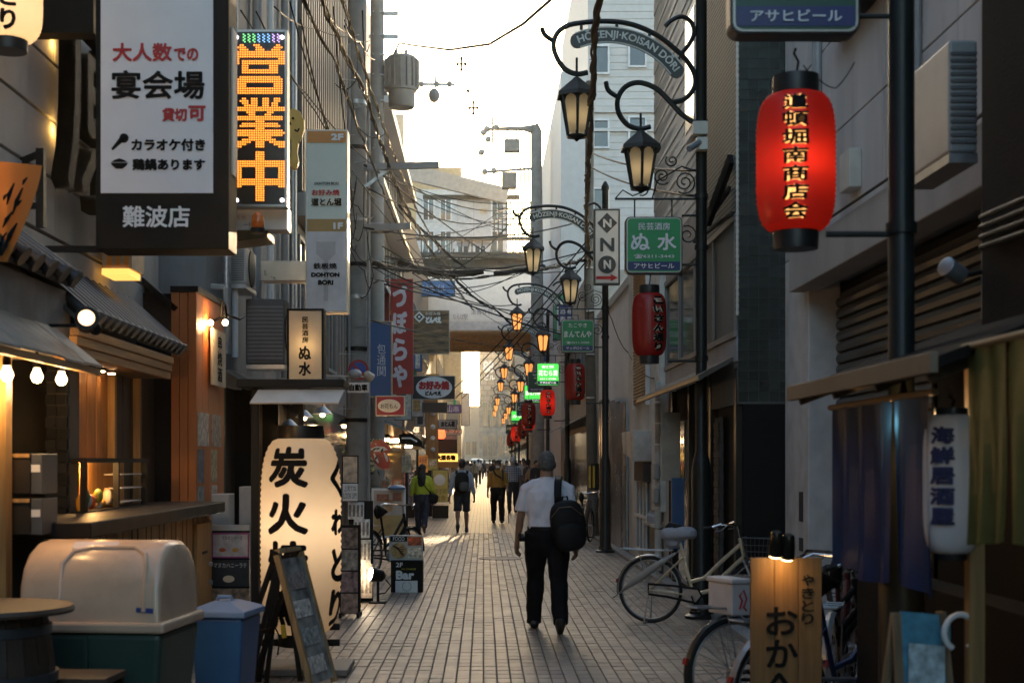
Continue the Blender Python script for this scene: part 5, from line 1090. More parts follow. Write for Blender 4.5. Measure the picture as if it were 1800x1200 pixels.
chochin('round_red_lantern', 'tiny glowing red lantern low on the left behind the woman', P(744, 0, 45).x, 45, P(0, 825, 45).z, P(0, 815, 45).z, .12, MATS['far_red_glow'], '', 0, nrib=6, n=14)
# --- concrete utility pole and second pole with transformer
PCON = mat('pole_concrete', (.27,.265,.25), .8, var=.15, scale=4, bump=.2, dirt=.4, dcol=(.1,.1,.09))
D = 22.0; X = P(627, 0, D).x
up = wthing('utility_pole', 'thick concrete utility pole wrapped with bands on the left', 'pole', (X, D, 0)); mb = MB(); mb.tube([(X, D, 0), (X, D, 6), (X + .02, D, 12)], [.17, .15, .13], 18); mb.build('shaft', PCON, up, smooth=True)
for k, z in enumerate((2.2, 2.9, 3.3, 4.1, 4.6, 5.3, 6.4, 7.1)): MB().cyl((X, D, z), (X, D, z + .06), .185 - .004*k, n=18).build('band', STEEL if k % 2 else BLACK, up, smooth=True)
mb = MB(); mb.cyl((X + .19, D - .05, .2), (X + .19, D - .05, 7), .025, n=8).cyl((X - .1, D - .17, 2.4), (X - .1, D - .17, 8), .02, n=8); mb.build('conduit', GREY, up, smooth=True)
for k in range(14): MB().cyl((X - .02, D - .15, 2.4 + k*.42), (X + (.2 if k % 2 else -.24), D - .25, 2.4 + k*.42), .008, n=6).build('step_bolt', STEEL, up)
for (py, x1_) in ((290, 772), (397, 722)): MB().bar(P(640, py + 4, D - .15), P(x1_, py, D - .15), .06, .1).build('cross_arm', GREY, up)
MB().bar(P(640, 330, D - .1), P(690, 292, D - .1), .04, .05).build('brace', STEEL, up)
D = 31.6; X = P(663, 0, D).x
u2 = wthing('transformer_pole', 'hazy utility pole carrying the pole transformer against the sky', 'pole', (X, D, 0)); mb = MB(); mb.tube([(X, D, 0), (X, D, 17)], [.17, .14], 16); mb.build('shaft', PCON, u2, smooth=True)
for (py, a, b) in ((65, 648, 700), (135, 645, 690), (178, 648, 690), (24, 655, 700)): MB().bar(P(a, py, D), P(b, py, D), .06, .08).build('cross_arm', STEEL, u2)
for k, py in enumerate((20, 60, 95, 130, 175, 215, 260, 300)): MB().cyl(P(655, py, D - .12), P(676, py + 2, D - .12), .02, n=6).build('step_bolt', STEEL, u2)
mb = MB(); mb.bar(P(645, 180, D), P(680, 142, D), .05, .05); mb.build('brace', STEEL, u2)
TRM = mat('transformer_paint', (.32,.3,.27), .55, dirt=.25)
tr = wthing('transformer', 'ribbed grey pole transformer hanging against the bright sky', 'transformer', P(707, 190, D)); c = P(706, 0, D).x; zt, zm, zb = P(0, 100, D).z, P(0, 162, D).z, P(0, 190, D).z
MB().lathe((c, D, 0), [(.001, zb), (.27, zb), (.29, zb + .03), (.3, zm), (.34, zm + .02), (.34, zt - .05), (.29, zt), (.001, zt + .02)], 20).build('tank', TRM, tr, smooth=True)
for k in range(16):
    a = 2*math.pi*k/16; MB().obox((c + .355*math.cos(a), D + .355*math.sin(a), (zm + zt)/2), (.08, .02, (zt - zm)*.8), (0, 0, a)).build('cooling_fin', TRM, tr)
for dx in (-.12, .1): MB().lathe((c + dx, D, zt), [(.04, 0), (.03, .05), (.045, .06), (.03, .1), (.045, .11), (.02, .16)], 10).build('bushing', mat('porcelain', (.5,.45,.4), .3), tr, smooth=True)
mb = MB(); mb.bar(P(733, 148, D), P(800, 149, D), .05, .05); mb.build('side_arm', STEEL, tr)
for py in (112, 172): MB().bar(P(664, py, D), P(690, py, D), .07, .09).build('pole_bracket', STEEL, tr)
for px in (741, 768, 790): MB().ball(P(px, 148, D), (.06,.06,.07)).build('insulator', MATS['porcelain'], tr, smooth='all')
MB().ball(P(763, 168, D), (.13,.13,.16), 9, 7).build('cable_junction', GREY, tr); MB().cyl(P(765, 134, D), P(765, 155, D), .025, n=6).build('side_stub', STEEL, tr)
D = 52.0; X = P(945, 0, D).x
u3 = wthing('bent_lamp_pole', 'hazy pole bent over at the top carrying a box and insulators', 'pole', (X, D, 0)); mb = MB(); mb.tube([(X, D, 0), (X - .02, D, 9), (X - .05, D, P(0, 230, D).z), (X - .15, D, P(0, 222, D).z)], [.26, .22, .2, .2], 12).tube([P(942, 228, D), P(920, 226, D), P(850, 227, D)], [.2, .09, .05], 10); mb.build('shaft', TRM, u3, smooth=True)
mb = MB(); mb.bar(P(866, 206, D), P(866, 250, D), .07, .07).bar(P(866, 250, D), P(845, 270, D), .05, .05).bar(P(848, 303, D), P(942, 296, D), .08, .08).bar(P(892, 228, D), P(892, 248, D), .05, .05).bar(P(908, 228, D), P(908, 248, D), .05, .05).bar(P(862, 206, D), P(850, 232, D), .04, .04); mb.build('cross_arm', TRM, u3)
x0, x1, z0, z1 = rect(886, 246, 914, 268, D); MB().box(x0, x1, D - .2, D + .2, z0, z1).build('control_box', TRM, u3, bevel=.03); x0, x1, z0, z1 = rect(882, 304, 908, 332, D); MB().box(x0, x1, D - .2, D + .2, z0, z1).build('control_box', TRM, u3, bevel=.03)
for k, (x, y) in enumerate(((856, 227), (850, 233), (872, 224), (846, 268), (852, 302), (868, 300), (858, 245))): MB().ball(P(x, y, D), .12, 8, 6).build('insulator', MATS['porcelain'], u3, smooth='all')
for k in range(3): MB().cyl(P(914 + k*7, 286, D), P(916 + k*7, 340, D), .03, n=6).build('riser', TRM, u3)
# unlettered panels and small banners crowding the far shop fronts
random.seed(9)
cols = [(.45,.06,.04), (.5,.48,.42), (.06,.12,.3), (.5,.32,.05), (.04,.2,.1), (.4,.36,.3), (.12,.05,.2), (.55,.5,.45)]
names_ = ['red', 'off-white', 'blue', 'amber', 'green', 'beige', 'violet', 'cream']
k = 0
for side, spots in ((-1, [(35.5, 2.7), (37.5, 4.6), (39, 3.4), (42, 2.8), (45, 3.9), (48.5, 3.1), (51, 4.8), (54, 2.9), (60, 3.6), (63, 4.9), (66, 3.0)]), (1, [(38.2, 4.9), (42.5, 5.2), (49, 4.4), (53, 5.3), (61.5, 4.6), (65, 5.4)])):
    for D, z in spots:
        ci = (k*3) % 8; w_ = random.uniform(.3, .6); h_ = random.uniform(.5, 1.5); xo = side*(2.68 - w_ - random.uniform(0, .25)) if side < 0 else 2.6 - w_; x0 = -2.68 + random.uniform(.02, .2) if side < 0 else 2.55 - w_
        t_ = wthing('blade_sign', '%s blade sign fixed %s at %s height on the far %s shop fronts' % (names_[ci], ('nearer', 'midway', 'farther')[min(2, int((D - 35)//11))], 'low' if z < 3.5 else 'upper', 'left' if side < 0 else 'right'), 'sign', (x0, D, z), 'blade signs on the far shop fronts')
        MB().box(x0, x0 + w_, D, D + .12, z, z + h_).build('casing', SFR, t_); MB().box(x0 + .02, x0 + w_ - .02, D - .006, D - .001, z + .02, z + h_ - .02).build('face', mat('blade_%s' % names_[ci], cols[ci], .5, var=.3, scale=6), t_)
        MB().box(x0 + w_*.25, x0 + w_*.75, D - .01, D - .007, z + h_*.15, z + h_*.85).build('panel', mat('blade_inner_%d' % (k % 3), ((.6,.58,.52), (.05,.05,.05), (.5,.3,.1))[k % 3], .5, var=.5, scale=9), t_)
        MB().cyl((x0 - .1 if side < 0 else x0 + w_, D + .06, z + h_*.8), (x0 if side < 0 else x0 + w_ + .1, D + .06, z + h_*.8), .015, n=6).build('arm', BLACK, t_); k += 1
for k, (px, py, D, c_) in enumerate(((706, 800, 31, (.5,.44,.3)), (735, 800, 38, (.55,.3,.06)), (752, 806, 47, (.5,.45,.1)), (690, 842, 27, (.4,.12,.06)), (668, 842, 25.5, (.2,.22,.2)), (725, 760, 36, (.3,.22,.1)))):
    x0, x1, z0, z1 = rect(px, py, px + 17, py + 30, D); t_ = wthing('menu_board', ('cream menu board on the shop wall behind the lips sign', 'orange menu board hung left of the far stall', 'yellow menu board close to the far stall', 'brick red menu board behind the dessert poster', 'grey menu board left behind the dessert poster', 'brown menu board under the long black canopy box')[k], 'menu board', (x0, D, z0), 'menu boards along the left shops')
    MB().box(x0, x1, D, D + .04, z0, z1).build('board', mat('menu_col_%d' % k, c_, .5, var=.5, scale=9), t_); MB().box(x0 + .03, x1 - .03, D - .005, D - .001, z0 + (z1-z0)*.55, z1 - .03).build('photo', mat('menu_photo_%d' % (k % 3), ((.5,.4,.3), (.3,.12,.06), (.55,.5,.4))[k % 3], .4, var=.7, scale=14), t_)
    MB().box((x0+x1)/2 - .03, (x0+x1)/2 + .03, D + .04, D + .07, 0, z1).build('upright', BLACK, t_)
# ================================================================== STREET FURNITURE, LEFT
# giant white lantern on its stand
D = 10.8; cx = P(529, 0, D).x
st = wthing('lantern_stand', 'black lantern stand with small roof and white sloping shade', 'stand', (cx, D, 0)); xl = P(449, 0, D).x; xr_ = P(604, 0, D).x; zr = P(0, 690, D).z
MB().box(xl - .03, xl + .03, D - .03, D + .03, .05, zr + .03).build('post', BLACK, st, bevel=.005)
MB().box(xl - .06, P(617, 0, D).x, D - .3, D + .3, .01, .06).build('base', mat('base_grey_board', (.16,.15,.14), .6), st, bevel=.008)
MB().box(xl - .1, xr_ + .02, D - .24, D + .24, zr + .03, zr + .09).build('roof', BLACK, st, bevel=.005)
a = rect(452, 684, 604, 708, D - .25)
MB().add([(a[0], D - .2, a[3]), (a[1], D - .2, a[3]), (a[1] - .03, D - .34, a[2]), (a[0] - .04, D - .34, a[2]), (a[0], D - .19, a[3] - .01), (a[1], D - .19, a[3] - .01), (a[1] - .03, D - .33, a[2] - .01), (a[0] - .04, D - .33, a[2] - .01)], [(0,1,2,3),(7,6,5,4),(0,4,5,1),(1,5,6,2),(2,6,7,3),(3,7,4,0)]).build('shade', mat('shade_white', (.72,.66,.6), .5), st)
for z in (.2, .32): MB().box(xl + .03, xr_ - .03, D - .02, D + .02, z, z + .05).build('rail', BLACK, st)
MB().box(cx - .02, cx + .02, D - .02, D + .02, 1.86, zr + .03).build('hanger', BLACK, st)
z0, z1 = P(0, 1112, D).z, P(0, 770, D).z
chochin('giant_lantern', 'giant cream paper lantern with large black brush characters on a stand', cx, D, z0, z1, .308, CRM, '炭火焼鳥', -.22, .0125, None, lamp=(15, (1,.8,.6), .05, .2), tw=1.05, nrib=34, n=40, cap=.1, tz=(.03, .97), hook=0, extra=(('くわとり', 1.18, (.03, .9), .55),))
# easel menu board
es = thing('menu_easel', 'leaning easel menu board with a wooden frame in front of the giant lantern', 'easel', (P(538, 0, 9.9).x, 9.9, 0), R(73))
tl = R(-16); mb = MB()
MB().obox((0, 0, .5), (.36, .02, .88), (tl, 0, 0)).build('board', mat('film_glare_board', (.26,.25,.23), .15, var=.6, scale=7), es)  # pale base colour stands in for reflections off the menu film
for s_ in (-1, 1): MB().obox((s_*.195, 0, .5), (.03, .04, .95), (tl, 0, 0)).build('frame_side', wood('easel_wood', (.3,.19,.09)), es)
for z in (.02, .98): MB().obox((0, math.tan(-tl)*(z - .5), z), (.36, .04, .03), (tl, 0, 0)).build('frame_rail', MATS['easel_wood'], es)
for k in range(4): MB().obox((-.03 + .02*(k % 2), math.tan(-tl)*(.2 + k*.19 - .5) - .014, .2 + k*.19), (.26, .004, .12), (tl, 0, 0)).build('menu_card', mat('menu_card_%d' % k, ((.5,.45,.4), (.3,.3,.28), (.55,.5,.45), (.25,.2,.18))[k], .6, var=.6, scale=30), es)
for s_ in (-1, 1): MB().bar((s_*.18, .14, .98), (s_*.18, .5, 0), .03, .03).build('leg', BLACK, es)
MB().bar((-.18, .34, .4), (.18, .34, .4), .02, .03).build('stretcher', BLACK, es)
tp_ = wthing('tripod_prop', 'black folding tripod props left of the easel with a cable', 'tripod', P(480, 1190, 10.3))
for (a, b, c, d) in ((488, 990, 440, 1200), (492, 990, 468, 1200), (500, 985, 528, 1200), (490, 1000, 455, 1200)): MB().bar(P(a, b, 10.25 + (a % 3)*.05), Vector((P(c, 0, 10.25 + (a % 3)*.05).x, 10.25 + (a % 3)*.05, 0)), .035, .02).build('leg', BLACK, tp_)
MB().tube([P(485, 1060, 10.2), P(478, 1090, 10.2), P(492, 1120, 10.2), P(488, 1150, 10.2)], .006).build('cable', BLACK, tp_); MB().cyl(P(497, 1098, 10.15), P(500, 1120, 10.15), .018, n=8).build('yellow_plug', mat('plug_yellow', (.6,.42,.05), .4), tp_)
# cream-lidded rubbish container
rb = thing('rubbish_container', 'large rubbish container with rounded cream lid and dark green tub', 'dumpster', (P(196, 0, 7.62).x, 7.62, 0), R(-6))
CREAM = mat('cream_plastic', (.7,.48,.33), .25, var=.08, scale=2, dirt=.4, dscale=5, dcol=(.38,.27,.19), spec=.6); GREEN = mat('dark_green_plastic', (.035,.075,.06), .45, var=.15, dirt=.2)
W2, d2, zr = .375, .32, .72
mb = MB(); n = 10; ends = []
for i, (sx, sc_) in enumerate(((-W2, .84), (-W2*.97, .95), (-W2*.9, 1), (W2*.9, 1), (W2*.97, .95), (W2, .84))):
    for k in range(n + 1):
        t = math.pi*k/n; c_, s_ = math.cos(t), math.sin(t); mb.v.append(Vector((sx, -d2*math.copysign(abs(c_)**.75, c_)*(.9 + .1*sc_), zr + .05 + (.41*sc_)*abs(s_)**.6)))
for i in range(5):
    for k in range(n): mb.f.append([i*(n+1) + k, (i+1)*(n+1) + k, (i+1)*(n+1) + k + 1, i*(n+1) + k + 1]); mb.mi.append(0)
mb.f.append(list(range(n + 1))); mb.mi.append(0); mb.f.append([5*(n+1) + k for k in range(n, -1, -1)]); mb.mi.append(0)
lid = mb.build('lid', CREAM, rb, smooth=True, bevel=.02)
MB().box(-W2 - .03, W2 + .03, -d2 - .03, d2 + .03, zr, zr + .055).build('rim', CREAM, rb, bevel=.015)
ob = [(-.16,.06),(-.16,.3),(-.12,.36),(-.02,.38),(.2,.38),(.27,.35),(.29,.29),(.29,.06)]
def lidp(x, h):
    s_ = (h/.41)**(1/.6); t = math.asin(min(1, s_)); return (x, -d2*math.cos(t)**.75 - .006, zr + .05 + h)
emb = MB(); emb.tube([lidp(x, h) for x, h in ob], .012, 8); o = emb.build('embossed_outline', CREAM, rb, smooth=True); o.parent = lid
o = MB().prism([(-.06, .0), (.18, .0), (.18, .06), (-.06, .06)], 0, .003).build('paper_label', mat('label_lilac', (.55,.5,.55), .6), rb); o.location = (-.08, -.2, zr + .425); o.rotation_euler = (R(-58), 0, 0); o.parent = lid
o = MB().box(.25, .34, -d2 - .012, -d2 - .009, 0, .025).build('blue_sticker', mat('sticker_blue', (.03,.06,.25), .4), rb); o.location = (0, .012, zr + .12); o.rotation_euler = (0, R(3), 0); o.parent = lid
tb_ = MB(); tb_.add([(-W2 - .01, -d2 - .01, zr - .002), (W2 + .01, -d2 - .01, zr - .002), (W2 + .01, d2 + .01, zr - .002), (-W2 - .01, d2 + .01, zr - .002), (-W2 + .05, -d2 + .05, .08), (W2 - .05, -d2 + .05, .08), (W2 - .05, d2 - .05, .08), (-W2 + .05, d2 - .05, .08)], [(0,1,2,3),(7,6,5,4),(0,4,5,1),(1,5,6,2),(2,6,7,3),(3,7,4,0)]); tb_.build('tub', GREEN, rb, bevel=.03)
MB().box(-.02, .0, -d2 - .02, -d2 + .05, .1, zr - .01).build('tub_rib', GREEN, rb)
for (x, y) in ((-.4, -.25), (.4, -.25), (-.4, .25), (.4, .25)): MB().cyl((x - .02, y, .04), (x + .02, y, .04), .04, n=12).build('castor', RUBBER, rb, smooth=True)
# blue bin
bb = thing('blue_bin', 'blue plastic bin with a peaked lid beside the rubbish container', 'bin', (P(397, 0, 9.0).x, 9.0, 0), R(-8)); BLB = mat('blue_plastic', (.03,.12,.28), .4, var=.1, dirt=.15); BLL = mat('pale_blue_lid', (.15,.25,.42), .4, var=.1)
MB().add([(-.17,-.2,.63),(.17,-.2,.63),(.17,.2,.63),(-.17,.2,.63),(-.13,-.16,0),(.13,-.16,0),(.13,.16,0),(-.13,.16,0)], [(0,1,2,3),(7,6,5,4),(0,4,5,1),(1,5,6,2),(2,6,7,3),(3,7,4,0)]).build('tub', BLB, bb, bevel=.02)
MB().add([(-.19,-.22,.63),(.19,-.22,.63),(.19,.22,.63),(-.19,.22,.63),(-.19,-.22,.67),(.19,-.22,.67),(.19,.22,.67),(-.19,.22,.67),(-.06,-.1,.72),(.06,-.1,.72),(.06,.1,.72),(-.06,.1,.72)], [(3,2,1,0),(0,1,5,4),(1,2,6,5),(2,3,7,6),(3,0,4,7),(4,5,9,8),(5,6,10,9),(6,7,11,10),(7,4,8,11),(8,9,10,11)]).build('lid', BLL, bb, bevel=.008)
MB().tube([(-.05,-.02,.715),(-.04,-.02,.745),(.04,-.02,.745),(.05,-.02,.715)], .012).build('handle', BLL, bb, smooth=True)
# barrel table and stools
bt = wthing('barrel_table', 'dark barrel table with a round wooden top at the left edge', 'table', (P(-15, 0, 6.6).x, 6.6, 0)); x = bt.location.x
MB().lathe((x, 6.6, .9), [(.001, 0), (.37, 0), (.375, .012), (.365, .03), (.001, .03)], 40).build('top', wood('barrel_top', (.08,.05,.03), 'x'), bt, smooth=True)
for k in range(22):
    a = 2*math.pi*k/22; mb = MB(); hw = math.pi/22*.96; pr = [(.255, .02), (.29, .25), (.3, .45), (.285, .65), (.25, .9)]
    for i in range(4):
        (r0, z0_), (r1, z1_) = pr[i], pr[i+1]; mb.quad((x + r0*math.cos(a - hw), 6.6 + r0*math.sin(a - hw), z0_), (x + r0*math.cos(a + hw), 6.6 + r0*math.sin(a + hw), z0_), (x + r1*math.cos(a + hw), 6.6 + r1*math.sin(a + hw), z1_), (x + r1*math.cos(a - hw), 6.6 + r1*math.sin(a - hw), z1_))
    mb.build('stave', wood('barrel_stave', (.045,.028,.018)), bt, recalc=False)
for z, r in ((.12, .277), (.34, .302), (.58, .3), (.8, .271)): MB().lathe((x, 6.6, z), [(r, 0), (r + .002, .045)], 32).build('hoop', mat('hoop_steel', (.1,.12,.14), .4, .7), bt, smooth=True)
def stool(label, x, y, z, rz):
    s_ = thing('wooden_stool', label, 'stool', (x, y, 0), rz, 'dark square stools')
    MB().box(-.18, .18, -.16, .16, z - .035, z).build('seat', wood('stool_seat', (.09,.06,.035), 'x'), s_, bevel=.006)
    for a in (-1, 1):
        for b in (-1, 1): MB().bar((a*.15, b*.13, z - .036), (a*.17, b*.15, 0), .04, .04).build('leg', BLACK, s_)
        MB().box(a*.16 - .012, a*.16 + .012, -.12, .12, z - .12, z - .06).build('rail', BLACK, s_)
    MB().box(-.14, .14, -.15, -.13, z - .12, z - .06).build('rail', BLACK, s_); MB().box(-.15, .15, -.01, .01, .2, .24).build('stretcher', BLACK, s_)
stool('dark square stool nearest the blue bin', P(208, 0, 7.7).x, 7.7, .575, R(8)); stool('dark square stool low at the barrel table', P(140, 0, 6.9).x, 6.9, .57, R(-4))
# menu posters below the orange pillar
mp_ = wthing('menu_poster_stand', 'stack of food menu posters with magenta and black panels by the blue bin', 'poster stand', (P(407, 0, 12.2).x, 12.2, 0)); D = 12.2
for k, (y0, y1, m_) in enumerate(((922, 932, mat('poster_white', (.5,.48,.47), .5)), (936, 980, mat('poster_pink', (.55,.48,.47), .5, var=.25, scale=14)), (984, 1030, mat('poster_black', (.03,.03,.03), .5, var=.4)), (1034, 1060, mat('poster_brown', (.3,.2,.13), .5, var=.7, scale=16)))):
    x0, x1, z0, z1 = rect(372, y0, 438, y1, D); MB().box(x0, x1, D, D + .02, z0, z1).build('poster', m_, mp_)
x0, x1, z0, z1 = rect(372, 936, 438, 980, D); bd = .012; mg = mat('magenta', (.35,.04,.2), .5)
mb = MB(); mb.box(x0, x1, D - .003, D - .001, z0, z0 + bd).box(x0, x1, D - .003, D - .001, z1 - bd, z1).box(x0, x0 + bd, D - .003, D - .001, z0 + bd, z1 - bd).box(x1 - bd, x1, D - .003, D - .001, z0 + bd, z1 - bd); mb.build('poster_border', mg, mp_)
letter(mp_, 'マヌカシリーズ', 390, 941, 426, 948, D, INK); letter(mp_, 'マヌカハニーラテ', 376, 989, 434, 997, D, WINK)
for (px, py, r, m_) in ((391, 966, .03, 'food_1'), (414, 966, .03, 'food_0'), (402, 1017, .05, 'food_4')): p = P(px, py, D); MB().lathe((p.x, D, p.z), [(r, 0), (r, .004), (.001, .005)], 16, (0,-1,0), 1, .6).build('dish_picture', MATS[m_], mp_)
MB().box(P(372,0,D).x, P(438,0,D).x, D + .02, D + .06, 0, P(0,922,D).z).build('backing', BLACK, mp_)
for (a, b, c_, d, D, m_, l) in ((372, 868, 402, 918, 12.8, mat('cabinet_white', (.45,.44,.42), .5), 'small white metal cabinet on the pavement'), (420, 855, 442, 925, 13.3, mat('sign_cab', (.38,.38,.38), .5), 'slim pale sign cabinet beside the white cabinet')):
    x0, x1, z0, z1 = rect(a, b, c_, d, D); t_ = wthing('metal_cabinet', l, 'cabinet', (x0, D, 0)); MB().box(x0, x1, D, D + .3, 0, z1).build('casing', m_, t_, bevel=.008); MB().box(x0 + .01, x1 - .01, D - .006, D - .001, z0 + .03, z1 - .03).build('door', m_, t_)
# leaflet rack with photos, and the look-up sign
D = 14.6; pb_ = wthing('photo_board', 'black board with a column of food photographs behind the giant lantern', 'sign board', (P(616, 0, D).x, D, 0)); x0, x1, z0, z1 = rect(596, 922, 634, 1078, D)
MB().box(x0, x1, D, D + .04, .1, z1).build('board', BLACK, pb_); 
for k in range(4): MB().box(x0 + .02, x1 - .03, D - .006, D - .001, z1 - .24 - k*.225, z1 - .03 - k*.225).build('photo', mat('photo_%d' % k, ((.2,.16,.14), (.25,.25,.22), (.28,.2,.2), (.3,.22,.18))[k], .35, var=.8, scale=16), pb_)
for x in (x0 + .02, x1 - .02): MB().box(x - .015, x + .015, D - .1, D + .25, 0, .05).build('foot', BLACK, pb_); MB().box(x - .015, x + .015, D + .041, D + .07, .0, .3).build('leg', BLACK, pb_)
D = 16.2; lr = wthing('leaflet_rack', 'white rack of leaflets and menu cards stepping up from the pavement', 'rack', (P(628, 0, D).x, D, 0))
for k, (y0, y1, a, b, c) in enumerate(((882, 912, 612, 640, 0), (912, 945, 622, 650, 1), (948, 990, 626, 652, 2), (990, 1050, 628, 655, 3))):
    x0, x1, z0, z1 = rect(a, y0, b, y1, D - .02*k); MB().obox(((x0+x1)/2, D - .03*k, (z0+z1)/2), (x1-x0, .02, z1-z0), (R(-10), 0, 0)).build('leaflet_panel', mat('leaflet_%d' % k, ((.55,.55,.54), (.6,.6,.58), (.5,.5,.45), (.5,.42,.36))[k], .4, var=.45, scale=24), lr)
    mb = MB()
    for i in range(4): mb.obox((x0 + (i + .5)*(x1-x0)/4, D - .03*k - .014, (z0+z1)/2), ((x1-x0)/7, .004, (z1-z0)*.7), (R(-10), 0, 0))
    mb.build('printed_column', mat('print_grey', (.2,.17,.15), .6, var=.6, scale=40), lr)
MB().box(P(612,0,D).x, P(655,0,D).x, D + .06, D + .1, 0, P(0,880,D).z).build('back', BLACK, lr)
sign('look_up_sign', 'small white notice reading LOOK UP standing on the leaflet rack', 'notice', 602, 850, 628, 880, 16.0, .04, WHITE, BLACK, 0, [('上見てね', 605, 853, 626, 863, INK), ('LOOK UP!!', 604, 866, 627, 876, INK)])
# floor spotlight shining on the rack
fl = wthing('floor_spotlight', 'black floor spotlight shining at the leaflet rack', 'lamp', (P(664, 0, 16.0).x, 16.0, 0)); c = P(662, 1010, 16.0)
MB().lathe(c + Vector((.09, .03, -.02)), [(.03, 0), (.065, .03), (.075, .1), (.085, .17)], 18, Vector((-.9, -.35, .2))).build('head', BLACK, fl, smooth=True); MB().lathe(c + Vector((-.06, -.03, .01)), [(.07, 0), (.072, .008), (.001, .014)], 18, Vector((-.9, -.35, .2))).build('lens', lit('floor_lens', (1,.85,.65), 14), fl, smooth=True)
mb = MB(); mb.box(c.x + .0, c.x + .03, 16.0, 16.03, .02, c.z).box(c.x - .08, c.x + .1, 15.95, 16.1, 0, .02); mb.build('stand', BLACK, fl); MB().tube([c + Vector((.1, 0, -.05)), c + Vector((.16, 0, -.12)), c + Vector((.1, 0, -.2)), c + Vector((.0, .02, -.22))], .008).build('cable', BLACK, fl)
inner_lamp(fl, c + Vector((-.12, -.03, .0)), 6, (1,.8,.55), .04)
# FOOD and Bar boards
D = 17.4
sg = sign('food_board', 'small food board with photographs standing on the bar board', 'sign board', 684, 940, 743, 985, D, .03, mat('board_cream', (.5,.47,.42), .5), STEEL, 2)
def patch(th_, a, b, c, d, D_, m_, nm='photo'): x0, x1, z0, z1 = rect(a, b, c, d, D_); return MB().box(x0, x1, D_ - .004, D_ - .001, z0, z1).build(nm, m_, th_)
patch(sg, 686, 942, 716, 951, D, BLACK, 'header'); letter(sg, 'FOOD', 691, 943, 711, 950, D - .004, WINK)
for (a, b, c_, d, m_) in ((717, 943, 741, 958, 'food_1'), (717, 962, 741, 980, 'food_4')): patch(sg, a, b, c_, d, D, mat('dish_' + m_, fd[int(m_[-1])], .5, var=.8, scale=22))
p = P(701, 967, D); MB().lathe((p.x, D, p.z), [(.1, 0), (.1, .006), (.001, .012)], 24, (0,-1,0), 1, .95).build('dish_picture', mat('okonomi', (.42,.26,.1), .5, var=.6, scale=20), sg)
mb = MB()
for k in range(5): mb.tube([p + Vector((-.075 + .02*k, -.014, .045 - .035*k*.5 + .02)), p + Vector((-.0 + .012*k, -.014, .03 - .02*k)), p + Vector((.06, -.014, .05 - .03*k))], .006, 5)
mb.build('sauce_stripe', mat('sauce_dark', (.06,.03,.015), .4), sg)
sg = sign('bar_board', 'black standing board reading 2F Bar with a white lower panel', 'sign board', 687, 984, 743, 1045, D - .05, .25, SBLK, BLACK, 3, [('2F', 696, 988, 708, 996, WINK, dict(bold=.002)), ('Bar', 696, 1002, 728, 1018, WINK, dict(bold=.008)), ('NO CHARGE', 706, 998, 731, 1001, mat('yellow_ink', (.6,.5,.05), .6))])
patch(sg, 695, 1020, 734, 1042, D - .05 + .004, WHITE, 'panel'); c = P(715, 1030, D - .05); mb = MB(); mb.tube([c + Vector((.055*math.cos(R(a)), -.004, .055*math.sin(R(a)))) for a in range(110, 431, 20)], .004, 5); mb.build('laurel_mark', GREY, sg)
# large food poster stand
D = 21.2; sg = sign('food_poster_stand', 'white framed poster stand with a large dessert photograph', 'poster stand', 653, 858, 713, 945, D, .06, mat('dessert_photo', (.5,.42,.36), .4, var=.35, scale=2.5), WHITE, 4)
patch(sg, 657, 905, 709, 941, D + .004, mat('wood_photo', (.5,.33,.13), .4, var=.2, scale=8), 'lower_photo')
for k, (a, b, c_, d) in enumerate(((662, 868, 684, 880), (672, 878, 690, 898), (690, 866, 706, 880))): patch(sg, a, b, c_, d, D + .001, mat('cake_%d' % k, ((.32,.12,.07), (.45,.25,.12), (.3,.1,.06))[k], .4, var=.5, scale=14))
for px in (657, 708): x = P(px, 0, D).x; MB().box(x - .015, x + .015, D + .01, D + .04, 0, P(0, 945, D).z).build('leg', WHITE, sg)
MB().lathe(P(697, 860, D), [(.12, 0), (.14, .03), (.1, .06), (.01, .07)], 14).build('blue_cover', BLL, sg, smooth=True)
# boards behind the woman
D = 40; sg = sign('yellow_noodle_board', 'yellow standing board with a round dish picture behind the woman', 'sign board', 760, 825, 788, 882, D, .1, mat('board_yellow', (.55,.46,.12), .5), SFR, 1); c = P(773, 843, D); MB().lathe((c.x, D, c.z), [(.16, 0), (.16, .02), (.001, .03)], 20, (0,-1,0)).build('dish_picture', WHITE, sg); letter(sg, 'ゆで卵', 764, 858, 785, 868, D, mat('brown_ink', (.2,.1,.03), .6)); letter(sg, '定食', 765, 870, 784, 879, D, MATS['brown_ink']); MB().box(P(760,0,D).x, P(788,0,D).x, D, D + .3, 0, .35).build('foot', BLACK, sg)
sg = sign('okonomi_banner_board', 'blue and white board with vertical red characters left of the woman', 'sign board', 708, 828, 728, 888, D, .1, mat('board_navy', (.1,.13,.2), .5), SFR, 1, [('お好み焼', 709, 830, 718, 870, mat('pink_ink', (.6,.2,.15), .6), dict(vert=True, bold=.01)), ('どん', 719, 832, 727, 852, WINK, dict(vert=True, bold=.01))]); MB().box(P(708,0,D).x, P(728,0,D).x, D + .1, D + .2, 0, P(0,888,D).z).build('foot', BLACK, sg)
sg = sign('dark_counter_board', 'black low counter board between the banner board and the yellow board', 'sign board', 728, 826, 759, 888, 41, .2, BLACK, SFR, 1); MB().box(P(728,0,41).x, P(759,0,41).x, 41.2, 41.4, 0, P(0,888,41).z).build('foot', BLACK, sg)
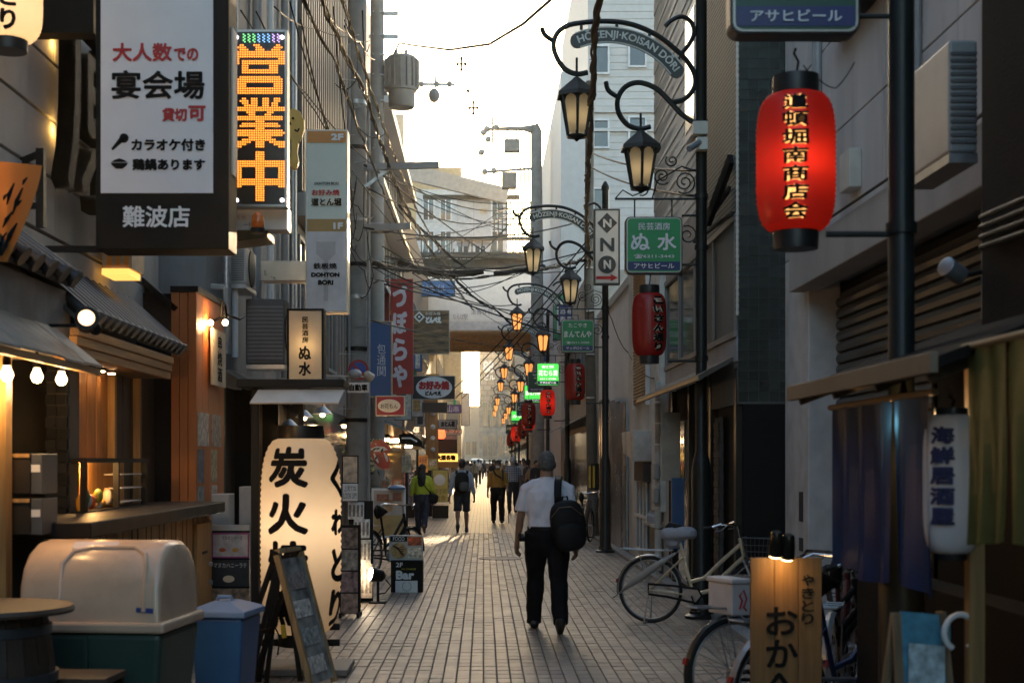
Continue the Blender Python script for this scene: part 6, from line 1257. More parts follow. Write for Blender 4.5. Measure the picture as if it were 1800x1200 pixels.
# potted plants and framed poster left of the lips sign
LEAF = mat('leaf_green', (.05,.09,.03), .5, var=.4, rand=.4)
pl = wthing('potted_shrub', 'leafy potted shrub under the lips sign', 'plant', (P(636, 0, 26).x, 26, 0)); MB().lathe((pl.location.x, 26, 0), [(.12, 0), (.17, .35), (.18, .38), (.15, .38)], 16).build('pot', mat('terracotta', (.2,.1,.06), .7), pl, smooth=True); mb = MB(); random.seed(3)
for k in range(420):
    c = Vector((pl.location.x + random.gauss(0, .16), 26 + random.gauss(0, .16), .5 + random.random()*1.5)); a = Vector((random.gauss(0,1), random.gauss(0,1), random.gauss(.3,.6))).normalized()*.07; b = a.cross(Vector((random.random(), random.random(), 1))).normalized()*.022; mb.add([c - a, c + b, c + a, c - b], [(0,1,2,3)])
props(mb.build('foliage', LEAF, pl, recalc=False), kind='stuff'); MB().tube([(pl.location.x, 26, .35), (pl.location.x + .03, 26, 1.0), (pl.location.x - .02, 26, 1.8)], [.02, .015, .006]).build('stem', wood('stem_bark', (.12,.08,.05)), pl)
sign('framed_poster', 'framed poster with a lime green spot on the shop front', 'poster', 601, 800, 630, 850, 19.5, .04, mat('poster_mixed', (.4,.36,.3), .5, var=.6, scale=10), BLACK, 2)
# warm lamps inside the shop behind the giant lantern
for k, (px, py, D, l) in enumerate(((567, 727, 18.5, 'shop lamp with a bright shade above the giant lantern'), (508, 750, 18.0, 'small warm shop bulb left above the giant lantern'), (535, 733, 20, 'small warm shop bulb behind the lantern stand'))):
    q = P(px, py, D); b_ = wthing('pendant_lamp', l, 'lamp', q); MB().lathe(q, [(.02, .1), (.05, .08), (.13, .0), (.12, -.005)], 14).build('shade', STEEL, b_, smooth=True); MB().ball(q + Vector((0,0,-.01)), .035).build('bulb', lit('bulb_glow2', (1,.8,.5), 5), b_, smooth='all'); MB().cyl(q + Vector((0,0,.1)), q + Vector((0,0,.7)), .006, n=5).build('cord', BLACK, b_); inner_lamp(b_, q + Vector((0,-.05,-.08)), 7, (1,.6,.28), .03)
# ================================================================== NEAR RIGHT STALL
sa = wthing('stall_awning', 'low dark timber stall awning on the near right', 'awning', (2.2, 6.2, 1.9)); DKW = wood('dark_awning_wood', (.08,.055,.035), 'y')
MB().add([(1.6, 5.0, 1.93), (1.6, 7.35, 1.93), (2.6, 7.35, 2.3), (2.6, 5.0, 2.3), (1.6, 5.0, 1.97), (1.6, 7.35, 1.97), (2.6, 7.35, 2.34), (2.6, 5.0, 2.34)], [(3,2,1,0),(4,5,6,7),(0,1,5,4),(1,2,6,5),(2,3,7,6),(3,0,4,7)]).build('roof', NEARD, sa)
MB().box(1.57, 1.6, 5.0, 7.37, 1.91, 1.985).build('fascia', mat('awning_fascia', (.2,.15,.1), .7, dirt=.4), sa, bevel=.004)
for y in (5.2, 5.9, 6.6, 7.3): MB().bar((1.62, y, 1.91), (2.6, y, 2.27), .035, .05).build('rafter', DKW, sa)
for (x, y) in ((1.9, 5.56), (2.3, 7.2)): MB().box(x, x + .06, y, y + .06, 0, 2.0).build('post', YW if y < 6 else DKW, sa)
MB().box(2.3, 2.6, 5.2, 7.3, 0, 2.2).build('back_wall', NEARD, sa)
def noren(name, label, X, D0, D1, z0, z1, m_, waves, amp, splits=3, sag=.02):
    th_ = wthing(name, label, 'curtain', (X, (D0 + D1)/2, z0)); n = 40
    for s_ in range(splits):
        a0, a1 = D0 + (D1-D0)*s_/splits + .006, D0 + (D1-D0)*(s_+1)/splits - .006; mb = MB(); cols = []
        for i in range(n//splits + 1):
            u = i/(n//splits); y = a0 + (a1-a0)*u; colv = []
            for k in range(9):
                t = k/8; w_ = amp*(.25 + .75*t)*math.sin(y*waves + s_*1.3 + .5*math.sin(t*2 + y)); colv.append(Vector((X + w_, y + .01*math.sin(t*5 + s_), z1 - (z1-z0)*t - sag*t*math.sin(y*5 + s_))))
            cols.append(colv)
        for i in range(len(cols) - 1):
            for k in range(8): mb.quad(cols[i][k], cols[i+1][k], cols[i+1][k+1], cols[i][k+1])
        mb.build('curtain_panel', m_, th_, smooth='all', recalc=False)
    MB().cyl((X, D0 - .05, z1 + .005), (X, D1 + .05, z1 + .005), .014, n=8).build('rod', wood('rod_wood', (.25,.16,.08), 'y'), th_); return th_
noren('blue_noren', 'dark blue split curtain hanging under the stall awning', 1.73, 5.5, 7.05, 1.08, 1.86, paper('indigo_cloth', (.01,.055,.19), .25, var=.25), 17, .03, 3)
noren('olive_noren', 'olive green gathered curtain at the right edge', 1.72, 4.3, 5.05, 1.32, 2.0, paper('olive_cloth', (.2,.19,.06), .3, var=.25), 34, .022, 2)
chochin('white_lantern', 'white ribbed lantern with navy characters on the near right stall', P(1672, 0, 5.55).x, 5.55, P(0, 972, 5.55).z, P(0, 728, 5.55).z, .108, paper('white_vinyl', (.86,.86,.88), .3), '海鮮居酒屋', -.62, .004, None, ink=mat('navy_ink', (.03,.03,.09), .6), tw=.85, nrib=40, cap=.03, tz=(.2, .92), hook=.05)
b_ = bulb(P(1588, 0, 6.0).x, 6.0, P(0, 722, 6.0).z, 'bare bulb glowing under the near right stall awning', .03, 5, sh=False)
# wooden lit sign board with two clip lamps
D = 6.9; wb = wthing('wooden_board_sign', 'tall wooden board with brush kana lit by clip lamps', 'sign board', (P(1382, 0, D).x, D, 0)); x0, x1, z0, z1 = rect(1320, 980, 1445, 1400, D)
for k in range(3): MB().box(x0 + k*(x1-x0)/3 + .001, x0 + (k+1)*(x1-x0)/3 - .001, D, D + .03, .02, z1).build('plank', wood('board_plank', (.22,.11,.035), var=.3, dirt=.15), wb, bevel=.002)
for z in (z1 - .1, .2): MB().box(x0 + .02, x1 - .02, D + .03, D + .05, z, z + .05).build('batten', DKW, wb)
letter(wb, 'おかへり', 1346, 1062, 1402, 1290, D, INK, bold=.004, vert=True); letter(wb, 'やきとり', 1409, 1008, 1430, 1098, D, INK, bold=.0015, vert=True)
for k, (px, py) in enumerate(((1366, 960), (1387, 965))):
    c = P(px, py, D - .12); MB().lathe(c + Vector((0, 0, .07)), [(.02, 0), (.028, .01), (.034, .06), (.036, .12)], 14, Vector((0, .35, -1))).build('clip_lamp', mat('lamp_brass_black', (.03,.028,.02), .25, .6), wb, smooth=True)
    MB().lathe(c + Vector((0, .045, -.045)), [(.03, 0), (.03, .004), (.001, .012)], 12, Vector((0, .35, -1))).build('bulb', lit('clip_glow', (1,.7,.35), 5), wb)
    MB().tube([c + Vector((0, .02, .07)), c + Vector((.02, .08, .03)), c + Vector((.02, .13, -.03))], .006).build('clip_arm', BLACK, wb)
l = bpy.data.lights.new('spot_light', 'SPOT'); l.energy = .22; l.color = (1,.52,.18); l.spot_size = R(95); l.spot_blend = .9; l.shadow_soft_size = .03
o = bpy.data.objects.new('spot_light', l); C.objects.link(o); o.parent = wb; o.location = P(1376, 985, D - .13) - Vector(wb.location); o.rotation_euler = (R(38), 0, 0)
# blue notice board with a white ring
D = 5.6; ab = thing('blue_notice_board', 'tilted blue printed notice board with a white ring hook', 'notice board', (P(1625, 0, D).x, D, 0), R(14)); mb = MB()
MB().obox((0, 0, .72), (.22, .015, .56), (R(-9), R(6), 0)).build('board', mat('notice_blue', (.07,.26,.36), .5, var=.35, scale=14), ab); MB().obox((-.0, -.016, .78), (.16, .004, .2), (R(-9), R(6), 0)).build('print_block', mat('notice_pale', (.4,.5,.52), .5, var=.5, scale=25), ab)
for s_ in (-1, 1): MB().bar((s_*.1, .04, 1.0), (s_*.13, -.1, 0), .03, .02).build('leg', wood('notice_leg', (.25,.17,.1)), ab); MB().bar((s_*.1, .05, 1.0), (s_*.12, .25, 0), .03, .02).build('leg', MATS['notice_leg'], ab)
MB().tube([(.12 + .07*math.cos(R(a)), -.06, .93 + .07*math.sin(R(a))) for a in range(-60, 250, 20)], .012, 8).build('white_ring', WHITE, ab, smooth=True)
# grey spotlight on the dark pier
gs = wthing('wall_spotlight', 'grey cylindrical spotlight on the dark near right pier', 'lamp', P(1668, 472, 6.7)); MB().lathe(P(1690, 486, 6.8), [(.02, 0), (.045, .01), (.047, .12), (.04, .125)], 16, Vector((-.8, -.5, .35))).build('head', mat('spot_grey', (.35,.36,.37), .4, .5), gs, smooth=True); MB().cyl(P(1690, 486, 6.8), P(1725, 478, 6.8), .012, n=6).build('arm', BLACK, gs)

# small warm lamps added to brighten the farther left shops
for k, (D, z, x, l) in enumerate(((25.5, 2.25, -2.5, 'small warm fill lamp added behind the lips sign'), (33.5, 2.3, -2.45, 'small warm fill lamp added under the red kana banner'), (37, 2.2, -2.5, 'small warm fill lamp added beside the black curved awning'), (43, 2.35, -2.4, 'small warm fill lamp added past the black curved awning'), (50, 2.4, -2.4, 'small warm fill lamp added left of the ochre column'), (59, 2.3, -2.3, 'small warm fill lamp added at the far food stall'))):
    b_ = wthing('fill_lamp', l, 'lamp', (x, D, z), 'added warm fill lamps along the left shops'); MB().lathe((x, D, z), [(.03, .1), (.06, .08), (.12, 0), (.11, -.004)], 14).build('shade', BLACK, b_, smooth=True); MB().ball((x, D, z - .01), .05).build('bulb', lit('bulb_glow2', (1,.8,.5), 5), b_, smooth='all'); MB().cyl((x, D, z + .1), (x, D, z + .35), .008, n=5).build('cord', BLACK, b_); inner_lamp(b_, (x, D - .04, z - .1), 60, (1,.6,.28), .05)
# ================================================================== PEOPLE
def remesh(mb, vox, name, m, parent, fold=0., fscale=9., smooth_it=3, seed=0.):
    """fuse a set of shapes into one continuous skin"""
    me = bpy.data.meshes.new('tmp'); me.from_pydata(mb.v, [], mb.f); bm = bmesh.new(); bm.from_mesh(me); bmesh.ops.recalc_face_normals(bm, faces=bm.faces); bm.to_mesh(me); bm.free()
    o = bpy.data.objects.new('tmp', me); WORK.collection.objects.link(o); r = o.modifiers.new('r', 'REMESH'); r.mode = 'VOXEL'; r.voxel_size = vox
    s = o.modifiers.new('s', 'SMOOTH'); s.factor = .5; s.iterations = smooth_it
    WORK.view_layers[0].update(); nm = bpy.data.meshes.new_from_object(o.evaluated_get(WORK.view_layers[0].depsgraph)); bpy.data.objects.remove(o); bpy.data.meshes.remove(me)
    if fold:
        for v, nr in [(v, v.normal.copy()) for v in nm.vertices]:
            p = v.co; q = Vector((p.x*fscale, p.y*fscale, p.z*fscale*.55 + seed))
            v.co = p + nr*fold*(noise.noise(q) + .5*noise.noise(q*2.3))
    nm.name = name; nm.materials.clear(); nm.materials.append(m); nm.polygons.foreach_set('use_smooth', [True]*len(nm.polygons))
    ob = bpy.data.objects.new(name, nm); C.objects.link(ob); ob.parent = parent; return ob
SKIN = mat('skin', (.36,.2,.13), .55, var=.08, scale=12); SKIN2 = mat('skin_tan', (.27,.15,.1), .55, var=.08, scale=12)
HAIRG = mat('grey_hair', (.085,.08,.075), .75, var=.6, scale=70, bump=.5, bscale=160); HAIRB = mat('black_hair', (.012,.01,.009), .45, var=.3, scale=60, bump=.6, bscale=160)
def dirv(a, out=0.):      # swing angle a (deg, forward +), out (deg, sideways)
    return Vector((math.sin(R(out)), math.sin(R(a))*math.cos(R(out)), -math.cos(R(a))*math.cos(R(out))))
def person(label, loc, heading, h=1.68, legs=((18, 5), (-14, 12)), arms=((-14, 12, 8), (16, 25, 8)), shirt=None, trousers=None, shoe=BLACK, skin=SKIN, hair=HAIRB, hairstyle='short', sleeve=.6, shorts=False, vox=.012, lean=3, head_pitch=0, build_=1.0, tuck=True, group=None, hands=True, mask=None, look=0, long_top=False):
    """legs = (left, right) as (hip swing, knee bend); arms = (left, right) as (swing, elbow bend, outward)"""
    th = thing('person', label, 'person', loc, heading, group); s = h/1.7; V = lambda x, y, z: Vector((x*s, y*s, z*s)); B = build_
    # joints
    hipz = .9; legp = []; foot_z = []
    for i, sx in enumerate((-1, 1)):
        sw, kn = legs[i]; hp = Vector((sx*.095, 0, hipz)); kneep = hp + dirv(sw, sx*1.5)*.42; ank = kneep + dirv(sw - kn, sx*1)*.41; legp.append((hp, kneep, ank, sw - kn)); foot_z.append(ank.z)
    drop = min(foot_z) - .085; sp = lambda z: math.tan(R(lean))*(z - hipz)
    off = Vector((0, 0, -drop))
    legp = [(a + off, b + off, c + off, g) for a, b, c, g in legp]; hz = hipz - drop
    T = lambda x, z, y=0: Vector((x, y + math.tan(R(lean))*(z - .9), z - drop))
    def el(mb, pts, n=14):   # torso-like stack of ellipses (x, y radii)
        vs = []; fs = []
        for c, rx, ry in pts:
            for k in range(n):
                t = 2*math.pi*k/n; vs.append((c + Vector((rx*math.cos(t), ry*math.sin(t), 0)))*s)
        for i in range(len(pts) - 1):
            for k in range(n): l = (k + 1) % n; fs.append((i*n + k, i*n + l, (i+1)*n + l, (i+1)*n + k))
        fs += [tuple(range(n - 1, -1, -1)), tuple((len(pts)-1)*n + k for k in range(n))]; mb.add(vs, fs)
    def lim(mb, pts, rs, n=12): mb.tube([p*s for p in pts], [r*s for r in rs], n)
    # head and neck
    body = MB(); hc = T(0, 1.592, .012); hq = Matrix.Rotation(R(look), 3, 'Z') @ Matrix.Rotation(R(-head_pitch), 3, 'X')
    HS = 1.09; HP = lambda x, y, z: (hc + hq @ (Vector((x, y, z))*HS))*s
    def hball(mb, c, r, n=12, m=9):
        t = MB(); t.ball((0,0,0), r, n, m); mb.add([(hc + hq @ ((Vector(c) + v)*HS))*s for v in t.v], t.f)
    hball(body, (0, -.008, .022), (.075, .093, .092)); hball(body, (0, .022, -.045), (.056, .062, .07)); hball(body, (0, .092, -.02), (.014, .02, .022), 8, 6); hball(body, (0, .076, -.06), (.024, .016, .012), 8, 6); hball(body, (0, .074, -.098), (.026, .022, .018), 8, 6)
    for sx in (-1, 1): hball(body, (sx*.076, -.008, -.012), (.01, .02, .032), 8, 6)
    lim(body, [T(0, 1.38, -.01), T(0, 1.46, -.012), T(0, 1.55, -.008)], [.075, .063, .06])
    el(body, [(T(0, 1.3), .1, .07), (T(0, 1.4), .12, .06), (T(0, 1.45), .06, .05)])
    # arms
    armp = []
    for i, sx in enumerate((-1, 1)):
        sw, eb, ou = arms[i]; sh = T(sx*.18*B, 1.35); elb = sh + dirv(sw, sx*ou)*.285; wr = elb + dirv(sw + eb, sx*(ou - 3))*.245; armp.append((sh, elb, wr, dirv(sw + eb + 8, sx*(ou - 6)), sx))
        lim(body, [T(sx*.08, 1.4), sh, sh.lerp(elb, .5), elb, elb.lerp(wr, .3), wr], [.05, .05, .044, .036, .038, .025])
        if hands:
            d = armp[-1][3]; fwd = Vector((-sx*.35, .9, .1)).normalized(); nrm = d.cross(fwd).normalized(); fwd = nrm.cross(d).normalized()
            t = MB(); 
            lim(body, [wr - d*.01, wr + d*.03, wr + d*.08], [(.024), (.026), (.024)])
            lim(body, [wr + d*.04 + fwd*.014, wr + d*.085 + fwd*.012], [.02, .018]); lim(body, [wr + d*.04 - fwd*.014, wr + d*.085 - fwd*.014], [.02, .017])
            inn = nrm*sx*(-1)
            for k in range(4):
                u = (.030 - .02*k); ln = (.066, .075, .07, .055)[k]; b0 = wr + d*.085 + fwd*u; b1 = b0 + d*ln*.5 + inn*.008; b2 = b1 + d*ln*.32 + inn*.022; b3 = b2 + d*ln*.12 + inn*.02
                lim(body, [b0, b1, b2, b3], [.0095, .009, .0082, .006], 8)
            t0 = wr + d*.03 + fwd*.025; t1 = t0 + d*.035 + fwd*.022; t2 = t1 + d*.03 + fwd*.004 + inn*.012; lim(body, [t0, t1, t2], [.013, .0105, .008], 8)
    if shorts:
        for (hp, kn, an, g) in legp: lim(body, [hp.lerp(kn, .4), kn + Vector((0, .005, 0)), kn.lerp(an, .3) + Vector((0, -.018, 0)), kn.lerp(an, .6) + Vector((0, -.008, 0)), an], [.075, .055, .056, .044, .036])
    remesh(body, vox, 'body', skin, th, smooth_it=2)
    # face
    for sx in (-1, 1):
        e = MB(); e.ball(HP(sx*.03, .081, .002), .009*s, 8, 6); e.build('eye', INK, th, smooth='all')
    # shirt
    m_ = MB(); bot = .93 if tuck else .78
    el(m_, [(T(0, bot), .15*B, .108*B), (T(0, 1.0), .165*B, .122*B), (T(0, 1.12), .168*B, .123*B), (T(0, 1.25, -.004), .178*B, .127*B), (T(0, 1.33, -.006), .172*B, .115*B), (T(0, 1.39, -.008), .135*B, .092), (T(0, 1.425, -.01), .095, .078), (T(0, 1.455, -.01), .068, .064)] if not long_top else [(T(0, .62), .2*B, .15*B), (T(0, .9), .195*B, .14*B), (T(0, 1.12), .185*B, .13*B), (T(0, 1.25), .18*B, .125*B), (T(0, 1.34), .178*B, .112*B), (T(0, 1.4), .15*B, .09), (T(0, 1.45), .072, .068)])
    for (sh, elb, wr, d, sx) in armp:
        pts = [T(sx*.05, 1.418, -.008), T(sx*.12*B, 1.385, -.006), sh + Vector((0,0,.0)), sh.lerp(elb, .5)]; rs = [.048, .06, .064, .066]
        if sleeve <= 1: pts.append(sh.lerp(elb, sleeve + .12)); rs.append(.068)
        else: pts += [elb, elb.lerp(wr, .5), elb.lerp(wr, min(.95, sleeve - 1))]; rs += [.055, .05, .044]
        lim(m_, pts, rs)
    remesh(m_, vox*1.1, 'shirt', shirt, th, .015, 10, 2, seed=len(label))
    cl = MB(); cl.lathe(T(0, 1.44, -.012)*s, [(.074*s, -.02*s), (.066*s, .025*s), (.058*s, .03*s), (.062*s, -.02*s)], 16); cl.build('collar', shirt, th, smooth=True)
    # trousers
    m_ = MB(); el(m_, [(T(0, .72), .1*B, .085*B), (T(0, .80), .16*B, .12*B), (T(0, .9), .172*B, .132*B), (T(0, .985), .164*B, .124*B)])
    for (hp, kn, an, g) in legp:
        if shorts: lim(m_, [hp + Vector((0,0,.05)), hp.lerp(kn, .5), hp.lerp(kn, .97)], [.098*B, .092*B, .09*B])
        else: lim(m_, [hp + Vector((0,0,.05)), hp.lerp(kn, .3), hp.lerp(kn, .7), kn, kn.lerp(an, .35) + Vector((0,-.012,0)), kn.lerp(an, .7), an + (an - kn).normalized()*.03], [.104*B, .102*B, .09*B, .078*B, .075*B, .068*B, .066*B])
    remesh(m_, vox*1.1, 'trousers', trousers, th, .013, 11, 2, seed=3 + len(label))
    if tuck: b_ = MB(); b_.lathe(T(0, .965)*s, [(.168*B*s, 0), (.17*B*s, .035*s), (.16*B*s, .036*s), (.16*B*s, 0)], 20, (0,0,1), 1, .76); b_.build('belt', BLACK, th, smooth=True)
    # shoes
    for (hp, kn, an, g) in legp:
        f = MB(); pitch = max(-20, min(50, -g*1.1 if g < 0 else -g*.4)); q = Matrix.Rotation(R(-pitch), 3, 'X')
        def FP(x, y, z): return (an + q @ Vector((x, y, z)))*s
        f.tube([FP(0, -.075, -.05), FP(0, -.05, -.03), FP(0, .02, -.03), FP(0, .1, -.05), FP(0, .165, -.062)], [(.036*s, .032*s), (.046*s, .05*s), (.048*s, .05*s), (.053*s, .034*s), (.04*s, .024*s)], 12); f.tube([FP(0, -.02, .05), FP(0, -.015, -.03)], [.042*s, .044*s], 12)
        remesh(f, vox*.9, 'shoe', shoe, th)
    # hair
    m_ = MB()
    if hairstyle == 'long':
        hball(m_, (0, -.016, .036), (.088, .104, .098)); t = MB()
        for (z, rx, ry, y) in ((1.62, .085, .07, -.05), (1.5, .095, .06, -.07), (1.38, .11, .05, -.1), (1.25, .1, .04, -.125), (1.17, .06, .025, -.135)): pass
        el(m_, [(T(0, 1.17, -.13), .055, .02), (T(0, 1.25, -.125), .095, .035), (T(0, 1.38, -.1), .108, .045), (T(0, 1.5, -.07), .096, .055), (T(0, 1.63, -.03), .085, .075)])
    elif hairstyle == 'thin':
        hball(m_, (0, -.032, -.002), (.0795, .078, .068)); 
    else:
        hball(m_, (0, -.018, .038), (.086, .1, .09)); hball(m_, (0, -.045, -.01), (.076, .068, .07))
    if hairstyle != 'bald': remesh(m_, vox*.8, 'hair', hair, th, .009, 55, 1)
    if hairstyle == 'thin':
        m_ = MB(); hball(m_, (0, -.014, .03), (.0745, .089, .0885)); remesh(m_, vox, 'thinning_hair', mat('pale_grey_hair', (.1,.095,.09), .75, var=.6, scale=60, bump=.5, bscale=160), th, .003, 60, 1)
    if mask: 
        m_ = MB(); hball(m_, (0, .05, -.055), (.06, .052, .05)); remesh(m_, vox, 'face_mask', mask, th)
    return th, (lambda x, z, y=0: T(x, z, y)*s), s, armp
def bag_box(mb, c, size, rot=(0,0,0), n=2.6):
    """soft bulging bag body"""
    from mathutils import Euler
    M_ = Euler(rot).to_matrix(); N_, K_ = 20, 12; vs = []; fs = []
    sg = lambda v, e: math.copysign(abs(v)**e, v)
    for i in range(K_ + 1):
        a = -math.pi/2 + math.pi*i/K_
        for k in range(N_):
            t = 2*math.pi*k/N_; e = 2/n*.9
            vs.append(Vector(c) + M_ @ Vector((size[0]/2*sg(math.cos(a), e)*sg(math.cos(t), e), size[1]/2*sg(math.cos(a), e)*sg(math.sin(t), e), size[2]/2*sg(math.sin(a), e))))
    for i in range(K_):
        for k in range(N_): l = (k+1) % N_; fs.append((i*N_ + k, i*N_ + l, (i+1)*N_ + l, (i+1)*N_ + k))
    mb.add(vs, fs); return mb
# the walking man in the middle
D = ZG(1108); X = P(961, 0, D).x
SHW = mat('white_shirt', (.6,.6,.66), .8, var=.05, scale=4, bump=.15, bscale=200); TRB = mat('black_trousers', (.008,.008,.0095), .85, spec=.12, bump=.15, bscale=150); NYL = mat('black_nylon', (.008,.008,.009), .6, spec=.2, var=.2, bump=.2, bscale=120)
man, T_, s_, ap = person('grey-haired man in white short-sleeved shirt walking away with a black bag', (X, D, 0), 0, 1.69, legs=((19, 16), (-17, 10)), arms=((6, 16, 10), (-4, 10, 10)), shirt=SHW, trousers=TRB, shoe=mat('black_leather', (.012,.011,.01), .35), skin=SKIN2, hair=HAIRG, hairstyle='thin', sleeve=.62, vox=.0085, lean=3, head_pitch=-8, build_=1.1, tuck=True)
bg = thing('shoulder_bag', 'black rucksack slung over the right shoulder of the walking man', 'bag', (X, D, .8))
mb = MB(); bag_box(mb, (.19, -.225, .2), (.33, .2, .48), (0, R(-9), R(10))); mb.build('body', NYL, bg, smooth='all')
mb = MB(); bag_box(mb, (.195, -.325, .1), (.26, .09, .26), (0, R(-9), R(10))); mb.build('pocket', NYL, bg, smooth='all')
mb = MB(); mb.tube([(.1, -.17, .38), (.095, -.16, .5), (.1, -.12, .6), (.115, 0, .655), (.12, .09, .6), (.13, .13, .45)], [(.035, .008)]*6, 8); mb.build('strap', NYL, bg, smooth='all')
mb = MB(); mb.tube([(.13, -.2, .42), (.14, -.2, .47), (.18, -.2, .47), (.19, -.2, .42)], .01, 6); mb.build('handle', NYL, bg, smooth='all')
mb = MB(); mb.tube([(.03, -.31, .28), (.1, -.325, .37), (.21, -.32, .38), (.32, -.29, .3)], .004, 5); mb.build('zip', mat('zip_tan', (.2,.13,.07), .4, .4), bg)
cc = wthing('hand_pouch', 'small dark pouch in the left hand of the walking man', 'pouch', P(916, 945, D)); MB().obox(P(917, 944, D), (.06, .1, .05), (R(20), 0, R(10))).build('pouch', NYL, cc, bevel=.012)
# woman in lime green
D = ZG(938); X = P(742, 0, D).x
wm, T_, s_, ap = person('woman with long dark hair in a lime green top walking away', (X, D, 0), R(-6), 1.5, legs=((8, 2), (-20, 22)), arms=((-4, 30, 10), (6, 20, 12)), shirt=mat('lime_top', (.5,.56,.04), .7, var=.08), trousers=mat('dark_jeans', (.02,.025,.045), .8), shoe=mat('brown_shoe', (.16,.09,.07), .5), hair=HAIRB, hairstyle='long', sleeve=1.6, vox=.013, lean=2, tuck=False, build_=1.12)
hb = wthing('handbag', 'small black cross-body bag of the woman in green', 'bag', (X, D, .7)); mb = MB(); bag_box(mb, (X + .24, D - .06, .78), (.24, .1, .22), (0, R(10), 0)); mb.build('body', NYL, hb, smooth='all'); MB().tube([(X + .2, D - .12, .88), (X + .05, D - .17, 1.08), (X - .1, D - .1, 1.27)], .012, 6).build('strap', NYL, hb, smooth=True)
# man with rucksack and shorts
D = ZG(936); X = P(812, 0, D).x
person('man in pale blue shirt and navy shorts walking away with rucksack', (X, D, 0), R(3), 1.62, legs=((-18, 20), (10, 3)), arms=((-4, 10, 12), (4, 14, 12)), shirt=mat('pale_blue_shirt', (.36,.42,.5), .8, var=.1), trousers=mat('navy_shorts', (.018,.025,.035), .8), shoe=mat('dark_trainer', (.05,.05,.06), .5), skin=SKIN2, shorts=True, sleeve=1.75, vox=.013, lean=1, tuck=False, build_=1.08)
rk = wthing('rucksack', 'black rucksack on the back of the man in shorts', 'bag', (X, D, .9)); mb = MB(); bag_box(mb, (X, D - .19, 1.12), (.32, .17, .48)); mb.build('body', NYL, rk, smooth='all'); mb = MB(); bag_box(mb, (X + .05, D - .28, 1.03), (.22, .06, .22)); mb.build('pocket', mat('pocket_grey', (.05,.05,.05), .5), rk, smooth='all')
for sx in (-1, 1): MB().tube([(X + sx*.12, D - .13, 1.32), (X + sx*.12, D - .05, 1.385), (X + sx*.11, D + .08, 1.34)], [(.028, .008)]*3, 8).build('strap', NYL, rk, smooth='all')
# man in mustard shirt walking towards us
D = ZG(919); X = P(875, 0, D).x
MUST = mat('mustard_shirt', (.36,.18,.03), .8, var=.1); MASKW = mat('mask_white', (.7,.7,.7), .7)
person('man in mustard shirt and white mask walking towards the camera with a stick', (X, D, 0), R(180), 1.6, legs=((9, 4), (-8, 8)), arms=((-2, 60, 8), (2, 12, 10)), shirt=MUST, trousers=TRB, skin=SKIN2, sleeve=1.4, vox=.014, lean=1, tuck=False, build_=1.1, mask=MASKW)
stk = wthing('walking_stick', 'thin dark walking stick of the man in the mustard shirt', 'stick', (X + .28, D - .25, 0)); MB().tube([(X + .28, D - .25, 0), (X + .26, D - .25, .8), (X + .22, D - .25, .83)], .012).build('shaft', BLACK, stk)
cs_ = wthing('sling_strap', 'black cross-body strap bag on the mustard shirt', 'bag', (X, D, 1.0)); mb = MB(); mb.tube([(X - .13, D - .12, 1.4), (X - .05, D - .165, 1.25), (X + .12, D - .165, 1.15)], [(.02, .006)]*3, 8).tube([(X + .12, D - .11, 1.38), (X + .13, D - .16, 1.2), (X + .13, D - .16, 1.1)], [(.02, .006)]*3, 8); mb.build('strap', NYL, cs_)
# man in plaid
D = ZG(901); X = P(901, 0, D).x
PLD = bricktex('plaid_cloth', (.06,.08,.13), (.1,.12,.18), (.4,.42,.45), 'xz', .07, .07, .012, .8, 0, 0)
person('grey-haired man in blue plaid shirt walking away beside the lamp posts', (X, D, 0), R(4), 1.69, legs=((-10, 8), (8, 3)), arms=((-4, 10, 8), (6, 14, 8)), shirt=PLD, trousers=mat('navy_trousers', (.02,.022,.03), .8), hair=mat('silver_hair', (.4,.4,.4), .7), sleeve=.62, vox=.015, build_=1.05, tuck=False)
# people further away
fab = [mat('cloth_%d' % k, c, .8) for k, c in enumerate([(.5,.5,.5), (.03,.03,.035), (.3,.2,.12), (.12,.15,.2), (.4,.36,.3), (.25,.05,.05), (.08,.07,.06), (.45,.45,.48)])]
far = [(841, 851, 1.72, 0, 7, 1, 'man in white shirt and dark trousers far down the middle of the street'), (829, 846, 1.66, 0, 1, 1, 'dark-clothed man far left of the man in white shirt'), (868, 868, 1.66, 180, 1, 6, 'person in black half hidden behind the mustard shirt'), (872, 845, 1.6, 180, 5, 1, 'person in dark red far behind the mustard shirt'), (861, 852, 1.68, 180, 2, 1, 'person in brown walking towards us in the distance'),
    (762, 860, 1.65, 90, 0, 1, 'person in white facing the food stall on the left'), (774, 858, 1.62, 90, 1, 1, 'person in black at the food stall'), (785, 857, 1.7, 80, 7, 3, 'person in pale shirt at the stall end'), (798, 866, 1.68, -90, 2, 1, 'person in brown beside the rucksack man'), (822, 868, 1.6, 0, 4, 6, 'person in cream walking behind the rucksack man'),
    (925, 880, 1.6, 90, 6, 6, 'person in dark brown standing by the right shops'), (935, 886, 1.55, 150, 2, 1, 'person in brown sitting close to the right shops'), (914, 868, 1.6, 180, 4, 1, 'person in cream among the crowd on the right'), (942, 890, 1.6, 200, 1, 1, 'person in black close behind the walking man'), (906, 862, 1.65, 0, 6, 1, 'person in dark coat deep in the right crowd'), (852, 838, 1.7, 0, 3, 1, 'tiny blue-clothed person in the sunlit distance')]
random.seed(11)
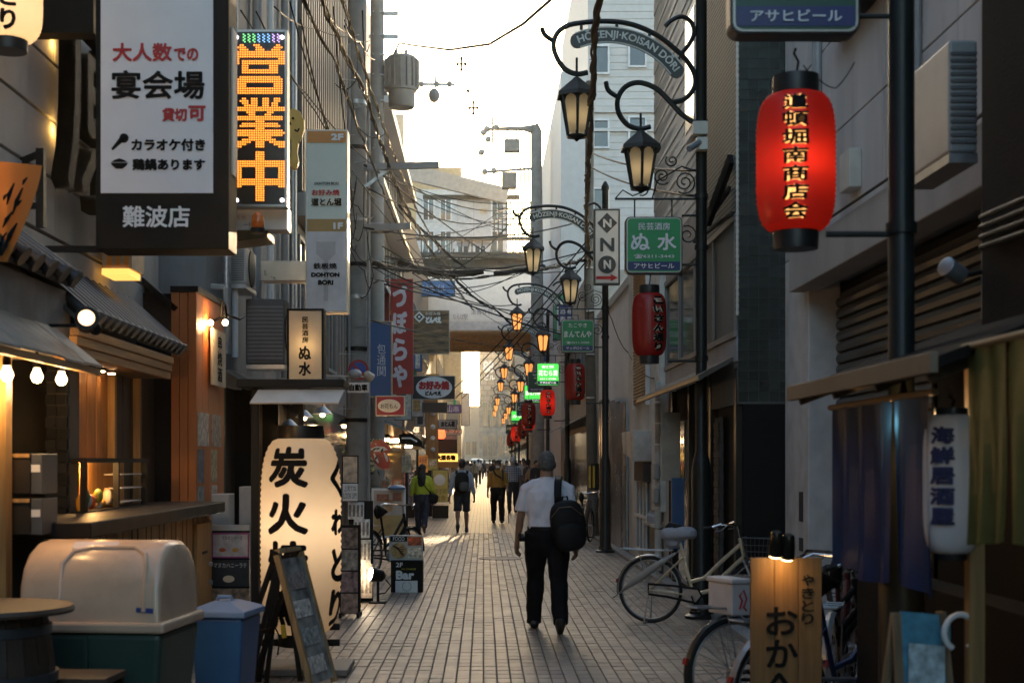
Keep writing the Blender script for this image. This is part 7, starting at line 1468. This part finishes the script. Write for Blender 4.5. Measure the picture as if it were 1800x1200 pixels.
for k, (px, py, h, hd, a, b, l) in enumerate(far):
    D = ZG(py); sw = random.uniform(6, 16)
    person(l, (P(px, 0, D).x, D, 0), R(hd + random.uniform(-12, 12)), h, legs=((sw, 4), (-sw, 14)) if k % 2 else ((-sw, 14), (sw, 4)), arms=((-10, 14, 8), (10, 20, 8)), shirt=fab[a], trousers=fab[b], vox=.022, sleeve=(.6, 1.7)[k % 2], hands=False, tuck=False, group='passers-by in the distance', hairstyle=('short', 'short', 'long')[k % 3], mask=MASKW if hd == 180 else None)
# more of the crowd, copied from the figures above
crowd = [o for o in C.objects if o.get('group') == 'passers-by in the distance']
for k, (px, py, i, hd, l) in enumerate(((806, 853, 0, 20, 'person in white shirt left of centre deep in the crowd'), (815, 848, 3, -160, 'person in dark red walking close to the left shops'), (834, 858, 9, 0, 'person in cream right behind the rucksack man'), (846, 842, 1, 0, 'dark figure in the sunlit far street'), (880, 852, 4, 170, 'person in brown between mustard and plaid shirts'), (890, 860, 12, 200, 'person in cream by the foot of the far lamp posts'), (920, 872, 7, 190, 'person in pale shirt by the right shops'), (930, 868, 2, 90, 'black-clothed person by the right shops'), (768, 872, 8, 100, 'person in brown waiting at the left stall'), (792, 850, 6, 60, 'black-clothed person beyond the left stall'))):
    D = ZG(py); c = copy_tree(crowd[i]); c.location = (P(px, 0, D).x, D, 0); c.rotation_euler = (0, 0, R(hd)); c['label'] = l
# ================================================================== BICYCLES
def ring(mb, c, r, tr, n=36, m=8, axis=0):
    mb.tube([Vector(c) + Vector((r*math.cos(2*math.pi*k/n), 0, r*math.sin(2*math.pi*k/n))) for k in range(n)], tr, m, True)
def bicycle(label, loc, rotz, frame, lean=0., basket=True, carrier=True, saddle_m=None, cover=False, tyre=RUBBER, fender=STEEL, group='parked bicycles'):
    """wheels on the x axis: rear hub at x = 0, front hub at x = 1.08; base at the rear contact"""
    th = thing('bicycle', label, 'bicycle', loc, rotz, group); th.rotation_euler = (R(lean), 0, rotz); r = .33; fx = 1.1
    for nm, x in (('rear_wheel', 0), ('front_wheel', fx)):
        mb = MB(); ring(mb, (x, 0, r), r - .017, .017, 40, 8); w_ = mb.build(nm, tyre, th, smooth='all')
        mb = MB(); ring(mb, (x, 0, r), r - .04, .009, 40, 6); mb.build('rim', STEEL, w_, smooth='all')
        mb = MB()
        for k in range(28):
            a = 2*math.pi*k/28; sd = (-1)**k*.028; b = a + (.5 if (k//2) % 2 else -.5)
            mb.cyl((x + .02*math.cos(b), sd, r + .02*math.sin(b)), (x + (r - .045)*math.cos(a), 0, r + (r - .045)*math.sin(a)), .002, n=4)
        mb.build('spokes', STEEL, w_); mb = MB(); mb.cyl((x, -.05, r), (x, .05, r), .022, n=12); mb.build('hub', STEEL, w_, smooth=True)
        mb = MB(); n = 16; a0, a1 = (20, 190) if x == 0 else (-5, 150)
        for k in range(n):
            t0, t1 = R(a0 + (a1-a0)*k/n), R(a0 + (a1-a0)*(k+1)/n)
            for (w0, w1, d0, d1) in ((-.026, 0, -.01, 0), (0, .026, 0, -.01)):
                q = r + .022; mb.quad((x + (q+d0)*math.cos(t0), w0, r + (q+d0)*math.sin(t0)), (x + (q+d1)*math.cos(t0), w1, r + (q+d1)*math.sin(t0)), (x + (q+d1)*math.cos(t1), w1, r + (q+d1)*math.sin(t1)), (x + (q+d0)*math.cos(t1), w0, r + (q+d0)*math.sin(t1)))
        mb.build('mudguard', fender, th, smooth='all', recalc=False)
    f = MB(); bb = (.44, 0, .29); seat = (.3, 0, .78); head_b = (.94, 0, .68); head_t = (.9, 0, .86)
    f.tube([head_b, (.75, 0, .5), (.6, 0, .34), bb], .021, 8).tube([(.91, 0, .8), (.72, 0, .63), (.55, 0, .46), (.41, 0, .42)], .02, 8).cyl(bb, (.3, 0, .82), .016, n=8).cyl(head_b, head_t, .02, n=10)
    for s_ in (-1, 1): f.cyl((0, s_*.05, r), (.42, s_*.03, .29), .009, n=6).cyl((0, s_*.05, r), (.34, s_*.02, .66), .008, n=6)
    f.build('frame', frame, th, smooth=True)
    f = MB()
    for s_ in (-1, 1): f.tube([(.95, s_*.045, .64), (1.0, s_*.05, .52), (fx, s_*.05, r)], [.014, .013, .009], 8)
    f.cyl((.95, -.045, .64), (.95, .045, .64), .014, n=8); f.build('fork', STEEL if cover else frame, th, smooth=True)
    h = MB(); h.cyl((.9, 0, .86), (.87, 0, .98), .012, n=8).tube([(.7, -.27, .97), (.78, -.25, 1.0), (.86, -.12, .99), (.87, 0, .97), (.86, .12, .99), (.78, .25, 1.0), (.7, .27, .97)], .011, 8); h.build('handlebar', CHROME, th, smooth=True)
    for s_ in (-1, 1): MB().cyl((.7, s_*.27, .97), (.62, s_*.285, .955), .015, n=8).build('grip', RUBBER, th, smooth=True); MB().tube([(.82, s_*.2, .985), (.78, s_*.23, .94), (.72, s_*.25, .93)], .005, 5).build('brake_lever', CHROME, th)
    sd = MB(); sd.tube([(.16, 0, .9), (.2, 0, .905), (.3, 0, .9), (.4, 0, .905), (.45, 0, .9)], [(.06,.03), (.1,.04), (.08,.035), (.035,.025), (.02,.02)], 14); sd.cyl((.3, 0, .8), (.29, 0, .88), .012, n=8); sd.build('saddle', saddle_m or BLACK, th, smooth='all')
    if cover:
        cv = MB(); bag_box(cv, (.29, 0, .89), (.36, .24, .13), (0, R(-3), 0)); bag_box(cv, (.23, 0, .82), (.16, .14, .16)); remesh(cv, .012, 'saddle_cover', paper('clear_plastic_bag', (.55,.56,.62), .4), th, .012, 14)
    if carrier:
        c = MB(); 
        for s_ in (-1, 1): c.tube([(.22, s_*.05, .72), (-.05, s_*.07, .72), (-.3, s_*.06, .73), (-.31, 0, .73)], .006, 6).cyl((-.1, s_*.07, .72), (0, s_*.055, r), .005, n=5)
        for k in range(4): c.cyl((-.25 + k*.13, -.06, .722), (-.25 + k*.13, .06, .722), .005, n=5)
        c.build('carrier', STEEL, th, smooth=True)
    if basket:
        b = MB(); x0, x1 = .98, 1.3
        def rp(t, z): 
            w0 = .13 + .05*(z - .62)/.25; l0, l1 = x0 - .02*(z - .62)/.25, x1 - .06 + .06*(z - .62)/.25
            return [(l0, -w0, z), (l1, -w0, z), (l1, w0, z), (l0, w0, z)]
        for z in (.62, .68, .74, .8, .87): p_ = rp(0, z); b.tube(p_, .004 if z < .87 else .007, 5, True)
        A, Bq = rp(0, .62), rp(0, .87)
        for i in range(4):
            for k in range(8):
                t = k/8; b.cyl(Vector(A[i]).lerp(Vector(A[(i+1) % 4]), t), Vector(Bq[i]).lerp(Vector(Bq[(i+1) % 4]), t), .0025, n=4)
        for k in range(6): t = (k+.5)/6; b.cyl(Vector(A[0]).lerp(Vector(A[1]), t), Vector(A[3]).lerp(Vector(A[2]), t), .0025, n=4)
        b.build('basket', mat('basket_wire', (.1,.1,.1), .5, .4), th)
        MB().lathe((.97, 0, .62), [(.02, 0), (.035, .02), (.04, .05), (.001, .055)], 12, (1,0,0)).build('headlamp', CHROME, th, smooth=True)
    g = MB(); g.lathe((.44, -.055, .29), [(.085, 0), (.085, .006)], 24, (0,1,0)); g.build('chainring', STEEL, th)
    g = MB(); g.tube([(.0, -.06, .39), (.25, -.06, .38), (.5, -.06, .36), (.54, -.06, .29), (.48, -.06, .22), (.2, -.06, .27), (0, -.06, .29)], .012, 6, True); g.build('chain_guard', fender if not cover else BLACK, th)
    for s_, a in ((-1, -70), (1, 110)):
        e = Vector((.44 + .165*math.cos(R(a)), s_*.08, .29 + .165*math.sin(R(a)))); m_ = MB(); m_.cyl((.44, s_*.075, .29), e, .008, n=6).obox(e + Vector((0, s_*.05, 0)), (.09, .08, .02), (0,0,0)); m_.build('pedal', BLACK, th)
    k_ = MB()
    for s_ in (-1, 1): k_.cyl((0, s_*.06, r), (-.03, s_*.11, .012), .007, n=6)
    k_.cyl((-.03, -.13, .012), (-.03, .13, .012), .008, n=6); k_.build('kick_stand', STEEL, th, smooth=True)
    MB().obox((-r - .014, 0, .41), (.014, .035, .04), (0, R(15), 0)).build('rear_reflector', REDP, th); return th
GOLD = mat('champagne_frame', (.62,.53,.38), .3, .3, var=.08)
D = ZG(1094); q = P(1143, 1094, D)
b1 = bicycle('champagne city bicycle with plastic-covered saddle on the right pavement', (q.x, D, 0), R(-24), GOLD, cover=True, fender=mat('mudguard_silver', (.4,.4,.4), .3, .7))
um = thing('umbrella', 'furled clear umbrella wedged across the rear wheel of the champagne bicycle', 'umbrella', (q.x, D, .3), R(-24)); MB().tube([(-.28, -.09, .0), (-.1, -.09, .14), (.1, -.09, .28), (.28, -.08, .4)], [.008, .04, .035, .012], 10).build('canopy', paper('umbrella_plastic', (.5,.47,.43), .3), um, smooth='all'); MB().cyl((-.36, -.09, -.06), (.34, -.08, .44), .006, n=6).build('shaft', STEEL, um)
b2 = bicycle('dark bicycle with white delivery box, nearest the wooden board sign', (P(1290, 0, 8.6).x, 8.6, 0), R(24), BLACK, basket=False, fender=mat('mudguard_black', (.02,.02,.02), .4))
b3 = bicycle('navy bicycle half behind the wooden board sign', (P(1368, 0, 7.9).x, 7.9, 0), R(30), mat('navy_frame', (.02,.03,.08), .35, .3), basket=False, fender=mat('mudguard_pale', (.45,.43,.45), .3, .7))
bx = thing('delivery_box', 'white box with black straps and red script on the dark bicycle', 'box', (P(1290, 0, 8.6).x, 8.6, .68), R(24)); MB().box(-.1, .16, -.13, .13, 0, .19).build('box', mat('box_white', (.62,.58,.56), .6), bx, bevel=.01); MB().box(-.11, .17, -.14, .14, .19, .22).build('lid', MATS['box_white'], bx, bevel=.008)
for x in (.04, .11): MB().box(x - .016, x + .016, -.136, -.131, .0, .189).build('strap', BLACK, bx); MB().box(x - .016, x + .016, -.145, .145, .22, .224).build('strap', BLACK, bx)
mb = MB(); mb.tube([(-.05, -.133, .04), (-.03, -.133, .09), (-.05, -.133, .12), (-.02, -.133, .15), (.0, -.133, .1), (-.02, -.133, .05), (.0, -.133, .03)], .006, 5).tube([(.065, -.133, .03), (.085, -.133, .08), (.07, -.133, .11), (.088, -.133, .15)], .006, 5); mb.build('script_mark', RED, bx)
bicycle('black bicycle parked among the leaflet racks on the left', (P(650, 0, 19.4).x, 19.3, 0), R(62), BLACK, basket=False, fender=BLACK)
bicycle('dark bicycle leaning by the far right lamp post', (P(1018, 0, 27).x, 27, 0), R(75), mat('brown_frame', (.08,.05,.03), .4), fender=BLACK)
bicycle('chrome bicycle in the shade behind the wooden board sign', (P(1470, 0, 8.6).x, 8.7, 0), R(70), mat('red_frame', (.1,.02,.02), .4, .2), fender=STEEL)
# ================================================================== VEHICLES IN THE DISTANCE
def vehicle(label, x, D, w, h, l, m_, van, name):
    th = thing(name, label, 'van' if van else 'car', (x, D, 0), 0, 'vehicles at the far end of the street')
    pr = [(0, .3), (0, h*.55), (.12, h*.6), (.25 if van else .7, h*.97), (.5 if van else 1.1, h), (l*.72 if van else l*.55, h), (l*.86, h*.62), (l, h*.5), (l, .3)]
    MB().prism(pr, -w/2, w/2, 'x').build('body', m_, th, bevel=.08)
    MB().add([(-w*.4, .13, h*.62), (w*.4, .13, h*.62), (w*.38, .22 if van else .62, h*.9), (-w*.38, .22 if van else .62, h*.9)], [(0,1,2,3)]).build('rear_window', SHOPGL, th); C.objects[-1].location = (0, -.04, 0)
    for s_ in (-1, 1):
        MB().box(s_*w*.38, s_*w*.48, -.03, .02, h*.4, h*.55).build('tail_light', lit('tail_glow', (1,.05,.02), 4) if not van else REDP, th)
        for y in (l*.18, l*.8): MB().cyl((s_*w*.5 - s_*.18, y, .3), (s_*w*.5, y, .3), .3, n=16).build('wheel', RUBBER, th, smooth=True)
    MB().box(-.22, .22, -.03, -.005, h*.3, h*.38).build('number_plate', WHITE, th); MB().box(-w*.5, w*.5, -.06, .1, .3, .48).build('bumper', GREY, th, bevel=.02)
CW = mat('car_white', (.6,.6,.6), .25, var=.03, coat=.5)
vehicle('white van at the far end of the street', P(838, 0, 210).x, 210, 1.7, 1.95, 3.6, CW, True, 'parked_van')
vehicle('white car with red tail lights right of the far van', P(862, 0, 190).x, 190, 1.7, 1.45, 4, CW, False, 'parked_car')
vehicle('silver car with red tail lights left of the far van', P(815, 0, 170).x, 170, 1.7, 1.5, 4, mat('car_silver', (.35,.36,.38), .25, .5), False, 'parked_car')
# ================================================================== OVERHEAD CABLES
WIRE = mat('cable_black', (.014,.012,.010), .6, spec=.25); WIRB = mat('cable_brown', (.06,.045,.03), .5)
def cable(name, label, pts, r, m_=WIRE, sag=.0, group=None, n=5, seg=10, wrap_=0.):
    """one hanging cable through the given points, sagging between them; wrap_ adds the helical lashing"""
    th_pts = []
    for i in range(len(pts) - 1):
        a, b = Vector(pts[i]), Vector(pts[i+1])
        for k in range(seg): t = k/seg; p = a.lerp(b, t); p.z -= sag*4*t*(1 - t); th_pts.append(p)
    th_pts.append(Vector(pts[-1])); mb = MB(); c0 = th_pts[0]
    if not wrap_: mb.tube(th_pts, r, n)
    if wrap_:
        tot = 0; hel = []
        for i in range(len(th_pts) - 1):
            a, b = th_pts[i], th_pts[i+1]; L_ = (b - a).length; N_ = max(2, int(L_/.12)); t_ = (b - a).normalized(); u = t_.cross(Vector((0,0,1))).normalized(); v = t_.cross(u)
            for k in range(N_): hel.append((a.lerp(b, k/N_), u, v, tot + L_*k/N_))
            tot += L_
        for q in range(5):       # loosely twisted strands and their lashing wire
            rr = r*random.uniform(.2, .36); o0 = random.uniform(0, 6.3); pit = random.uniform(2.5, 6)
            mb.tube([p + (u*math.cos(s*pit + o0) + v*math.sin(s*pit + o0))*r*(.5 + .3*math.sin(s*1.7 + q)) for p, u, v, s in hel], rr, 5)
        mb.tube([p + (u*math.cos(s*20) + v*math.sin(s*20))*(r*.85) for p, u, v, s in hel], wrap_*.35, 4)
    o = mb.build(name, m_, None, smooth='all', recalc=False); o.data.transform(Matrix.Translation(-c0)); o.location = c0; return props(o, label, 'cable', group)
G1 = 'overhead cables along the left side'
# bundles running along the street on the left, from above the camera to the poles
cable('cable_bundle', 'thick lashed cable bundle slanting down from the top left to the pole arms', [P(548, -40, 13), P(640, 160, 17.5), P(700, 335, 24), P(760, 445, 33), P(832, 545, 60)], .035, WIRB, .05, G1, 6, wrap_=.012)
cable('cable_bundle', 'second lashed cable bundle just right of the thick one', [P(590, -40, 13.5), P(672, 215, 19), P(735, 375, 29), P(800, 480, 46)], .026, WIRB, .05, G1, 6, wrap_=.01)
cable('cable_bundle', 'thin lashed bundle left of the thick cable bundle', [P(520, -30, 12), P(590, 110, 14.5), P(648, 270, 20), P(712, 430, 31), P(775, 520, 48)], .022, WIRE, .04, G1, 6, wrap_=.008)
random.seed(21)
for k in range(9):
    x0 = 430 + k*26 + random.uniform(-10, 10); x1 = 628 + random.uniform(-8, 40); y1 = random.uniform(60, 420)
    cable('thin_cable', 'thin dark service cable tangled between the left wall and the poles', [P(x0, -10 + random.uniform(0, 60), 14 + k*.3), P((x0 + x1)/2, y1*.5 + 20, 18), P(x1, y1, 21.5)], .009, WIRE, .06, 'tangled service cables at the left poles')
for k in range(12):
    x0 = 610 + random.uniform(-15, 40); y0 = random.uniform(20, 420); x1 = x0 + random.uniform(-60, 60); y1 = y0 + random.uniform(20, 120)
    cable('looped_cable', 'short drooping loop of cable hanging at the left utility poles', [P(x0, y0, 21.6), P((x0+x1)/2 + random.uniform(-20, 20), (y0+y1)/2 + 20, 21.3), P(x1, y1, 21.7)], .008, WIRE, .12, 'cable loops at the left poles')
cable('cable_bundle', 'thick black cable tube crossing the street under the steel deck', [P(640, 455, 23), P(720, 475, 40), P(800, 490, 50), P(905, 478, 50), P(1030, 455, 29)], .06, WIRE, .05, None, 6, wrap_=.008)
cable('sky_cable', 'single dark cable swooping across the white sky from the transformer', [P(690, 100, 31.6), P(702, 76, 31), P(725, 80, 30), P(790, 88, 24), P(860, 78, 21), P(920, 42, 18), P(985, -15, 15.5)], .02, WIRB, .0)
cable('sky_cable', 'short cable end hanging from the top of the sky', [P(783, -10, 30), P(790, 20, 30), P(800, 52, 30)], .012, WIRB)
cable('cable_bundle', 'rough dark cable bundle coming down from the top in front of the arch sign', [P(1058, -60, 11.5), P(1044, 90, 13), P(1037, 215, 15), P(1030, 380, 21), P(1036, 470, 28)], .042, mat('cable_bundle_brown', (.14,.095,.045), .6, bump=.5, bscale=60), .0, None, 7, wrap_=.012)
G2 = 'thin wires crossing over the street'
for (a, b, c, d, e, f, sg_, l) in ((640, 290, 21.6, 905, 365, 52, .35, 'thin wire dipping from the left pole arm to the far bent pole'), (645, 330, 21.6, 900, 372, 52, .5, 'lower thin wire dipping towards the far bent pole'), (640, 400, 21.6, 1033, 385, 28.3, .25, 'thin wire nearly level between left pole and right pole'), (655, 470, 24, 1033, 440, 28.3, .2, 'thin wire above the red kana banner'), (700, 500, 30, 920, 480, 46, .25, 'thin wire over the blue building name sign'), (790, 690, 45, 1034, 420, 28.3, .15, 'thin wire rising steeply to the right pole'), (800, 700, 45, 1034, 440, 28.3, .15, 'second thin wire rising steeply to the right pole'), (812, 700, 45, 1034, 455, 28.3, .12, 'third thin wire rising steeply to the right pole'), (725, 480, 34, 905, 535, 46.5, .3, 'thin wire drooping to the third arch'), (1033, 290, 28.3, 1225, 345, 15, .1, 'thin wire from right pole to the first arch post'), (1033, 265, 28.3, 1228, 300, 15, .1, 'upper thin wire from right pole to the first arch post'), (640, 560, 23, 905, 610, 57, .1, 'thin wire under the food billboard')):
    cable('thin_wire', l, [P(a, b, c), P(d, e, f)], .015, WIRE, sg_, G2, 5, 16)
cable('cable_bundle', 'heavy black cable splice hanging below the steel deck', [P(700, 462, 44), P(745, 474, 44), P(800, 482, 44), P(850, 476, 44)], .1, WIRE, .02, None, 8)
cable('cable_bundle', 'second black cable splice right of the heavy one', [P(872, 480, 44), P(905, 475, 42), P(955, 470, 40)], .09, WIRE, .02, None, 8)
cable('cable_bundle', 'black twisted cable running down from the splice to the third arch', [P(790, 480, 44), P(830, 520, 44), P(870, 545, 45), P(905, 572, 46)], .05, WIRE, .02, None, 6, wrap_=.02)
cable('cable_bundle', 'black cable crossing diagonally in front of the cabinet', [P(700, 360, 40), P(760, 420, 42), P(825, 478, 44)], .05, WIRE, .03, None, 6, wrap_=.02)
random.seed(5)
for k in range(16):
    a, b = P(640 + random.uniform(0, 60), random.uniform(250, 520), random.uniform(21.5, 34)), P(random.choice((905, 945, 1033)) + random.uniform(-6, 6), random.uniform(330, 600), random.choice((28.3, 46, 52)))
    cable('thin_wire', 'one of many thin dark wires webbed across the street below the steel deck', [a, b], random.uniform(.008, .018), WIRE, random.uniform(.1, .6), 'web of wires across the street', 5, 14)
cable('wall_wire', 'dangling wire on the white wall beside the tall N sign', [P(1062, 505, 24.2), P(1075, 560, 24.6), P(1105, 620, 24.6), P(1150, 665, 20)], .008, WIRE, .1)
cable('wall_wire', 'loop of wire above the big red lantern', [P(1412, 115, 6.4), P(1440, 140, 6.4), P(1470, 155, 6.4), P(1502, 110, 6.4)], .003, BLACK, .01)
for k, (x, y) in enumerate(((811, 113), (823, 160), (832, 190))):
    o = wthing('cable_spacer', ('upper small cross-shaped cable spacer hanging in the sky', 'small round cable spacer hanging in the sky', 'lower small cross-shaped cable spacer hanging in the sky')[k], 'spacer', P(x, y, 30), 'cable spacers against the sky'); mb = MB()
    mb.cyl(P(x, y - 10, 30), P(x, y + 10, 30), .02, n=6).cyl(P(x - 7, y, 30), P(x + 7, y, 30), .02, n=6) if k != 1 else mb.ball(P(x, y, 30), .04)
    for dx, dy in ((-7, 0), (7, 0), (0, 10), (0, -10)):
        if k != 1: mb.ball(P(x + dx, y + dy, 30), .035, 8, 6)
    mb.build('spacer_body', WIRB, o, smooth=True)
    cable('sky_wire', 'hair-thin wire holding the cable spacers in the sky', [P(x, y - 12, 30), P(x - 12, y - 130, 24)], .005, WIRB, 0, 'hair-thin wires against the sky')
# ================================================================== HAZE (thin warm-tinted air, also standing in for lens flare round the low sun)
hz = MB().box(-40, 40, -35, 420, -1.3, 45).build('haze', None)
hm = bpy.data.materials.new('haze_air'); hm.use_nodes = True; t = hm.node_tree; t.nodes.clear(); o_ = t.nodes.new('ShaderNodeOutputMaterial'); v = t.nodes.new('ShaderNodeVolumePrincipled')
v.inputs['Color'].default_value = (1,.9,.74,1); v.inputs['Density'].default_value = .00036; v.inputs['Anisotropy'].default_value = .6; t.links.new(v.outputs[0], o_.inputs['Volume'])
hz.data.materials.clear(); hz.data.materials.append(hm); props(hz, kind='stuff')
for o in list(bpy.data.objects):
    if '_w' in o: del o['_w']
bpy.data.scenes.remove(WORK)
